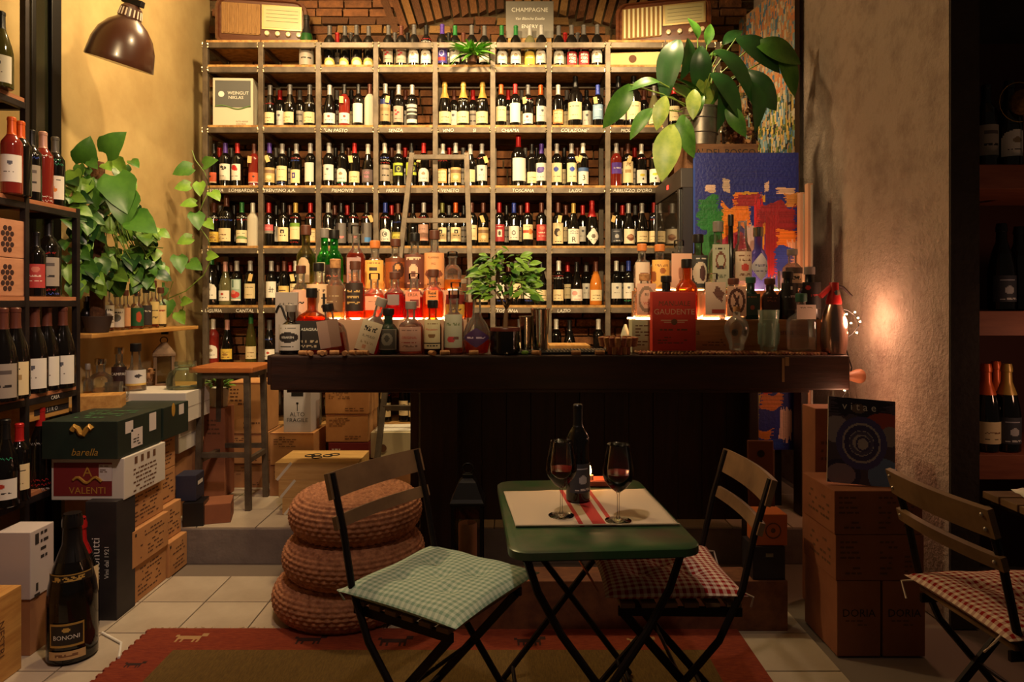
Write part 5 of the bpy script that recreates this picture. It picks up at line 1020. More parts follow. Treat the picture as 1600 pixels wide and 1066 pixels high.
for a in ((1060, 62, 3.85, .3, 245, 0, 1.0, .2), (1075, 60, 3.85, .3, 275, 1, .75, -.5), (1095, 72, 3.8, .3, 268, 0, .8, .4), (1110, 85, 3.82, .3, 350, 2, .5, 0), (1115, 80, 3.8, .3, 318, 0, 1.05, -.2), (1150, 60, 3.9, .3, 320, 1, 1.0, .3), (1180, 68, 3.9, .3, 330, 2, .9, .4), (1215, 85, 3.95, .3, 300, 2, .8, .3),
          (1085, 140, 3.75, .3, 262, 3, .55, .1), (1110, 115, 3.75, .3, 310, 0, .85, 0), (1125, 120, 3.78, .3, 285, 0, .8, -.3), (1165, 110, 3.85, .3, 300, 1, .9, .5), (1175, 125, 3.85, .3, 290, 0, .8, -.2), (1030, 128, 3.8, .3, 190, 2, .55, .2), (985, 132, 3.8, .3, 250, 2, .8, -.5), (1040, 150, 3.72, .3, 255, 3, .6, .2), (1050, 195, 3.7, .3, 258, 3, 1.0, 0), (1065, 180, 3.72, .3, 270, 2, .7, .5),
          (1090, 60, 3.9, .3, 95, 2, .45, .3), (1105, 70, 3.9, .3, 80, 2, .4, -.3), (1130, 70, 3.95, .3, 40, 1, .5, 0), (1100, 150, 3.75, .3, 240, 2, .4, 0), (1135, 165, 3.8, .3, 290, 2, .6, .4), (1020, 170, 3.85, .3, 230, 2, .6, 0)):
    frond(*a)
for k in range(16):
    a = rnd.uniform(0, 6.28); place_leaf(LL[2 + k % 3 % 2], pot, (rnd.uniform(-.05, .05), rnd.uniform(-.05, .05), .2 + rnd.uniform(0, .08)), (math.cos(a) * .5, math.sin(a) * .4, 1), rnd.uniform(-1, 1), rnd.uniform(.45, .7))
jar = empty('cork_jar', (XX(1158, 4.0), 4.02, ZC), 'big glass jar filled with corks behind the lily', 'jar')
part('jar_glass', MB().lathe([(.095, 0), (.10, .01), (.105, .18), (.09, .24), (.06, .28), (.058, .31), (.064, .312), (.064, .325)], 26), GLASS, jar, smooth=True)
rj = random.Random(3)
for k in range(70):
    a = rj.uniform(0, 6.28); R = .082 * math.sqrt(rj.random()) if k % 3 else .082
    link('cork', CK[k % 2], jar, (R * math.cos(a), R * math.sin(a), .02 + rj.random() * .2), (rj.uniform(0, 3), rj.uniform(0, 3), 0))
# blue abstract painting leaning behind the bar
bl_ = (30, 40, 130); OPS = [('B', .5, .5, .5, .5, bl_)]
OPS += [('B', .5, .85, .5, .16, (28, 36, 126)), ('B', .14, .88, .06, .012, (216, 180, 160)), ('B', .3, .885, .05, .022, (196, 170, 150)), ('B', .68, .89, .025, .016, (216, 180, 160)), ('B', .9, .868, .11, .012, (216, 176, 150)), ('B', .93, .84, .08, .022, (196, 130, 60)), ('B', .5, .862, .16, .005, (206, 150, 40)), ('B', .655, .852, .012, .014, (206, 150, 40)),
        ('B', .12, .80, .10, .05, (24, 110, 44)), ('B', .2, .74, .08, .08, (26, 116, 44)), ('B', .34, .76, .10, .07, (226, 130, 30)), ('B', .45, .80, .10, .05, (226, 120, 30)), ('B', .5, .838, .15, .02, (150, 30, 40)), ('B', .62, .76, .05, .09, (196, 24, 36)), ('B', .8, .775, .2, .05, (140, 26, 40)), ('B', .52, .68, .06, .08, (190, 170, 170)), ('B', .75, .70, .08, .13, (146, 24, 34)), ('B', .9, .69, .10, .06, (224, 120, 30)), ('B', .95, .66, .05, .06, (226, 170, 140)),
        ('B', .1, .62, .12, .1, (36, 110, 50)), ('B', .35, .62, .14, .1, (150, 40, 70)), ('B', .66, .69, .012, .08, (206, 140, 30)), ('B', .85, .58, .12, .1, (40, 60, 160)), ('B', .5, .50, .4, .05, (40, 90, 70)), ('B', .3, .4, .3, .08, (150, 40, 50)), ('B', .75, .42, .25, .09, (40, 60, 160)),
        ('B', .3, .20, .3, .02, (30, 120, 50)), ('B', .22, .155, .3, .016, (230, 190, 170)), ('B', .3, .115, .32, .022, (120, 140, 40)), ('B', .75, .165, .13, .025, (214, 120, 50)), ('B', .2, .07, .3, .02, (30, 80, 150)), ('B', .35, .05, .06, .016, (230, 190, 170)), ('B', .65, .05, .11, .018, (206, 120, 40)), ('B', .86, .08, .06, .06, (230, 190, 170)), ('B', .55, .02, .4, .014, (30, 60, 150)), ('B', .7, .2, .05, .012, (190, 40, 40)), ('B', .58, .115, .1, .03, (190, 170, 40), 1.2)]
a, m = paint(canvas(130, 360, bl_), OPS, 5)
x0, x1 = XX(1087, 3.735), XX(1249, 3.735); z0, z1 = ZZ(703, 3.735), ZZ(238, 3.735); hh = z1 - z0
pg = empty('blue_abstract_painting', ((x0 + x1) / 2, 3.757, z0), 'tall blue abstract painting with red, orange and green strokes', 'painting')
pg.rotation_euler = (-.006, 0, 0)
part('stretcher', MB().b2((-(x1 - x0) / 2, -.02, 0), ((x1 - x0) / 2, .02, hh)), M('canvas_edge_blue', (50, 84, 190), .7), pg)
link('painted_canvas', patch_mesh('painted_canvas', a, None, x1 - x0, hh, None, mat_vcol('oil_paint', .5, .35)), pg, (0, -.0215, 0))
ps = boxthing('support_block', 'plain wooden support holding up the blue painting', 'block', ((x0 + x1) / 2, 3.757, ZP), (.3, .05, z0 - ZP), LEGWOOD)
# rough impasto canvas against the right wall
ri = np.random.RandomState(4); a = np.zeros((150, 60, 3)); pal = [(196, 130, 80), (150, 120, 90), (70, 110, 140), (190, 176, 150), (110, 120, 50), (60, 80, 60), (206, 170, 90), (40, 40, 40), (180, 110, 70), (120, 150, 160)]
V, U = np.mgrid[0:150, 0:60]
a[:] = lin((176, 140, 100))
for k in range(2600):
    u, v = ri.randint(0, 60), ri.randint(0, 150); top = v > 75; q = pal[ri.choice([0, 0, 8, 1, 2, 3, 9]) if top else ri.choice([2, 4, 5, 6, 3, 7, 9])]
    l = ri.randint(2, 7); a[max(0, v - l):v + 1, u:u + ri.randint(1, 3)] = lin(q)
cw = math.hypot(.62, .14)
ic = empty('textured_canvas', (1.66, 4.43, 1.95), 'thick rough-painted canvas of orange and blue on the right wall', 'painting'); ic.rotation_euler = (0, 0, -math.atan2(.66, .12))
link('painted_canvas', patch_mesh('painted_canvas', a, None, .66, 1.32, None, mat_vcol('impasto', .6, 1.0)), ic, (0, -.0215, 0)); part('stretcher', MB().b2((-.33, -.02, 0), (.33, .012, 1.32)), LEGWOOD, ic)
part('lower_rest', MB().b2((-.30, -.02, -.30), (.30, .012, -.001)), LEGWOOD, ic)
for k, (xa, ya) in enumerate(((1262, 290), (1250, 302))):
    o = boxthing('stacked_frame', ['tall narrow pale frame leaning by the right wall', 'short narrow pale frame leaning beside the tall frame'][k], 'frame', (XX(xa + 2, 3.66 + .045 * k), 3.66 + .045 * k, ZB + .0), (.028, .04, ZZ(ya, 3.72) - ZB), M('pale_frame', (186, 142, 112), .6), group='frames by the right wall'); o.location.z = 0.99 if k else .99
    o.location.z = ZP; o.data = MB().box((0, 0, (ZZ(ya, 3.72) - ZP) / 2), (.028, .04, ZZ(ya, 3.72) - ZP)).mesh('stacked_frame', bevel=.003, mat=_mats['pale_frame'])
    part('moulding', MB().box((.006, -.022, (ZZ(ya, 3.72) - ZP) / 2), (.01, .006, ZZ(ya, 3.72) - ZP - .02)), WHITEP, o)
# fern hanging on the rack
fe = empty('fern', (XX(738, DR + .03), DR - .03, SHZ[0] + .034), 'small bright green fern on the top rack shelf', 'plant')
FM = leaf_mesh('frond', .19, .034, 'lance', M('fern_green', (110, 176, 52), .5, c2=(80, 140, 40), nscale=20), .55, .1, 4, 8)
rf = random.Random(8)
for k in range(64):
    a = rf.uniform(0, 6.28); e = rf.uniform(-.1, 1.1); o = place_leaf(FM, fe, (rf.uniform(-.03, .03), rf.uniform(-.03, .01), .05), (math.cos(a), -abs(math.sin(a)) * .7, e), rf.uniform(-.5, .5), rf.uniform(.5, .95)); o.name = 'frond'
part('pot', MB().lathe([(.03, 0), (.036, .05), (.034, .052), (.004, .045)], 16), M('brown_pot', (84, 52, 34), .8), fe)
# ---------------------------------------------------------------- left: wall lamp
lm = empty('pendant_lamp', (XX(186, 3.3), 3.3, ZZ(100, 3.3)), 'brown enamel bell-shaped lamp at the upper left', 'lamp'); lm.rotation_euler = (.12, .30, 0)
prof = [(.148, 0), (.150, .004), (.147, .03), (.138, .09), (.118, .145), (.085, .19), (.055, .215), (.05, .22)]
part('shade', MB().lathe(prof + [(.048, .218), (.082, .186), (.114, .143), (.134, .09), (.143, .03), (.145, .004)], 36), M('brown_enamel', (62, 33, 20), .3, coat=.2), lm, smooth=True)
part('neck', MB().lathe([(.05, .215), (.052, .225), (.046, .27), (.03, .285)], 24), M('lamp_neck', (70, 40, 28), .4), lm, smooth=True)
for k in range(18):
    a = 2 * math.pi * k / 18; part('vent_slot', MB().bar((.0525 * math.cos(a), .0525 * math.sin(a), .226), (.0475 * math.cos(a), .0475 * math.sin(a), .262), .006, .003, (math.cos(a), math.sin(a), 0)), M('slot_glint', (214, 196, 176), .4), lm)
part('cord', MB().tube([(0, 0, .28), (.01, 0, .36), (-.03, 0, .5), (-.14, .01, .9)], .008, 8), BLACKM, lm, smooth=True)
part('swivel_bracket', MB().bar((-.05, 0, .30), (.05, 0, .30), .03, .03), BLACKM, lm, bevel=.004)
# ---------------------------------------------------------------- left steel rack
LX = -1.967; lr = empty('steel_shelf', (-2.08, 2.7, 0), 'slim dark steel shelf unit of bottles at the left edge', 'shelf'); LRO = lr.location
LZ = [H + .796, H + .396, H, H - .40, H - .80, H - 1.2]
ypost = [2.43, 2.755, 3.08]
for i, y in enumerate(ypost):
    top = LZ[0] + .5 if i < 2 else LZ[1] + .02
    for x in (LX, XL + .02): part('post', MB().b2((x - .012, y - .012, 0), (x + .012, y + .012, top)), DKSTEEL, lr, LRO, bevel=.002)
for k, z in enumerate(LZ):
    y1 = ypost[1] if k == 0 else ypost[2]
    for a, b in ((ypost[0], ypost[1]), (ypost[1], ypost[2])):
        if b > y1: continue
        part('rail', MB().b2((LX - .012, a + .012, z - .026), (LX + .012, b - .012, z)), DKSTEEL, lr, LRO, bevel=.002)
        part('board', MB().b2((XL + .012, a + .002, z + .001), (LX + .008, b - .002, z + .017)), REDPINE, lr, LRO)
    for y in ypost:
        if y <= y1: part('cross_rail', MB().b2((XL + .02, y - .012, z - .026), (LX - .012, y + .012, z)), DKSTEEL, lr, LRO)
lettering('CASA', .022, WHITE, lr, Vector((LX + .0135, 2.92, LZ[3] - .013)) - LRO, (0, 0, math.pi / 2))
ZL = [z + .018 for z in LZ]
def lw(x, row, D, shape, cap, lab, ex, label, glass='dark', sc=1.0, rz=.45): return wine((XX(x, D), D, ZL[row]), shape, glass, cap, lab, ex, label, 'bottles on the left steel shelf', rz, sc)
lw(86, 1, 3.02, 'bx', 'grey', 'wsun', 's=gg', 'dark bottle with white sun label, end of upper left shelf', sc=1.03)
lw(67, 1, 2.95, 'bx', 'pink', 'none', 's=w,l=ww', 'rosé bottle with white drawn flower beside the sun-labelled bottle', 'rose', 1.05)
lw(49, 1, 2.86, 'bx', 'black', 'gr', 's=wb', 'dark bottle with grey label just behind the left shelf post', sc=1.0)
lw(18, 1, 2.66, 'bx', 'orange', 'wh', '', 'orange-red wine bottle with white label, upper left shelf', 'rose', 1.0); lw(32, 1, 2.72, 'bx', 'orange', 'none', '', 'red-tinted bottle in shade beside the upper left post', 'dark', 1.0)
lw(1, 0, 2.62, 'bg', 'black', 'wh', '', 'olive bottle with white label on the topmost left shelf', 'olive', 1.0)
lw(76, 2, 2.97, 'mag', 'black', 'gr', 's=r,l=rb', 'big dark bottle with red writing, middle left shelf', sc=.95); lw(57, 2, 2.87, 'bx', 'black', 'redp', '', 'dark bottle with red label beside the honeycomb boxes', sc=.9)
for q, (x, D, lbn, t) in enumerate(((98, 3.0, 'wh', 'large black bottle with white label and arrow mark, lower left shelf end'), (73, 2.93, 'wh', 'large black bottle with plain white label, second from shelf end'), (54, 2.84, 'wh', 'large black bottle with pictured white label behind lower post'), (24, 2.68, 'crt', 'large black bottle with pinkish label left of lower post'), (4, 2.6, 'gr', 'large black bottle cut by the left picture edge'))):
    lw(x, 3, D, 'bg', 'brown', lbn, '', t, sc=1.2)
lw(63, 4, 2.88, 'bg', 'red', 'none', 's=wwr,l=rrw', 'black bottle covered in red and white handwriting, low left shelf', sc=1.12); lw(8, 4, 2.6, 'bg', 'black', 'whl', 's=gg', 'bottle with green writing and white label, low left shelf', 'dark', 1.12); lw(30, 4, 2.68, 'bx', 'red', 'cr', '', 'dark bottle in shade behind the green-written bottle')
lw(14, 5, 2.62, 'bx', 'black', 'gr', 's=rb', 'bottle with patterned neck and grey label, bottom left shelf'); lw(-4, 5, 2.56, 'bx', 'black', 'wh', '', 'bottle with white label at the bottom left corner shelf')
for k in range(2):
    o = boxthing('honeycomb_box', ['wooden wine box with honeycomb holes, lower of the pair', 'wooden wine box with honeycomb holes, upper of the pair'][k], 'box', (LX - .09, 2.675, ZL[2] + k * .151), (.19, .15, .149), M('pink_pine', (196, 140, 104), .6, c2=(176, 120, 86), nscale=5, stretch=(1, 1, 6)), group='honeycomb wine boxes')
    for r in range(5):
        for c in range(2 + (r % 2)): part('hole', MB().lathe([(.010, 0), (.010, .0015)], 12, (.0952, -.045 + .024 * c + (0.012 if r % 2 == 0 else 0) , .03 + r * .021), rot=Matrix.Rotation(math.pi / 2, 3, 'Y')), M('hole_dark', (50, 22, 16), .9), o)
# ---------------------------------------------------------------- wooden planks on the left wall with spirits
pk = []
for k, (zc, d0, d1, wd) in enumerate(((ZZ(512, 4.1), 3.30, 4.42, .17), (ZZ(604, 4.1), 3.30, 4.36, .24))):
    o = link('wall_plank', MB().b2((XL + .001, d0, zc - .022), (XL + wd, d1, zc)).mesh('wall_plank', (XL + .1, (d0 + d1) / 2, zc - .022), bevel=.004, mat=PINE), None, (XL + .1, (d0 + d1) / 2, zc - .022)); tag(o, ['upper pine plank shelf of small bottles on the cream wall', 'lower pine plank shelf with lantern on the cream wall'][k], 'shelf', 'pine planks on the left wall')
    part('bracket', MB().b2((XL + .001, d0 + .1, zc - .05), (XL + .04, d0 + .115, zc - .022)), BLACKM, o, o.location); part('bracket', MB().b2((XL + .001, d1 - .14, zc - .05), (XL + .04, d1 - .125, zc - .022)), BLACKM, o, o.location); pk.append(zc)
SP = [('black bottle with white star label on upper plank', 138, 512, 454, 20, 3.55, 'round', 'black', 'none', 'black', ((40, 38, 44), [('M', 'x'), ('C', .9, .45, .5, .2, (206, 196, 180))])), ('clear bottle with white label, upper plank', 159, 510, 437, 19, 3.62, 'round', 'clear', 'amber', 'silver', ((220, 214, 200), [T(.8), ('B', .5, .4, .4, .2, (120, 110, 100))])),
      ('clear bottle with flowered white label, upper plank', 182, 508, 447, 17, 3.72, 'round', 'clear', 'pale', 'green', ((216, 210, 196), [('C', .4, .5, .3, .2, (110, 110, 104)), T(.8)])), ('amber bottle with peach label, upper plank', 195, 507, 445, 12, 3.80, 'round', 'clear', 'amber', 'brown', ((214, 160, 120), [])),
      ('whisky bottle with green round label, upper plank', 213, 506, 446, 18, 3.88, 'round', 'clear', 'amber', 'silver', ((30, 90, 60), [('C', .6, .5, .16, .3, (190, 80, 50))])), ('clear bottle with black label, upper plank', 228, 505, 440, 15, 3.98, 'round', 'clear', 'pale', 'black', ((54, 50, 56), [T(.7, (220, 214, 200))])),
      ('cream-labelled bottle with brown stopper, upper plank', 240, 504, 430, 13, 4.06, 'round', 'clear', 'amber', 'brown', ((220, 196, 130), [T(.6), T(.3)])), ('cognac bottle with red cap at upper plank end', 251, 503, 441, 14, 4.16, 'round', 'clear', 'dark', 'brown', ((226, 200, 140), [T(.7, (150, 60, 40))])),
      ('stubby dark bottle behind the star-labelled one', 125, 512, 455, 16, 3.45, 'round', 'black', 'none', 'silver', None)]
for t in SP:
    zb = pk[0] + .001; Dd = t[5]; o = liquor('liquor_bottle', t[0], t[1], t[2], t[3], t[4] * 1.15, Dd, t[6], t[7], t[8], .9, t[9], lb(t[10][0], [q for q in t[10][1] if q[0] != 'M'], .08, .55, 1.0) if t[10] else None, z=zb, group='spirits on the upper plank'); o.location.x = max(XL + .05, min(XL + .125, o.location.x)); o.rotation_euler.z = .6
LPW = [('clear decanter bottle with glass stopper, lower plank', 157, 600, 534, 34, 3.52, 'round', 'clear', 'clear', 'silver', None), ('dark red bitter bottle with white lettering, lower plank', 186, 598, 522, 22, 3.70, 'round', 'clear', 'dark', 'silver', lb((46, 20, 20), [], .1, .6, 1.0)),
       ('large clear bottle with grey diamond label, lower plank', 212, 609, 524, 30, 3.62, 'slope', 'clear', 'clear', 'black', (.24, .52, 1.0, (206, 200, 196), [('B', .6, .6, .12, .12, (50, 46, 50), .78), ('R', 0, 0, 1, .12, (206, 170, 90))])), ('slim clear bottle near the shelf post, lower plank', 137, 600, 538, 13, 3.42, 'round', 'clear', 'pale', 'grey', None)]
for t in LPW:
    o = liquor('liquor_bottle', t[0], t[1], t[2], t[3], t[4], t[5], t[6], t[7], t[8], .5, t[9], t[10], z=pk[1] + .001, group='spirits on the lower plank', word=[('CAMPARI', .022, .7, WHITE)] if 'bitter' in t[0] else None); o.rotation_euler.z = .5; o.location.x = max(o.location.x, XL + .05)
wl = empty('wooden_lantern', (XX(256, 4.12), 4.12, pk[1] + .001), 'weathered wooden lantern at the end of the lower plank', 'lantern', rz=.5)
LW = M('weathered_wood', (126, 100, 78), .8, c2=(98, 76, 58), nscale=8, stretch=(4, 4, 1))
part('base', MB().box((0, 0, .01), (.12, .12, .02)), LW, wl, bevel=.003); part('top_plate', MB().box((0, 0, .19), (.125, .125, .016)), LW, wl, bevel=.003)
for sx in (-1, 1):
    for sy in (-1, 1): part('post', MB().box((sx * .048, sy * .048, .1), (.018, .018, .17)), LW, wl)
for a, s in (((0, -.05), 1), ((.05, 0), 0)): part('pane', MB().box((a[0], a[1], .1), (.08, .002, .165) if s else (.002, .08, .165)), PANE, wl)
part('roof', MB().lathe([(.088, .198), (.05, .235), (.028, .255), (.02, .262)], 4, rot=None), LW, wl); part('ring', MB().tube(tube_ring((0, 0, .275), .02, .003), .0035, 6), BLACKM, wl)
cj = empty('cork_jar', (XX(236, 3.85), 3.82, pk[1] + .001), 'small glass of corks before the wooden lantern', 'jar'); part('glass', MB().lathe([(.032, 0), (.034, .003), (.037, .13), (.0365, .131)], 20), GLASS, cj, smooth=True)
for k in range(26): a = rj.uniform(0, 6.28); R = .024 * rj.random() ** .3; link('cork', CK[0], cj, (R * math.cos(a), R * math.sin(a), .004 + (k // 6) * .024), (rj.uniform(-.4, .4), rj.uniform(-.4, .4), 0), (.8, .8, .8))
bmg = empty('beer_mug', (XX(185, 3.5), 3.46, pk[1] + .001), 'dimpled glass beer mug on the lower plank', 'mug'); part('mug_glass', MB().lathe([(.036, 0), (.04, .004), (.041, .10), (.039, .10), (.036, .01), (.003, .008)], 20), mat_glass('beer_mug_glass', (.9, .88, .82), haze=.12), bmg, smooth=True); part('handle', MB().tube(tube_ring((.045, 0, .05), .028, .005, -90, 90), .005, 8), _mats['beer_mug_glass'], bmg, smooth=True)
for k in range(5):
    for j in range(4): a = -2.6 + k * .5; part('dimple', MB().ball((.0405 * math.cos(a), .0405 * math.sin(a), .02 + j * .02), .007, 8, 5), _mats['beer_mug_glass'], bmg, smooth=True)
o = boxthing('wine_crate', 'plain pine wine crate with faint crest on the lower plank', 'crate', (XX(150, 3.22), 3.25, pk[1] - .10), (.20, .12, .17), PINE, rz=.35); face(o, 'f', 0, .01, 'PODERI COLLA', .018, INKB)
part('bracket_foot', MB().box((-.0, .0, -.04), (.16, .10, .078)), PINE, o)
o = boxthing('wine_crate', 'pale wooden crate with black lettered strip, behind left shelf', 'crate', (LX - .11, 2.92, LZ[4] + .30), (.19, .27, .09), PINE); rects(o, 'r', [(.02, -.012, .22, .026)], INK); face(o, 'r', .02, -.012, 'S I R O', .024, WHITE, off=.002); part('prop_block', MB().box((-.02, 0, -.14), (.1, .2, .278)), PINE, o)
# pothos on the coir pole and the trailing vine
po = empty('pothos_plant', (XX(152, 3.45), 3.45, pk[0] + .002), 'lush trailing pothos on a coir pole by the cream wall', 'plant'); PO = po.location
part('moss_pole', MB().lathe([(.034, 0), (.035, .3), (.034, .84), (.03, .86), (.004, .862)], 14, P(150, 515, 3.42) * 0 + Vector((0, 0, 0))), COIR, po)
part('pot', MB().lathe([(.05, .0), (.07, .08), (.066, .082), (.004, .06)], 18), M('plant_pot_dark', (60, 44, 36), .7), po, smooth=True)
PL = [leaf_mesh('leaf', .13, .115, 'heart', m, .35, .12) for m in (LEAFG, LEAFG, LEAFL, LEAFD)]
rp = random.Random(21)
for k in range(190):
    t = rp.random() ** .8; px = 105 + rp.gauss(55, 38) + (1 - t) * 10; py = 250 + (1 - t) * 0 + rp.random() * 195
    if py > 330: px = 100 + rp.random() * 150 * min(1, (py - 250) / 110)
    else: px = 95 + rp.random() * 110
    D = max(3.16, min(3.55, 2.07 * F / (800 - px)) - rp.random() * .10); c = P(px, py, D)
    a = rp.uniform(-2.6, -.5); d = (abs(math.cos(a)) * .8, rp.uniform(-.8, .1), math.sin(a) * .9 + .2)
    place_leaf(PL[rp.choice((0, 2, 1, 2, 3))], po, c, d, rp.uniform(-.5, .5), rp.uniform(.35, .8), PO, up=(.45, -.8, .5))
for (px, py, an, s) in ((180, 275, -60, 1.5), (165, 240, 40, 1.1), (195, 300, -80, 1.3), (130, 255, 60, 1.0), (205, 340, -20, 1.2)): place_leaf(PL[0], po, P(px, py, 3.3), (math.cos(math.radians(an)), -.5, math.sin(math.radians(an))), .2, s, PO, up=(.4, -.8, .4))
for k in range(12):
    a = P(175 + rp.uniform(-10, 30), rp.uniform(300, 400), 3.4); b = P(rp.uniform(180, 255), rp.uniform(380, 440), 3.5); mdl = (a + b) / 2 + Vector((0, -.05, rp.uniform(0, .08)))
    part('stem', MB().tube([tuple(a), tuple(mdl), tuple(b)], .003, 5), STEMG, po, PO, smooth=True)
vn = empty('trailing_vine', P(300, 500, 4.3), 'single green vine climbing the wall corner beside the rack', 'plant'); VO = vn.location
vp = [P(x, y, 4.36) for x, y in ((255, 470), (290, 455), (318, 430), (330, 405), (326, 375), (305, 345), (318, 315), (328, 295), (320, 270), (305, 250), (300, 235))]
part('stem', MB().tube(vp, .0035, 6), STEMG, vn, VO, smooth=True); part('stem', MB().tube([P(x, y, 4.3) for x, y in ((270, 440), (262, 465), (270, 490), (280, 505), (286, 480), (280, 462))], .003, 6), STEMG, vn, VO, smooth=True)
for (x, y, an, s) in ((318, 258, 20, .8), (300, 262, 200, .9), (297, 290, 190, .7), (306, 318, 180, .7), (305, 333, -60, .9), (322, 345, -40, .6), (300, 372, 200, .7), (278, 400, -60, .9), (296, 410, -20, .8), (258, 448, 220, .8), (263, 470, -80, .8), (284, 472, 10, .6), (278, 488, -50, .7), (324, 400, 0, .6), (330, 300, -30, .7), (312, 285, -80, .7)):
    place_leaf(PL[2 if s < .75 else 0], vn, P(x, y, 4.3), (math.cos(math.radians(an)), -.6, math.sin(math.radians(an))), rp.uniform(-.3, .3), s * 1.0, VO, up=(.3, -.9, .3))
# ---------------------------------------------------------------- boxes and bottles along the left wall
BXR = -1.64
def stackbox(label, D0, D1, z0, z1, mat, xr=BXR, xl=-1.92, name='cardboard_box', rz=0.0, grp='cardboard wine boxes by the left wall', pr=True, ink=INKB, seed=1):
    o = boxthing(name, label, 'box', ((xr + xl) / 2, (D0 + D1) / 2, z0 + .001), (xr - xl, D1 - D0, z1 - z0 - .002), mat, rz=rz, group=grp)
    if pr:
        w = D1 - D0; h = z1 - z0
        rects(o, 'r', dashes(-w * .30, -h * .38, w * .38, h * .38, 7, seed, .62), ink); rects(o, 'r', [(-w * .42, h * .36, .012, .014)], INK)
    return o
for k, (z0, z1, dx) in enumerate(((0, .165, 0), (.165, .325, .012), (.325, .482, -.012))):
    o = stackbox(['front column tan wine box on the floor, lowest', 'front column tan wine box, second from floor', 'front column tan wine box under the red and white carton'][k], 2.93, 3.235, z0, z1, CARD, BXR + dx, seed=k + 1); face(o, 'f', .06, .0, 'GATTINARA' if False else 'BAROLO' if False else '', .02, INKB) if False else None
for k, z0 in enumerate((0, .165, .33, .495)):
    stackbox(['rear column tan wine box on the floor, lowest', 'rear column tan wine box, second from floor', 'rear column tan wine box, third from floor', 'rear column tan wine box, topmost'][k], 3.245, 3.425, z0, z0 + .164, CARD, BXR - .02 - (.03 if k > 1 else 0) + (.03 if k == 0 else 0), seed=k + 5)
va = stackbox('white and dark red wine carton with gold letter, left wall', 2.86, 3.20, .483, .66, CARDW, -1.625, -1.93, pr=False, grp='printed wine cartons by the left wall')
rects(va, 'f', [(-.02, 0, .245, .14)], CARDRED); face(va, 'f', 0, .03, 'A', .06, GOLD, off=.002); face(va, 'f', 0, -.048, 'VALENTI', .04, GOLD, off=.002); rects(va, 'f', [(.075, .028, .055, .07)], M('paper_label', (206, 196, 190), .7), off=.002); rects(va, 'f', dashes(.052, .02, .098, .06, 5, 4), INKB, off=.003)
part('vineyard_print', MB().tube([(-.06 + .012 * i, -.172, .085 + .012 * math.sin(i)) for i in range(11)], .006, 5), GOLD, va); rects(va, 'r', [(-.08, .06, .022, .03), (-.03, .06, .022, .03), (.02, .06, .022, .03), (.07, .06, .022, .03)], INKB); rects(va, 'r', dashes(-.1, -.08, .1, .03, 6, 9), INKB)
gr_ = stackbox('dark green wine carton with gold print, on the dark red carton', 2.83, 3.18, .661, .82, CARDG, -1.635, -1.95, pr=False, grp='printed wine cartons by the left wall')
part('gold_lion', MB().tube([(-.03 + .012 * i, -.176, .12 + .018 * math.sin(i * 1.3)) for i in range(8)], .012, 6), GOLD, gr_); face(gr_, 'f', .02, -.05, 'barella', .042, GOLD, shear=.3)
rects(gr_, 'r', [(-.09, .04, .06, .05), (-.03, -.015, .09, .08), (.10, .03, .06, .08)], _mats['paper_label'], name='paper_sticker'); rects(gr_, 'r', dashes(-.06, -.05, 0, .0, 4, 2), INK, off=.002); rects(gr_, 't', dashes(-.1, -.1, .12, .12, 5, 3), M('green_print', (60, 110, 70), .6))
g2 = stackbox('second dark green carton with gold crest, behind the first', 3.21, 3.46, .661, .815, CARDG, -1.64, -1.93, pr=False, grp='printed wine cartons by the left wall'); rects(g2, 'r', [(.05, .045, .05, .05)], _mats['paper_label']); part('gold_crest', MB().ball((.146, -.03, .13), .022, 10, 8, (.06, .8, 1.5)), GOLD, g2, smooth=True)
for k, (c, s) in enumerate((((-1.855, 3.66, .69), (.34, .31, .155)), ((-1.87, 3.66, .53), (.29, .30, .158)))):
    o = boxthing('white_carton', ['white carton under the big glass jar, upper one', 'lower white carton under the other white one'][k], 'box', c, s, CARDW, group='white cartons below the planks', rz=.05); rects(o, 'r', [(0, 0, .3, .003)], M('flap_shadow_line', (150, 140, 130), .8), name='flap_edge'); rects(o, 'f', [(-.06, .0, .02, .008)], INK)
o = boxthing('cardboard_box', 'large plain brown box under the white cartons', 'box', (-1.89, 3.68, ZP), (.28, .33, .349), CARD2); rects(o, 'f', [(0, .19, .28, .01)], CARDR, name='tape')
bgj = empty('glass_jar', (-1.77, 3.70, .846), 'big empty glass jar with clip top on the white cartons', 'jar'); part('jar', MB().lathe([(.088, 0), (.094, .006), (.097, .05), (.08, .09), (.055, .105), (.052, .12), (.056, .122), (.056, .145)], 26), mat_glass('greenish_jar', (.84, .92, .82), haze=.08), bgj, smooth=True); part('wire_clip', MB().tube(tube_ring((0, 0, .118), .056, .002, ax='z'), .002, 5), CHROME, bgj)
for k, (c, s, m, t, rz) in enumerate((((-1.55, 3.56, ZP), (.17, .16, .10), CARDR, 'flattened brown paper parcel on the raised floor', .3), ((-1.86, 4.12, ZP), (.22, .26, .30), CARDR, 'crumpled brown carton behind the bar stool, near wall', .15), ((-1.62, 3.50, ZP), (.10, .12, .12), BLACKP, 'small black box at the raised floor edge', .2), ((-1.66, 3.52, ZP + .123), (.10, .12, .13), M('navy_card', (40, 40, 60), .6), 'small navy box standing on the black box', .1))):
    o = boxthing('small_box', t, 'box', c, s, m, rz=rz); rects(o, 'r', [(0, .02, s[1] * .6, .02)], WHITE if k > 1 else CARD2)
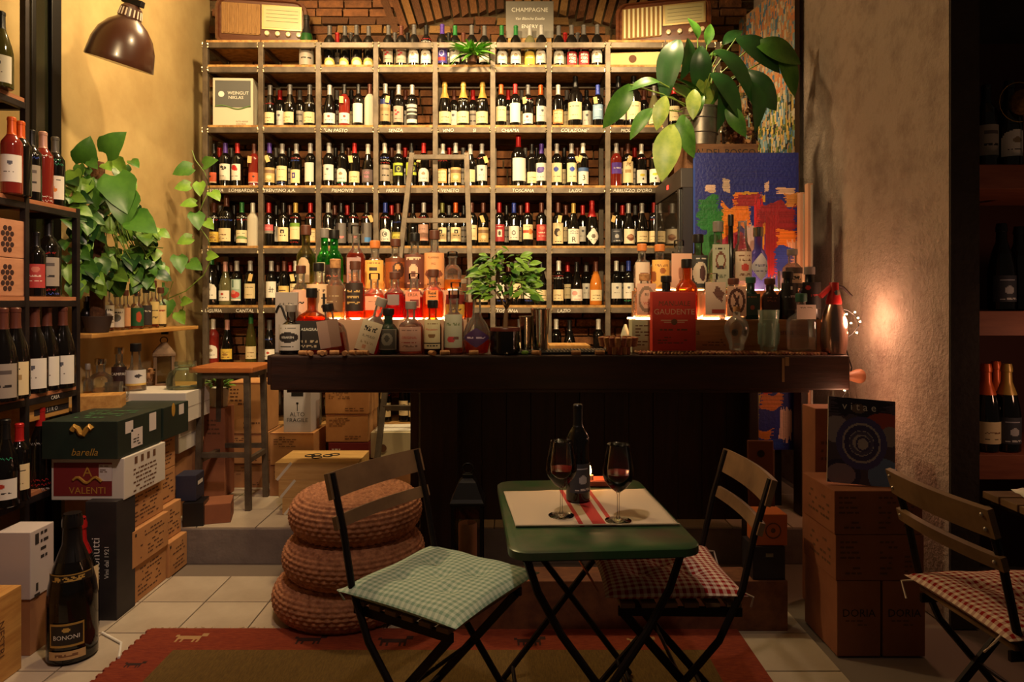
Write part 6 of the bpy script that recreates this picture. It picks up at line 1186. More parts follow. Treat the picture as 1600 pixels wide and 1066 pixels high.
# bottom left: black box, big bottles, white carton, crate
ab = boxthing('black_wine_box', 'tall black wine box with rope handle and white lettering', 'box', (-1.695, 2.885, 0.001), (.13, .14, .49), M('black_box', (46, 40, 40), .6, c2=(36, 31, 31), nscale=8)); lettering('antonutti', .05, WHITE, ab, (-.02, -.0715, .25), (0, -math.pi / 2, 0)); lettering('Vini dal 1921', .026, WHITE, ab, (.025, -.0715, .24), (0, -math.pi / 2, 0))
part('rope_handle', MB().tube([(-.05, 0, .50), (-.03, 0, .53), (.03, 0, .53), (.05, 0, .50)], .006, 8), BLACKM, ab, smooth=True)
jb = wine((XX(113, 2.54), 2.54, .001), 'jer', 'dark', 'black', 'none', '', 'giant black sparkling wine bottle with gold-framed label on the floor', rz=.35)
a, m = paint(canvas(26, 22, (30, 22, 16)), [('R', 0, .92, 1, 1, (170, 134, 60)), ('R', 0, 0, .05, 1, (170, 134, 60)), ('R', .95, 0, 1, 1, (170, 134, 60)), ('R', 0, 0, 1, .08, (170, 134, 60)), ('C', .5, .72, .12, .1, (196, 160, 80))], 2); rj_ = SH['jer']['r']
link('label', patch_mesh('label', a, m, .115, .085, rj_ + .001, z0=.07), jb); lettering('BONONI', .022, WHITE, jb, (0, 0, .105), bend_r=rj_ + .0022); a, m = paint(canvas(20, 6, (196, 160, 110)), [('T', .5, .4, (120, 80, 50))], 3); link('label', patch_mesh('label', a, m, .125, .03, rj_ + .001, z0=.025), jb)
a, m = paint(canvas(30, 8, (26, 20, 16)), [('R', 0, .85, 1, 1, (170, 134, 60)), ('R', 0, 0, 1, .15, (170, 134, 60)), ('T', .5, .4, (196, 160, 80))], 3); link('neck_label', patch_mesh('neck_label', a, m, .17, .035, .0715, z0=.29), jb)
wine((-1.735, 2.735, .001), 'jer', 'dark', 'red', 'crt', '', 'giant dark wine bottle with red wax top behind the sparkling one', rz=.6, scale=.85)
wc = boxthing('white_carton', 'upright white carton with black arrows beside the left shelf', 'box', (-1.85, 2.595, .21), (.13, .13, .25), M('white_box_card', (196, 184, 178), .7), group='white cartons at lower left'); rects(wc, 'r', [(-.03, .09, .02, .04), (-.03, -.09, .012, .03), (-.03, -.12, .03, .012)] + dashes(-.01, 0, .05, .12, 4, 3), INK); part('under_box', MB().box((0, 0, -.105), (.12, .12, .207)), CARD2, wc)
fc = boxthing('floor_crate', 'pale wooden crate with branded crest on the floor corner', 'crate', (-1.86, 2.33, .001), (.20, .24, .30), PINE, rz=.0); lettering('NESTRI', .04, INKB, fc, (.1015, .02, .15), (0, math.pi / 2, math.pi / 2)); part('brand_ring', MB().tube(tube_ring((.101, -.05, .15), .03, .003) , .003, 6), INKB, fc)
cbl = link('white_cable', MB().tube([(-1.62, 2.70, .006), (-1.50, 2.62, .006), (-1.47, 2.56, .006), (-1.44, 2.50, .012)], .005, 8).mesh('white_cable', (-1.5, 2.6, 0), smooth=True, mat=WHITE), None, (-1.5, 2.6, 0)); tag(cbl, 'short white cable running from the box to the rug', 'cable')
# ---------------------------------------------------------------- bar stool and boxes on the raised floor
st = empty('bar_stool', (XX(364, 3.84), 3.84, ZP), 'square steel bar stool with wooden seat left of the bar', 'stool')
part('seat', MB().box((0, 0, .765), (.345, .33, .03)), M('stool_wood', (176, 106, 52), .4, c2=(150, 84, 40), nscale=5, stretch=(1, 6, 1)), st, bevel=.006)
for sx in (-1, 1):
    for sy in (-1, 1): part('leg', MB().bar((sx * .125, sy * .12, .75), (sx * .138, sy * .132, 0), .03, .03, (0, 1, 0)), STEEL, st, bevel=.002)
for z in (.73, .30):
    q = .125 + (.75 - z) * .017
    for sy in (-1, 1): part('stretcher', MB().bar((-q, sy * .125, z), (q, sy * .125, z), .025, .025), STEEL, st)
    for sx in (-1, 1): part('stretcher', MB().bar((sx * q, -.12, z - .03 * (z < .5)), (sx * q, .12, z - .03 * (z < .5)), .025, .025), STEEL, st)
def pxbox(label, x0, x1, y0, y1, D, depth, mat, name='cardboard_box', grp='cardboard boxes on the raised floor', z0=None, seed=1, pr=True, rz=0.0):
    zb = ZZ(y1, D) if z0 is None else z0; o = boxthing(name, label, 'box', ((XX(x0, D) + XX(x1, D)) / 2, D + depth / 2, zb), (XX(x1, D) - XX(x0, D), depth, ZZ(y0, D) - zb), mat, rz=rz, group=grp)
    w = XX(x1, D) - XX(x0, D); h = ZZ(y0, D) - zb
    if pr: rects(o, 'f', dashes(-w * .42, h * .05, w * .1, h * .4, 5, seed), INKB); rects(o, 'f', dashes(-w * .05, -h * .42, w * .42, -h * .25, 2, seed + 3), INKB); rects(o, 'f', [(0, h * .485, w, .006)], CARDR, name='flap_edge')
    return o
DBX = 4.16
pxbox('tan wine box behind the stool, lowest of three', 350, 412, 726, ZP and 766, DBX, .30, CARD2, z0=ZP + .001, seed=2); pxbox('tan wine box behind the stool, middle of three', 351, 412, 679, 725, DBX, .30, CARD, seed=3); pxbox('taller tan wine box behind the stool, topmost of three', 355, 411, 598, 678, DBX, .28, CARD, seed=4)
D5 = 3.98
pxbox('tan wine box on the raised floor right of stool, lower', 421, 508, 728, 770, D5, .26, CARD2, z0=ZP + .001, seed=5); pxbox('tan wine box carrying the white fragile carton', 422, 490, 677, 727, D5, .26, CARD, seed=6)
al = pxbox('white fragile-goods carton with arrow and hand hole', 443, 486, 606, 676, D5 + .02, .18, M('fragile_card', (196, 190, 196), .7), 'white_carton', 'white cartons behind the bar', pr=False)
w_, _, h_ = al['sz']; face(al, 'f', 0, -h_ * .10, 'ALTO', .034, INK); face(al, 'f', 0, -h_ * .23, 'FRAGILE', .034, INK); rects(al, 'f', [(0, h_ * .07, .004, .05), (0, h_ * .15, .014, .012)], INK, name='arrow'); part('hand_hole', MB().box((0, -.091, h_ * .86), (.07, .003, .028)), BLACKP, al, bevel=.001)
D6 = 4.08
pxbox('tan wine box right of the fragile carton, lower', 509, 575, 648, 691, D6, .28, CARD, seed=8); pxbox('tan wine box right of the fragile carton, upper', 508, 577, 606, 647, D6, .28, CARD, seed=9)
rdx = pxbox('flat dark red carton under two tan boxes', 513, 576, 692, 713, D6, .28, CARDRED, 'red_carton', 'printed cartons behind the bar', pr=False); rects(rdx, 'f', dashes(-.1, -.03, -.02, .01, 2, 4) + dashes(.03, -.03, .11, .01, 2, 5), WHITE); part('under_box', MB().box((0, 0, -(rdx.location.z - ZP) / 2), (.22, .26, rdx.location.z - ZP - .002)), CARD2, rdx)
wcx = pxbox('cream carton with newspaper on top behind the ladder', 579, 648, 676, 716, 4.13, .26, M('cream_card', (206, 192, 156), .8), 'cream_carton', 'printed cartons behind the bar', pr=False); part('newspaper', MB().box((0, 0, wcx['sz'][2] + .004), (.24, .22, .006), Matrix.Rotation(.1, 3, 'Z')), WHITE, wcx); part('under_box', MB().box((0, 0, -(wcx.location.z - ZP) / 2), (.24, .24, wcx.location.z - ZP - .002)), CARD2, wcx)
part('seal', MB().lathe([(.022, 0), (.024, .002)], 16, (-.06, -.131, .06), rot=Matrix.Rotation(math.pi / 2, 3, 'X')), INKB, wcx)
zz = ZP + .001
for k in range(3):
    o = boxthing('wine_crate', ['flat light wooden wine crate, bottom of the strapped stack', 'flat light wooden wine crate, middle of the strapped stack', 'flat wooden wine crate with ring logo, top of strapped stack'][k], 'crate', (XX(515, 3.75) - .02 * k, 3.78, zz), (.44, .30, .092), M('light_crate', (216, 176, 110), .6, c2=(196, 152, 88), nscale=6, stretch=(.8, 5, 8)), group='flat wooden crates behind the poufs'); zz += .0925
    part('strap', MB().box((-.17, -.1505, .046), (.014, .002, .12), Matrix.Rotation(.7, 3, 'Y')), M('plastic_strap', (220, 214, 196), .4), o)
    if k == 2:
        for (u, v) in ((-.08, .03), (-.03, -.01), (.02, .03), (-.05, .05), (.05, .06)): part('logo_ring', MB().tube(tube_ring((u, v - .02, .0935), .026, .002, ax='z', n=18), .003, 5), INK, o)
gp = empty('small_potted_plant', (XX(338, 3.98), 4.02, .70), 'small leafy plant in white pot seen behind the stool', 'plant'); part('pot', MB().lathe([(.045, 0), (.055, .11), (.051, .11), (.004, .09)], 18), WHITE, gp, smooth=True)
for k in range(40): a = rp.uniform(0, 6.28); place_leaf(BL[k % 2], gp, (0.04 * math.cos(a), .04 * math.sin(a), .1 + rp.random() * .06), (math.cos(a), math.sin(a), rp.uniform(-.2, .9)), rp.uniform(-.5, .5), rp.uniform(.6, 1.0))
o = boxthing('plant_stand', 'narrow brown carton carrying the small potted plant', 'box', (XX(338, 3.98), 4.02, ZP), (.12, .14, .518), CARDR); rects(o, 'f', dashes(-.04, .1, .04, .2, 4, 3), INKB)
# ---------------------------------------------------------------- woven poufs
def pouf(label, c, R, hgt, seed):
    ropes = 13; seg = 220; prof = []; rr = random.Random(seed)
    def sup(t):   # t 0 bottom contact .. 1 top centre
        if t < .62: a = -math.pi / 2 + .35 + t / .62 * (math.pi - .5); return R - hgt * .52 + hgt * .52 * math.cos(a), hgt / 2 + hgt * .5 * math.sin(a)
        u = (t - .62) / .38; x0, z0 = sup(.6199); return x0 * (1 - u) + .004 * u, hgt * (.985 - .03 * u) * 1.0 if u > .12 else z0 + (hgt * .985 - z0) * u / .12
    vs = []; fs = []; NP = 0; rows = []
    tot = 20
    for k in range(tot):
        for j in range(4):
            t = (k + j / 4) / tot; x, z = sup(t); x2, z2 = sup(min(1, t + .01)); n = Vector((z2 - z, -(x2 - x))).normalized() if (z2 - z or x2 - x) else Vector((0, 1))
            b = math.sin(math.pi * (j + .5) / 4); rows.append((x, z, n, b, k))
    for (x, z, n, b, k) in rows:
        ph = (k % 2) * .5
        for i in range(seg):
            a = 2 * math.pi * i / seg; tw = abs(math.sin(a * max(5, int(x / R * 27)) + ph * math.pi + rr.uniform(-.12, .12)))
            off = (.011 * b * (.35 + .65 * tw)); vs.append(((x + n.x * off) * math.cos(a), (x + n.x * off) * math.sin(a), max(0.0, z + n.y * off)))
    nr = len(rows)
    for r in range(nr - 1):
        for i in range(seg): j = (i + 1) % seg; fs.append((r * seg + i, r * seg + j, (r + 1) * seg + j, (r + 1) * seg + i))
    mb = MB(); mb.add(vs, fs); mb.f.append(tuple(range(seg))[::-1])
    o = link('woven_pouf', mb.mesh('woven_pouf', smooth=True, mat=M('woven_seagrass', (196, 136, 98), .8, c2=(132, 80, 54), nscale=45, contrast=(.35, .7)), sharp=3), None, c); tag(o, label, 'pouf', 'stacked woven poufs'); return o
ph_ = .163
pouf('woven brown pouf at the bottom of the stack', (-.715, 2.94, .001), .295, ph_, 1); pouf('woven brown pouf in the middle of the stack', (-.675, 2.93, ph_ + .004), .29, ph_, 2); pouf('woven brown pouf on top of the stack', (-.67, 2.94, 2 * ph_ + .008), .272, ph_ + .01, 3)
# ---------------------------------------------------------------- chairs
def cushion(label, c, rz, w, d, th, mat, tie=False):
    n = 26; vs = []; fs = []; uv = []
    for side in (1, -1):
        for j in range(n + 1):
            for i in range(n + 1):
                u, v = i / n * 2 - 1, j / n * 2 - 1; f = max(0, (1 - u ** 6) * (1 - v ** 6)) ** .5; z = th / 2 * f * side
                if side > 0:
                    for (tu, tv) in ((-.4, -.35), (-.4, .35), (.4, -.35), (.4, .35), (0, 0)):
                        q = ((u - tu) ** 2 + (v - tv) ** 2); z -= th * .34 * math.exp(-q / .02)
                    z += th * .05 * math.sin(u * 9 + v * 5) * f
                k = 1 + .05 * (abs(u * v)) ** 2; vs.append((u * w / 2 * k, v * d / 2 * k, th / 2 + z)); uv.append((u * w / 2 + .5, v * d / 2 + .5))
    m = (n + 1) ** 2
    for s in range(2):
        for j in range(n):
            for i in range(n): k = s * m + j * (n + 1) + i; q = (k, k + 1, k + n + 2, k + n + 1); fs.append(q if s == 0 else q[::-1])
    me = bpy.data.meshes.new('seat_cushion'); me.from_pydata(vs, [], fs); ul = me.uv_layers.new(name='UVMap')
    for lp in me.loops: ul.data[lp.index].uv = uv[lp.vertex_index]
    me.polygons.foreach_set('use_smooth', [True] * len(me.polygons)); me.materials.append(mat)
    o = link('seat_cushion', me, None, c, (0, 0, rz)); tag(o, label, 'cushion')
    for (tu, tv) in ((-.4, -.35), (-.4, .35), (.4, -.35), (.4, .35)): part('button', MB().ball((tu * w / 2, tv * d / 2, th * .70), .005, 8, 6, (1, 1, .6)), mat, o, smooth=True)
    for sy in (-1, 1): part('tie', MB().tube([(-w / 2 + .005, sy * d * .42, th / 2), (-w / 2 - .03, sy * (d * .42 + .02), th / 2 - .01), (-w / 2 - .035, sy * (d * .42 - .01), th / 2 - .05)], .003, 6), mat, o, smooth=True)
    return o
def chair(label, c, rz):
    t = empty('folding_chair', c, label, 'chair', 'folding bistro chairs', rz)
    for s in (-1, 1):
        y = s * .185
        part('back_post', MB().tube([(-.245, y, .81), (-.20, y, .66), (-.165, y, .50), (-.10, y, .36), (.20, y, .012)], .0105, 8), CHAIRM, t, smooth=True)
        part('front_leg', MB().bar((.165, s * .160, .43), (-.20, s * .160, .008), .012, .024, (1, 0, 0)), CHAIRM, t)
        part('seat_rail', MB().bar((-.17, s * .168, .432), (.18, s * .168, .438), .010, .025), CHAIRM, t); part('foot_pad', MB().box((.20, y, .006), (.03, .016, .012)), BLACKP, t); part('foot_pad', MB().box((-.20, s * .16, .005), (.03, .016, .010)), BLACKP, t)
    part('cross_bar', MB().tube([(.12, -.185, .11), (.12, .185, .11)], .007, 8), CHAIRM, t); part('cross_bar', MB().tube([(-.12, -.16, .10), (-.12, .16, .10)], .007, 8), CHAIRM, t); part('pivot_bar', MB().tube([(.0, -.19, .24), (.0, .19, .24)], .006, 8), CHAIRM, t)
    for k in range(6): part('seat_slat', MB().box((-.145 + k * .060, 0, .456), (.042, .36, .014)), SLATW, t, bevel=.003)
    for (z, hh, x) in ((.775, .075, -.235), (.675, .036, -.207)):
        mb = MB(); n = 12; vs = []; fs = []; ca, sa = math.cos(.28), math.sin(.28)
        for i in range(n + 1):
            y = -.205 + .41 * i / n; xo = x - .018 * (1 - (y / .205) ** 2) - .004
            for (dx, dz) in ((-.008, -hh / 2), (.008, -hh / 2), (.008, hh / 2), (-.008, hh / 2)): vs.append((xo + dx * ca - dz * sa, y, z + dx * sa + dz * ca))
        for i in range(n):
            for q in range(4): fs.append((i * 4 + q, i * 4 + (q + 1) % 4, i * 4 + 4 + (q + 1) % 4, i * 4 + 4 + q))
        fs += [(3, 2, 1, 0), tuple(n * 4 + q for q in range(4))]; mb.add(vs, [f[::-1] for f in fs])
        sl = part('back_slat', mb, SLATW, t)
        for s in (-1, 1):
            for dz in ((-.018, .018) if hh > .05 else (0,)): part('rivet', MB().ball((x + .004 + .29 * dz * -1, s * .185, z + dz), .0055, 8, 6), RIVET, sl, smooth=True); part('rivet', MB().ball((x - .016 - .29 * dz, s * .185, z + dz), .0055, 8, 6), RIVET, sl, smooth=True)
    return t
GG = mat_gingham('green_gingham', (200, 212, 192), (134, 164, 142), .019); RG = mat_gingham('red_gingham', (228, 206, 186), (150, 28, 28), .020)
chair('folding chair with wooden slats and green cushion, left of table', (-.215, 2.0, .0105), math.atan2(-.52, .82)); cushion('green and white gingham cushion on the left chair', (-.205, 1.995, .474), math.atan2(-.52, .82), .40, .40, .05, GG)
chair('folding chair with red cushion, tucked right of table', (.475, 2.09, .0105), math.pi + .02); cushion('red gingham cushion tucked under the green table', (.455, 2.09, .474), math.pi + .02, .38, .37, .045, RG)
chair('folding chair with red cushion at the far right edge', (1.40, 1.88, .001), .06); cushion('red gingham cushion with loop on the far right chair', (1.41, 1.88, .464), .06, .40, .39, .05, RG)
# ---------------------------------------------------------------- green table with its setting
tb = empty('bistro_table', (.215, 2.03, .0105), 'small green metal folding table before the bar', 'table', rz=math.radians(4)); ZT = .70
mb = MB(); pts = []; tw_, td_, rc = .245, .335, .05
for (qx, qy, a0) in ((tw_ - rc, td_ - rc, 0), (-tw_ + rc, td_ - rc, 90), (-tw_ + rc, -td_ + rc, 180), (tw_ - rc, -td_ + rc, 270)):
    for k in range(6): a = math.radians(a0 + k * 18); pts.append((qx + rc * math.cos(a), qy + rc * math.sin(a)))
n = len(pts); mb.add([(x, y, ZT - .022 - .0105) for x, y in pts] + [(x, y, ZT - .003 - .0105) for x, y in pts] + [(x * .985, y * .988, ZT - .0105) for x, y in pts], [tuple(range(n))[::-1]] + [(k * n + i, k * n + (i + 1) % n, (k + 1) * n + (i + 1) % n, (k + 1) * n + i) for k in range(2) for i in range(n)] + [tuple(2 * n + i for i in range(n))])
part('table_top', mb, M('sheen_green_metal', (50, 84, 50), .3, .15, c2=(92, 86, 70), nscale=7, contrast=(.42, .72)), tb, smooth=True)  # brownish grey reflection put into the mottled green colour
for y in (-.29, .29):
    for s in (-1, 1): part('leg', MB().tube([(s * .20, y, ZT - .04), (s * .17, y, ZT - .13), (s * .11, y, ZT - .24), (-s * .22, y + (.05 if y > 0 else -.03), .008)], .0105, 8), CHAIRM, tb, smooth=True)
    part('top_rail', MB().bar((-.21, y, ZT - .038), (.21, y, ZT - .038), .02, .02), CHAIRM, tb)
for s in (-1, 1): part('foot_bar', MB().tube([(s * .19, -.31, .05), (s * .19, .33, .05)], .007, 8), CHAIRM, tb)
part('stay_rod', MB().tube([(-.07, -.29, ZT - .04), (.10, .29, .32)], .004, 6), CHROME, tb)
# cloth: wavy runner across the table
nx, ny = 36, 24; vs = []; fs = []; cols = []
cw = [P(787, 769, 0), 0]
def tp(x, y, z=ZT + .002): D = (H - z) * F / (y - YH); return Vector((XX(x, D), D, z))
c00, c10, c11, c01 = tp(806, 824), tp(1062, 821), tp(1008, 765), tp(787, 769)
rw = np.random.RandomState(9)
for j in range(ny + 1):
    for i in range(nx + 1):
        u, v = i / nx, j / ny; p = (c00 * (1 - u) + c10 * u) * (1 - v) + (c01 * (1 - u) + c11 * u) * v
        p.z += .001 + .0014 * math.sin(u * 14 + v * 3) * math.sin(v * 6 + u * 4); e = max(0, .06 - min(u, 1 - u)) ; p.z += 0 if True else e
        vs.append(p)
for j in range(ny):
    for i in range(nx): k = j * (nx + 1) + i; fs.append((k, k + 1, k + nx + 2, k + nx + 1)); u = (i + .5) / nx; cols.append((186, 50, 46) if .46 < u < .56 else (186, 60, 54) if (.40 < u < .425 or .595 < u < .62) else (208, 190, 164))
me = bpy.data.meshes.new('table_runner'); o_ = (c00 + c11) / 2; me.from_pydata([tuple(v - o_) for v in vs], [], fs); at = me.color_attributes.new('Col', 'FLOAT_COLOR', 'CORNER'); buf = np.ones((len(fs), 4, 4), np.float32); buf[:, :, :3] = np.array([lin(c) for c in cols], np.float32)[:, None, :]; at.data.foreach_set('color', buf.ravel()); me.materials.append(mat_vcol('linen', .9)); me.polygons.foreach_set('use_smooth', [True] * len(me.polygons))
o = link('table_runner', me, None, o_); tag(o, 'cream linen runner with red stripes on the green table', 'cloth'); md = o.modifiers.new('thickness', 'SOLIDIFY'); md.thickness = .0022; md.offset = 0
part('hem', MB().tube([c00 - o_ + Vector((0, 0, .004)), c10 - o_ + Vector((0, 0, .004))], .0022, 6), _mats['linen'] if False else M('hem_thread', (200, 180, 150), .9), o)
wine(tp(903, 781, ZT + .006), 'bx', 'dark', 'black', 'dgl', '', 'dark red wine bottle standing on the table runner', rz=.3, scale=.98)
GLASS = mat_glass('stemware_glass', (.98, .97, .96), 1.42, .0)
WINE = M('red_wine', (142, 16, 20), .08, spec=.5)
def wineglass(label, x, y):
    t = empty('wine_glass', tp(x, y, ZT + .0062), label, 'wine glass', 'red wine glasses on the table')
    part('foot', MB().lathe([(.036, 0), (.037, .0015), (.02, .004), (.006, .008)], 26), GLASS, t, smooth=True); part('stem', MB().lathe([(.006, .007), (.0035, .02), (.0033, .072), (.006, .081)], 14), GLASS, t, smooth=True)
    bp = [(.006, .080), (.022, .092), (.038, .112), (.045, .130), (.0435, .15), (.037, .185), (.031, .213)]
    part('bowl', MB().lathe(bp + [(.0302, .213), (.036, .185), (.0425, .15), (.044, .130), (.037, .113), (.021, .094), (.002, .0815)], 28), GLASS, t, smooth=True)
    part('wine', MB().lathe([(.004, .084), (.020, .095), (.0355, .113), (.042, .128), (.0423, .135), (.002, .1351)], 28), WINE, t, smooth=True); part('rim', MB().lathe([(.0302, .2125), (.0310, .2125), (.0310, .2140), (.0302, .2140)], 28), GLASS, t, smooth=True)
wineglass('glass of red wine in front of the bottle', 877, 806); wineglass('glass of red wine right of the bottle', 966, 814)
cd = empty('candle_dish', tp(930, 757, ZT + .001), 'lit candle on small square terracotta dish behind bottle', 'candle'); part('dish', MB().box((.012, 0, .010), (.07, .07, .018)), M('terracotta', (150, 70, 44), .7), cd, bevel=.003); part('dish_top', MB().box((.012, 0, .0195), (.056, .056, .002)), M('wax_pool', (190, 90, 60), .4), cd)
cn = part('candle', MB().lathe([(.011, .0205), (.011, .034), (.003, .036)], 14, (-.018, -.01, 0)), M('wax', (220, 170, 120), .5), cd, smooth=True); part('flame', MB().lathe([(.001, .036), (.0045, .043), (.004, .052), (.0006, .066)], 12, (-.018, -.01, 0)), mat_emit('flame', (1.0, .45, .12), 40), cn, smooth=True)
point('candle_light', tuple(cd.location + Vector((-.018, -.01, .085))), .5, (1, .5, .2), .01)
# ---------------------------------------------------------------- lantern before the bar
ln = empty('black_lantern', (XX(731, 2.80), 2.80, .201), 'tall black metal lantern with candle on the foot step', 'lantern')
part('base', MB().box((0, 0, .012), (.13, .13, .024)), BLACKM, ln, bevel=.004); part('top_plate', MB().box((0, 0, .30), (.138, .138, .014)), BLACKM, ln, bevel=.003)
for sx in (-1, 1):
    for sy in (-1, 1): part('corner_post', MB().box((sx * .058, sy * .058, .16), (.012, .012, .28)), BLACKM, ln)
for a, s in (((0, -.058), 1), ((0, .058), 1), ((.058, 0), 0), ((-.058, 0), 0)): part('pane', MB().box((a[0], a[1], .16), (.104, .002, .27) if s else (.002, .104, .27)), PANE if s and a[1] > 0 else GLASS, ln)
part('roof', MB().lathe([(.095, .307), (.085, .32), (.05, .38), (.03, .395), (.03, .41), (.004, .415)], 4, rot=Matrix.Rotation(0, 3, 'Z')), BLACKM, ln); part('carry_ring', MB().tube(tube_ring((0, 0, .43), .022, .003), .004, 6), BLACKM, ln)
pc = link('pillar_candle', MB().lathe([(.037, 0), (.038, .003), (.038, .185), (.035, .19), (.008, .184), (.002, .184)], 24).mesh('pillar_candle', smooth=True, mat=M('cream_wax', (206, 160, 128), .5)), None, (XX(731, 2.80), 2.785, .2255)); tag(pc, 'unlit cream pillar candle inside the black lantern', 'candle'); part('wick', MB().cyl((0, 0, .183), (.001, 0, .198), .0012, n=6), INK, pc)
# ---------------------------------------------------------------- right: boxes, magazine, small things
def rbox(label, x0, x1, y0, y1, D, dep, mat, z0, pr=1):
    s = D / F; z1 = ZZ(y0, D); o = boxthing('cardboard_box', label, 'box', ((XX(x0, D) + XX(x1, D)) / 2, D + dep / 2, z0 + .001), (XX(x1, D) - XX(x0, D), dep, z1 - z0 - .002), mat, group='cardboard boxes by the right wall', rz=0)
    w, _, h = o['sz']
    if pr == 1: rects(o, 'f', dashes(-w * .45, -h * .4, -w * .2, h * .4, 7, 3) + dashes(0, -h * .4, w * .2, h * .4, 7, 4) + dashes(w * .28, -h * .35, w * .45, h * .4, 7, 5), INKB); rects(o, 'l', dashes(-.1, -h * .3, .08, h * .3, 4, 6), INKB)
    else: face(o, 'f', 0, .02, 'DORIA', .04, INK); rects(o, 'f', dashes(-w * .3, -.03, w * .3, 0, 2, 3), INKB)
    return o
DQ = 2.53; zq = ZZ(908, DQ)
rbox('upright brown carton on the floor, nearer the bar', 1308, 1376, 908, 1040, DQ, .28, CARDR, 0, 2); rbox('upright brown carton on the floor, nearer the pillar', 1380, 1446, 908, 1040, DQ, .28, CARDR, 0, 2)
zq2 = ZZ(836, DQ); rbox('brown printed box lying on the two upright cartons', 1306, 1444, 836, 908, DQ, .28, CARDR, zq); rbox('brown printed box on top, carrying the magazine', 1304, 1442, 767, 836, DQ, .28, CARDR, zq2)
zq3 = ZZ(767, DQ)
OPM = [('B', .5, .9, .5, .1, (44, 34, 46)), ('C', .12, .62, .2, .16, (160, 150, 156)), ('C', .85, .75, .28, .1, (170, 74, 58)), ('C', .92, .58, .14, .12, (150, 140, 140)), ('C', .2, .1, .3, .18, (150, 130, 146)), ('O', .2, .1, .3, .18, (60, 50, 84)), ('C', .85, .12, .25, .2, (110, 136, 180)), ('C', .5, .48, .38, .31, (84, 78, 136)), ('C', .5, .48, .29, .235, (186, 176, 172)), ('O', .5, .48, .26, .21, (70, 64, 110)), ('O', .5, .48, .18, .14, (90, 84, 120)), ('O', .52, .47, .11, .09, (70, 64, 110)), ('C', .45, .88, .1, .06, (120, 100, 90))]
a, m = paint(canvas(60, 80, (86, 74, 90)), OPM, 3)
mg = empty('magazine', (XX(1345, 2.6), 2.60, zq3 + .003), 'magazine with blue pottery bowls on its cover, propped on boxes', 'magazine'); mg.rotation_euler = (-.16, .07, -.12)
mw, mh = .245, .325; part('pages', MB().b2((-mw / 2, -.002, 0), (mw / 2, .008, mh)), M('page_edges', (150, 134, 120), .7), mg); link('cover', patch_mesh('cover', a, None, mw, mh, None, mat_vcol('glossy_cover', .3)), mg, (0, -.0032, 0)); lettering('v i t a e', .042, WHITE, mg, (-.01, -.0042, mh * .90))
o = boxthing('cardboard_box', 'dark brown carton behind the magazine by the wall', 'box', (1.395, 2.97, .001), (.21, .13, .86), CARDR); rects(o, 'f', dashes(-.08, .2, .08, .3, 3, 4), INKB)
oc = boxthing('orange_box', 'orange wooden cube with round engraved emblem', 'box', (1.045, 2.80, .335), (.125, .11, .125), M('orange_wood', (186, 96, 46), .6)); part('emblem_ring', MB().tube(tube_ring((.005, -.056, .06), .03, .002, n=18), .0025, 6), INKB, oc); part('emblem_dot', MB().ball((.005, -.055, .06), .01, 10, 6, (1, .3, 1)), INKB, oc)
o = boxthing('dark_case', 'dark case under the orange cube beside the bar', 'box', (1.03, 2.80, .2015), (.13, .13, .132), M('case_black', (30, 26, 34), .5)); part('latch', MB().box((0, -.067, .1), (.03, .006, .015)), CHROME, o)
cbx = link('cutting_board', MB().b2((-.06, -.008, 0), (.06, .008, .30)).mesh('cutting_board', bevel=.006, mat=M('board_brown', (110, 64, 44), .6)), None, (XX(1192, 3.1), 3.12, ZZ(742, 3.1) - .15), (-.05, 0, 0)); tag(cbx, 'brown cutting board with hole leaning under the bar', 'board'); part('hole', MB().lathe([(.017, 0), (.017, .002)], 16, (-.0, -.0078, .24), rot=Matrix.Rotation(math.pi / 2, 3, 'X')), BLACKP, cbx); part('rest', MB().b2((-.05, -.006, -(ZZ(742, 3.1) - .15)), (.05, .006, -.0005)), _mats['board_brown'], cbx)
# fairy lights round the bar's right end
fl = empty('fairy_lights', (1.60, 3.30, 1.15), 'string of tiny warm fairy lights at right end of bar', 'lights'); FL = fl.location
wp = [P(x, y, 3.28) for x, y in ((1312, 482), (1325, 485), (1338, 495), (1342, 510), (1332, 522), (1318, 532), (1316, 515), (1322, 545), (1331, 575), (1325, 608), (1312, 628), (1298, 645), (1290, 655), (1305, 640), (1318, 622))]
part('wire', MB().tube(wp, .003, 6), BLACKM, fl, FL, smooth=True); BULB = mat_emit('fairy_bulb', (1.0, .50, .22), 110)
for (x, y) in ((1317, 485), (1323, 491), (1336, 488), (1341, 497), (1344, 503), (1330, 505), (1339, 520), (1322, 527), (1320, 610), (1297, 650), (1306, 630)): part('bulb', MB().ball(P(x, y, 3.275), .0042, 8, 6), BULB, fl, FL, smooth=True)
point('fairy_glow', (1.60, 3.26, 1.22), 9, (1, .50, .30), .07); point('fairy_glow', (1.56, 3.18, .86), 1.6, (1, .45, .24), .05)
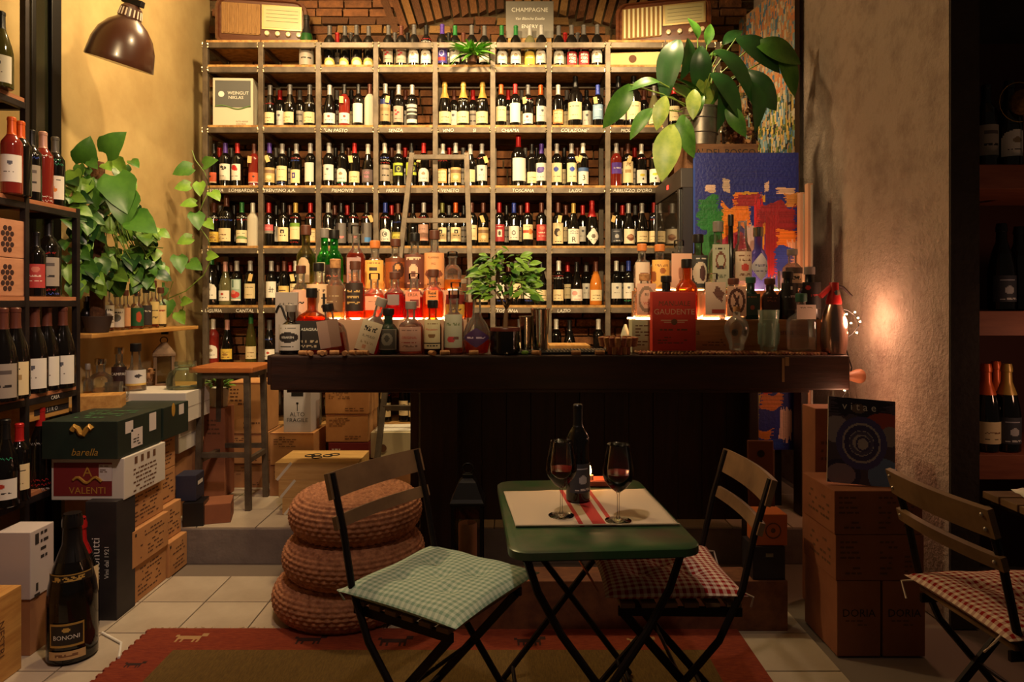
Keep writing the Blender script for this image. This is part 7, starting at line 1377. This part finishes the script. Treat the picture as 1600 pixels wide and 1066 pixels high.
# ---------------------------------------------------------------- far right alcove with shelves and a table
al_ = empty('alcove_shelf', (2.3, 3.1, 0), 'wooden alcove shelf of bottles in the dark right corner', 'shelf'); AO = al_.location
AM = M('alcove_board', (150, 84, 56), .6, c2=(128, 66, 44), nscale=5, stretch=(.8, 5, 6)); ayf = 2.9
AZ = [ZZ(y, ayf) for y in (257, 486, 711)]
for z in AZ: part('shelf_board', MB().b2((1.885, ayf, z - .105), (2.75, 3.40, z)), AM, al_, AO, bevel=.003)
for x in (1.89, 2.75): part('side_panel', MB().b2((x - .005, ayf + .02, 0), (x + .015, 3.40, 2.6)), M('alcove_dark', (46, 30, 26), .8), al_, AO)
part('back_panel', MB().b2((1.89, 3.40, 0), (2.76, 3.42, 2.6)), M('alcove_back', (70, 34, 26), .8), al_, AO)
for (x, r, sh, cp, lbn, t) in ((1577, 0, 'ch', 'black', 'wha', 'dark champagne bottle with arched label, upper alcove shelf'), (1541, 0, 'bx', 'black', 'gr', 'small dark bottle in shade, upper alcove shelf'), (1565, 1, 'ch', 'black', 'dgl', 'dark champagne bottle with grey label, middle alcove shelf'), (1592, 1, 'ch', 'black', 'none', 'dark bottle at picture edge, middle alcove shelf'), (1541, 2, 'ch', 'orange', 'crl', 'champagne bottle with orange foil, lower alcove shelf left'), (1573, 2, 'ch', 'gold', 'dgl', 'champagne bottle with gold foil, lower alcove shelf'), (1556, 2, 'ch', 'orange', 'none', 'champagne bottle half hidden between two, lower alcove shelf')):
    D = 2.98 + (.12 if 'half' in t or 'edge' in t else 0); wine((XX(x, D), D, AZ[r] + .001), sh, 'dark', cp, lbn, '', t, 'bottles in the alcove', scale=1.2)
df = empty('dried_flowers', P(1592, 250, 2.95), 'ball of dried flowers with wire ring, upper alcove shelf', 'flowers'); df.location.z = AZ[0] + .001
part('flower_ball', MB().ball((0, -.03, .27), .055, 14, 10), M('dried_gold', (150, 110, 50), .95, c2=(96, 64, 28), nscale=40, bump=1.0), df, smooth=True); part('wire_ring', MB().tube(tube_ring((-.02, -.03, .27), .085, .001, n=20), .0015, 5), GOLD, df); part('stem', MB().cyl((0, -.03, .0), (0, -.03, .24), .004, n=6), BARK, df)
rt = empty('slatted_table', (1.80, 1.88, 0), 'dark slatted folding table at the right edge', 'table')
for k in range(7): part('slat', MB().b2((-.32, -.27 + k * .078, .70), (.32, -.20 + k * .078, .722)), SLATW, rt, bevel=.003)
for sx in (-1, 1): part('rail', MB().b2((sx * .28 - .012, -.27, .68), (sx * .28 + .012, .27, .70)), CHAIRM, rt); part('leg', MB().bar((sx * .24, -.22, .69), (sx * .24, .22, .005), .02, .012, (1, 0, 0)), CHAIRM, rt); part('leg', MB().bar((sx * .22, .22, .69), (sx * .22, -.22, .005), .02, .012, (1, 0, 0)), CHAIRM, rt)
mb = MB(); rr = random.Random(2); vs = []; fs = []
for j in range(9):
    for i in range(9): vs.append((i * .018 - .07, j * .018 - .07, .004 + rr.random() * .03))
for j in range(8):
    for i in range(8): k = j * 9 + i; fs.append((k, k + 1, k + 10, k + 9))
mb.add(vs, fs); o = link('paper_napkin', mb.mesh('paper_napkin', smooth=True, mat=WHITE, sharp=3), None, (1.60, 2.02, .7225)); tag(o, 'crumpled white napkin on the right slatted table', 'napkin'); o.modifiers.new('t', 'SOLIDIFY').thickness = .001
